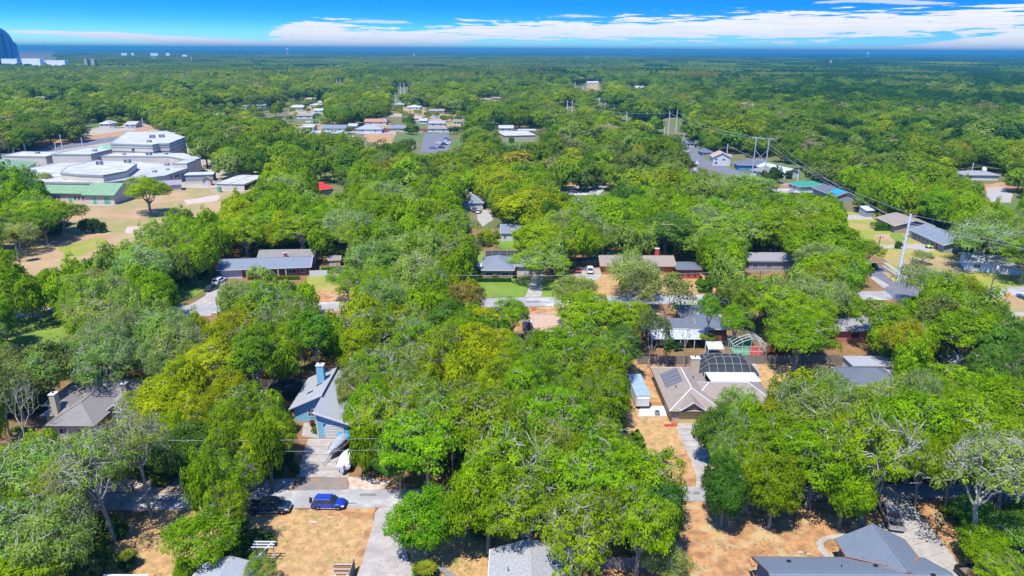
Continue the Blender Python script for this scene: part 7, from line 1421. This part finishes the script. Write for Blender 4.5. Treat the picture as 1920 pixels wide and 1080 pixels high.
for a_ in ((0, 0, 2.6, .08), (0, 3.32, 2.6, 3.4), (0, .09, .08, 3.31), (2.52, .09, 2.6, 3.31)): MB().box(a_[0], a_[1], .554, a_[2], a_[3], 1.1).build('side_rail', M_BLACK, r_)
for k in range(9): o = MB().box(0, 0, 0, .18, 1.6+.1*(k % 3), .1).build('wood_board', M_WOOD2, None); o.location = (54.9+.24*k, 64.9+.1*(k % 2), .56+.11*(k % 3)); o.rotation_euler = (0, 0, .1*(k % 3-1)); tag(o, ['first', 'second', 'third', 'fourth', 'fifth', 'sixth', 'seventh', 'eighth', 'ninth'][k]+' orange board from the left in the black trailer', 'board', 'boards in the trailer')
p = G(1266, 799); o = MB().lathe([(.25, 0), (.27, .5), (.24, 1.0)], 12).build('traffic_barrel', mat('orange_plastic', (.65, .16, .02), rough=.5)); o.location = tuple(p); tag(o, 'orange barrel at the corner of the yellow garage door', 'barrel')
p = G(1657, 997); o = MB().lathe([(.22, 0), (.2, .05), (.12, .06), (.03, .7)], 12).build('traffic_cone', mat('orange_plastic', (0, 0, 0))); o.location = tuple(p); tag(o, 'orange cone between oak trunk and silver truck', 'cone')
r_ = empty('striped_windmill', 'red and white striped yard ornament beside the leaning oak trunk', 'ornament', tuple(G(1623, 992)))
for k in range(5): MB().lathe([(.26-.04*k, k*.2), (.22-.04*k, k*.2+.197)], 10).build('stripe', mat('stripe_red', (.55, .04, .05)) if k % 2 else T_WHITE, r_)
p = G(1887, 568); r_ = empty('road_sign', 'orange diamond road-work sign beside the right-hand road', 'sign', tuple(p)); MB().box(-.04, 0, 0, .04, .05, 1.7).build('post', METAL, r_); o = MB().box(-.5, -.02, -.5, .5, .02, .5).build('sign_face', mat('orange_sign', (.75, .22, .01)), r_); o.location = (0, -.03, 2.2); o.rotation_euler = (0, math.pi/4, 0)
for x, y, s, lab in ((588, 981, .5, 'flat white stone on the dry yard'), (619, 972, .3, 'small white stone beside the flat one'), (640, 968, .25, 'small pale stone near the side road'), (526, 979, .3, 'pale stone below the blue car'), (1500, 1037, .4, 'white bag of rubble by the slate roof'), (1516, 1040, .35, 'pale teal rag beside the rubble bag')):
    p = G(x, y); o = MB().prism([(-s, -.2*s), (-.2*s, -.5*s), (s, -.3*s), (.8*s, .4*s), (-.1*s, .6*s)], 0, [.12, .2, .1, .16, .14]).build('stone', M_SHELL); o.location = tuple(p); tag(o, lab, 'stone')
rr = random.Random(4)
def hedge(label, px0, px1, py, h, w, col, n=5000):
    a = G(px0, py); b = G(px1, py); L = (b-a).length; rg_ = np.random.default_rng(len(label)); k = max(800, int(L*260)); P = np.stack([rg_.uniform(0, L, k), rg_.uniform(0, w, k), rg_.uniform(0, h, k)], 1); f = rg_.integers(0, 3, k); P[f == 0, 2] = h; P[f == 1, 1] = 0; P[f == 2, 1] = rg_.choice([0, w], (f == 2).sum()); N_ = np.zeros_like(P); N_[f == 0, 2] = 1; N_[f > 0, 1] = -1; P += rg_.normal(size=P.shape)*.06
    V, Q = leaf_quads(rg_, P, unit(N_+rg_.normal(size=P.shape)*.45), .26); o = bpy.data.objects.new('hedge', np_mesh('hedge', V, Q, LEAF)); link(o); o.location = tuple(a); o.rotation_euler = (0, 0, math.atan2(b.y-a.y, b.x-a.x)); o.color = (*col, 1); tag(o, label, 'hedge')
hedge('clipped green hedge right of the short white fence', 603, 655, 513, 1.6, 1.3, (.09, .20, .01)); hedge('low dark hedge below the grey hip-roofed house windows', 893, 958, 529, .9, .9, (.05, .13, .015)); hedge('low hedge along the columns of the ranch house', 465, 560, 525, .9, .9, (.17, .22, .01)); hedge('long green hedge in front of the tan gable house', 1640, 1706, 433, 2.2, 4.0, (.06, .16, .01)); hedge('trimmed green strip along the long slate-roofed house', 1712, 1745, 442, .8, 1.2, (.12, .24, .01))
BUSH = [make_bush(70+i, 1.0, 1.3, 700, .17) for i in range(3)]
def bush(px_, py_, w, h, col, label):
    p = G(px_, py_); o = bpy.data.objects.new('bush', random.choice(BUSH)); link(o); o.location = tuple(p); o.scale = (w/2, w/2, h/1.3); o.rotation_euler = (0, 0, rr.uniform(0, 6)); o.color = (*col, 1); tag(o, label, 'bush')
gc = (.08, .19, .01); yc = (.2, .25, .01); dc = (.04, .11, .02); rc = (.35, .12, .05)
for a_ in [(592, 812, 1.5, 1.2, yc, 'yellow flowering bush beside the blue garage wall'), (586, 800, 1.2, 1.3, (.22, .08, .05), 'reddish bush by the blue house porch'), (520, 893, 2, 1.6, gc, 'small bright bush left of the boat driveway'), (552, 886, 2.2, 1.8, dc, 'dark rounded bush at the driveway edge'), (930, 522, 2.2, 2.2, (.22, .22, .02), 'golden palm-like bush between two white windows'),
 (1447, 345, 11, 8, (.05, .10, .015), 'large clipped dome bush right of the H pylon'), (1432, 352, 11, 7, (.06, .11, .02), 'large clipped dome bush in front of the H pylon'), (1478, 335, 5, 4, (.06, .11, .02), 'round bush left of the teal green roof'), (1529, 343, 5, 5, (.06, .11, .02), 'round dark bush at the corner of the blue-tarp house'), (1560, 372, 8, 4, (.09, .14, .01), 'spreading bush below the blue-tarp house'),
 (1684, 466, 2.6, 2.4, (.07, .14, .02), 'small round tree-bush beside the pale driveway'), (1456, 668, 4, 2.2, (.32, .12, .04), 'rusty orange bush right of the small pool cage'), (163, 437, 5, 5, (.06, .12, .02), 'left shrub of the three on the dry field'), (179, 437, 5, 5, (.06, .12, .02), 'middle shrub of the three on the dry field'), (193, 436, 3.4, 3.6, (.06, .12, .02), 'right shrub of the three on the dry field'),
 (1515, 910, 2.8, 2.6, gc, 'leafy bush beneath the right-hand oaks'), (1205, 606, 3.5, 2.0, (.36, .14, .04), 'orange-tinged bush left of the silver carport'), (1260, 655, 4, 2.4, dc, 'dark bush under the silver carport edge'), (1320, 545, 6, 3, gc, 'green bush in front of the deep red wing'), (1262, 525, 5, 2.2, yc, 'yellow-green bush in front of the orange brick wall'), (240, 1062, 2.4, 1.5, (.05, .13, .015), 'dark bush at the foot of the tall thin trees'), (228, 1010, 2.2, 2.0, (.04, .12, .015), 'glossy dark shrub between the tall pale trunks'), (800, 1078, 3.6, 1.2, gc, 'bright green fern clump by the stone edging'), (1085, 498, 3, 2.5, (.18, .18, .01), 'yellowish shrub behind the plank fence')]:
    bush(*a_)
# tufts on the dry yards
q = MB(); rg_ = np.random.default_rng(8); k = 2600; X = rg_.uniform(-46, 60, k); Y = rg_.uniform(63, 79, k); on = (vnoise(X, Y, 3.0, 5) > .60) & (np.abs(X+17.5) > 3.3)
for x, y in zip(X[on], Y[on]):
    s = rg_.uniform(.10, .26)
    for j in range(4): a_ = rg_.uniform(0, 6.28); q.poly([(x-.05, y, .01), (x+.05, y, .01), (x+math.cos(a_)*s, y+math.sin(a_)*s, s*1.1)])
o = q.build('grass_tufts', mat('tuft_green', (.12, .17, .03), (.22, .20, .06), 1)); tag(o, 'scattered low grass tufts on the dry yards', kind='stuff')

# expansion joints, tar repairs, litter
M_JOINT = mat('joint_dark', (.12, .11, .10)); M_TAR = mat('tar_patch', (.10, .10, .10), (.15, .15, .145), 2)
for i_, t in enumerate((.2, .4, .6, .8)):
    def lp(a_, b_, t): return (a_[0]+(b_[0]-a_[0])*t, a_[1]+(b_[1]-a_[1])*t)
    for L_0, L_1, R_0, R_1 in (((578, 823), (556, 895), (640, 823), (654, 895)), ((1264, 793), (1289, 849), (1308, 793), (1337, 849)), ((1655, 975), (1700, 1120), (1720, 960), (1806, 1085))):
        a_, b_ = lp(L_0, L_1, t), lp(R_0, R_1, t); patch('expansion_joint', [a_, (a_[0], a_[1]+.7), (b_[0], b_[1]+.7), b_], M_JOINT, 6)
for x, y, w, h_ in ((520, 938, 26, 3), (690, 928, 30, 4), (430, 945, 34, 3), (300, 938, 40, 3), (1305, 925, 12, 5), (660, 944, 14, 2), (1000, 566, 26, 2), (1290, 560, 20, 2)): patch('tar_repair', [(x-w/2, y-h_/2), (x+w/2, y-h_/2-.5), (x+w/2+2, y+h_/2), (x-w/2-1, y+h_/2)], M_TAR, 5.4, .15)
rg_ = np.random.default_rng(18); k = 9000; X = rg_.uniform(-70, 62, k); Y = 64+30*rg_.random(k)**1.3; on = vnoise(X, Y, 2.2, 15)*.6+vnoise(X, Y, 9, 16)*.4 > .50; V = []; Q = []
X, Y = X[on], Y[on]; n_ = len(X); a_ = rg_.uniform(0, 6.28, n_); s = rg_.uniform(.05, .14, n_); P = np.stack([X, Y, np.full(n_, .045)], 1); u_ = np.stack([np.cos(a_)*s, np.sin(a_)*s, 0*s], 1); v_ = np.stack([-np.sin(a_)*s*.6, np.cos(a_)*s*.6, rg_.uniform(0, .04, n_)], 1)
me = np_mesh('leaf_litter', np.stack([P-u_, P-v_, P+u_, P+v_], 1).reshape(-1, 3), np.arange(n_*4).reshape(-1, 4), mat('dead_leaves', (.20, .10, .04), (.36, .22, .10), .8)); tag(link(bpy.data.objects.new('leaf_litter', me)), 'scattered brown fallen leaves on yards and road edges', kind='stuff')

# ------------------------------------------------------------------ haze
def build_haze():
    mb = MB().box(-19000, -60, -1.2, 19000, 24500, 112); me = mb.mesh('haze', None); m = bpy.data.materials.new('haze'); m.use_nodes = True; N = m.node_tree.nodes; N.clear()
    out = N.new('ShaderNodeOutputMaterial'); v = N.new('ShaderNodeVolumePrincipled'); v.inputs['Color'].default_value = (0.05, 0.29, 0.46, 1); v.inputs['Density'].default_value = HAZE
    v.inputs['Anisotropy'].default_value = 0.0; m.node_tree.links.new(v.outputs[0], out.inputs['Volume']); me.materials.append(m)
    tag(link(bpy.data.objects.new('haze', me)), kind='stuff', label='thin blue haze over the far woods')
HAZE = 0.00015
build_haze()
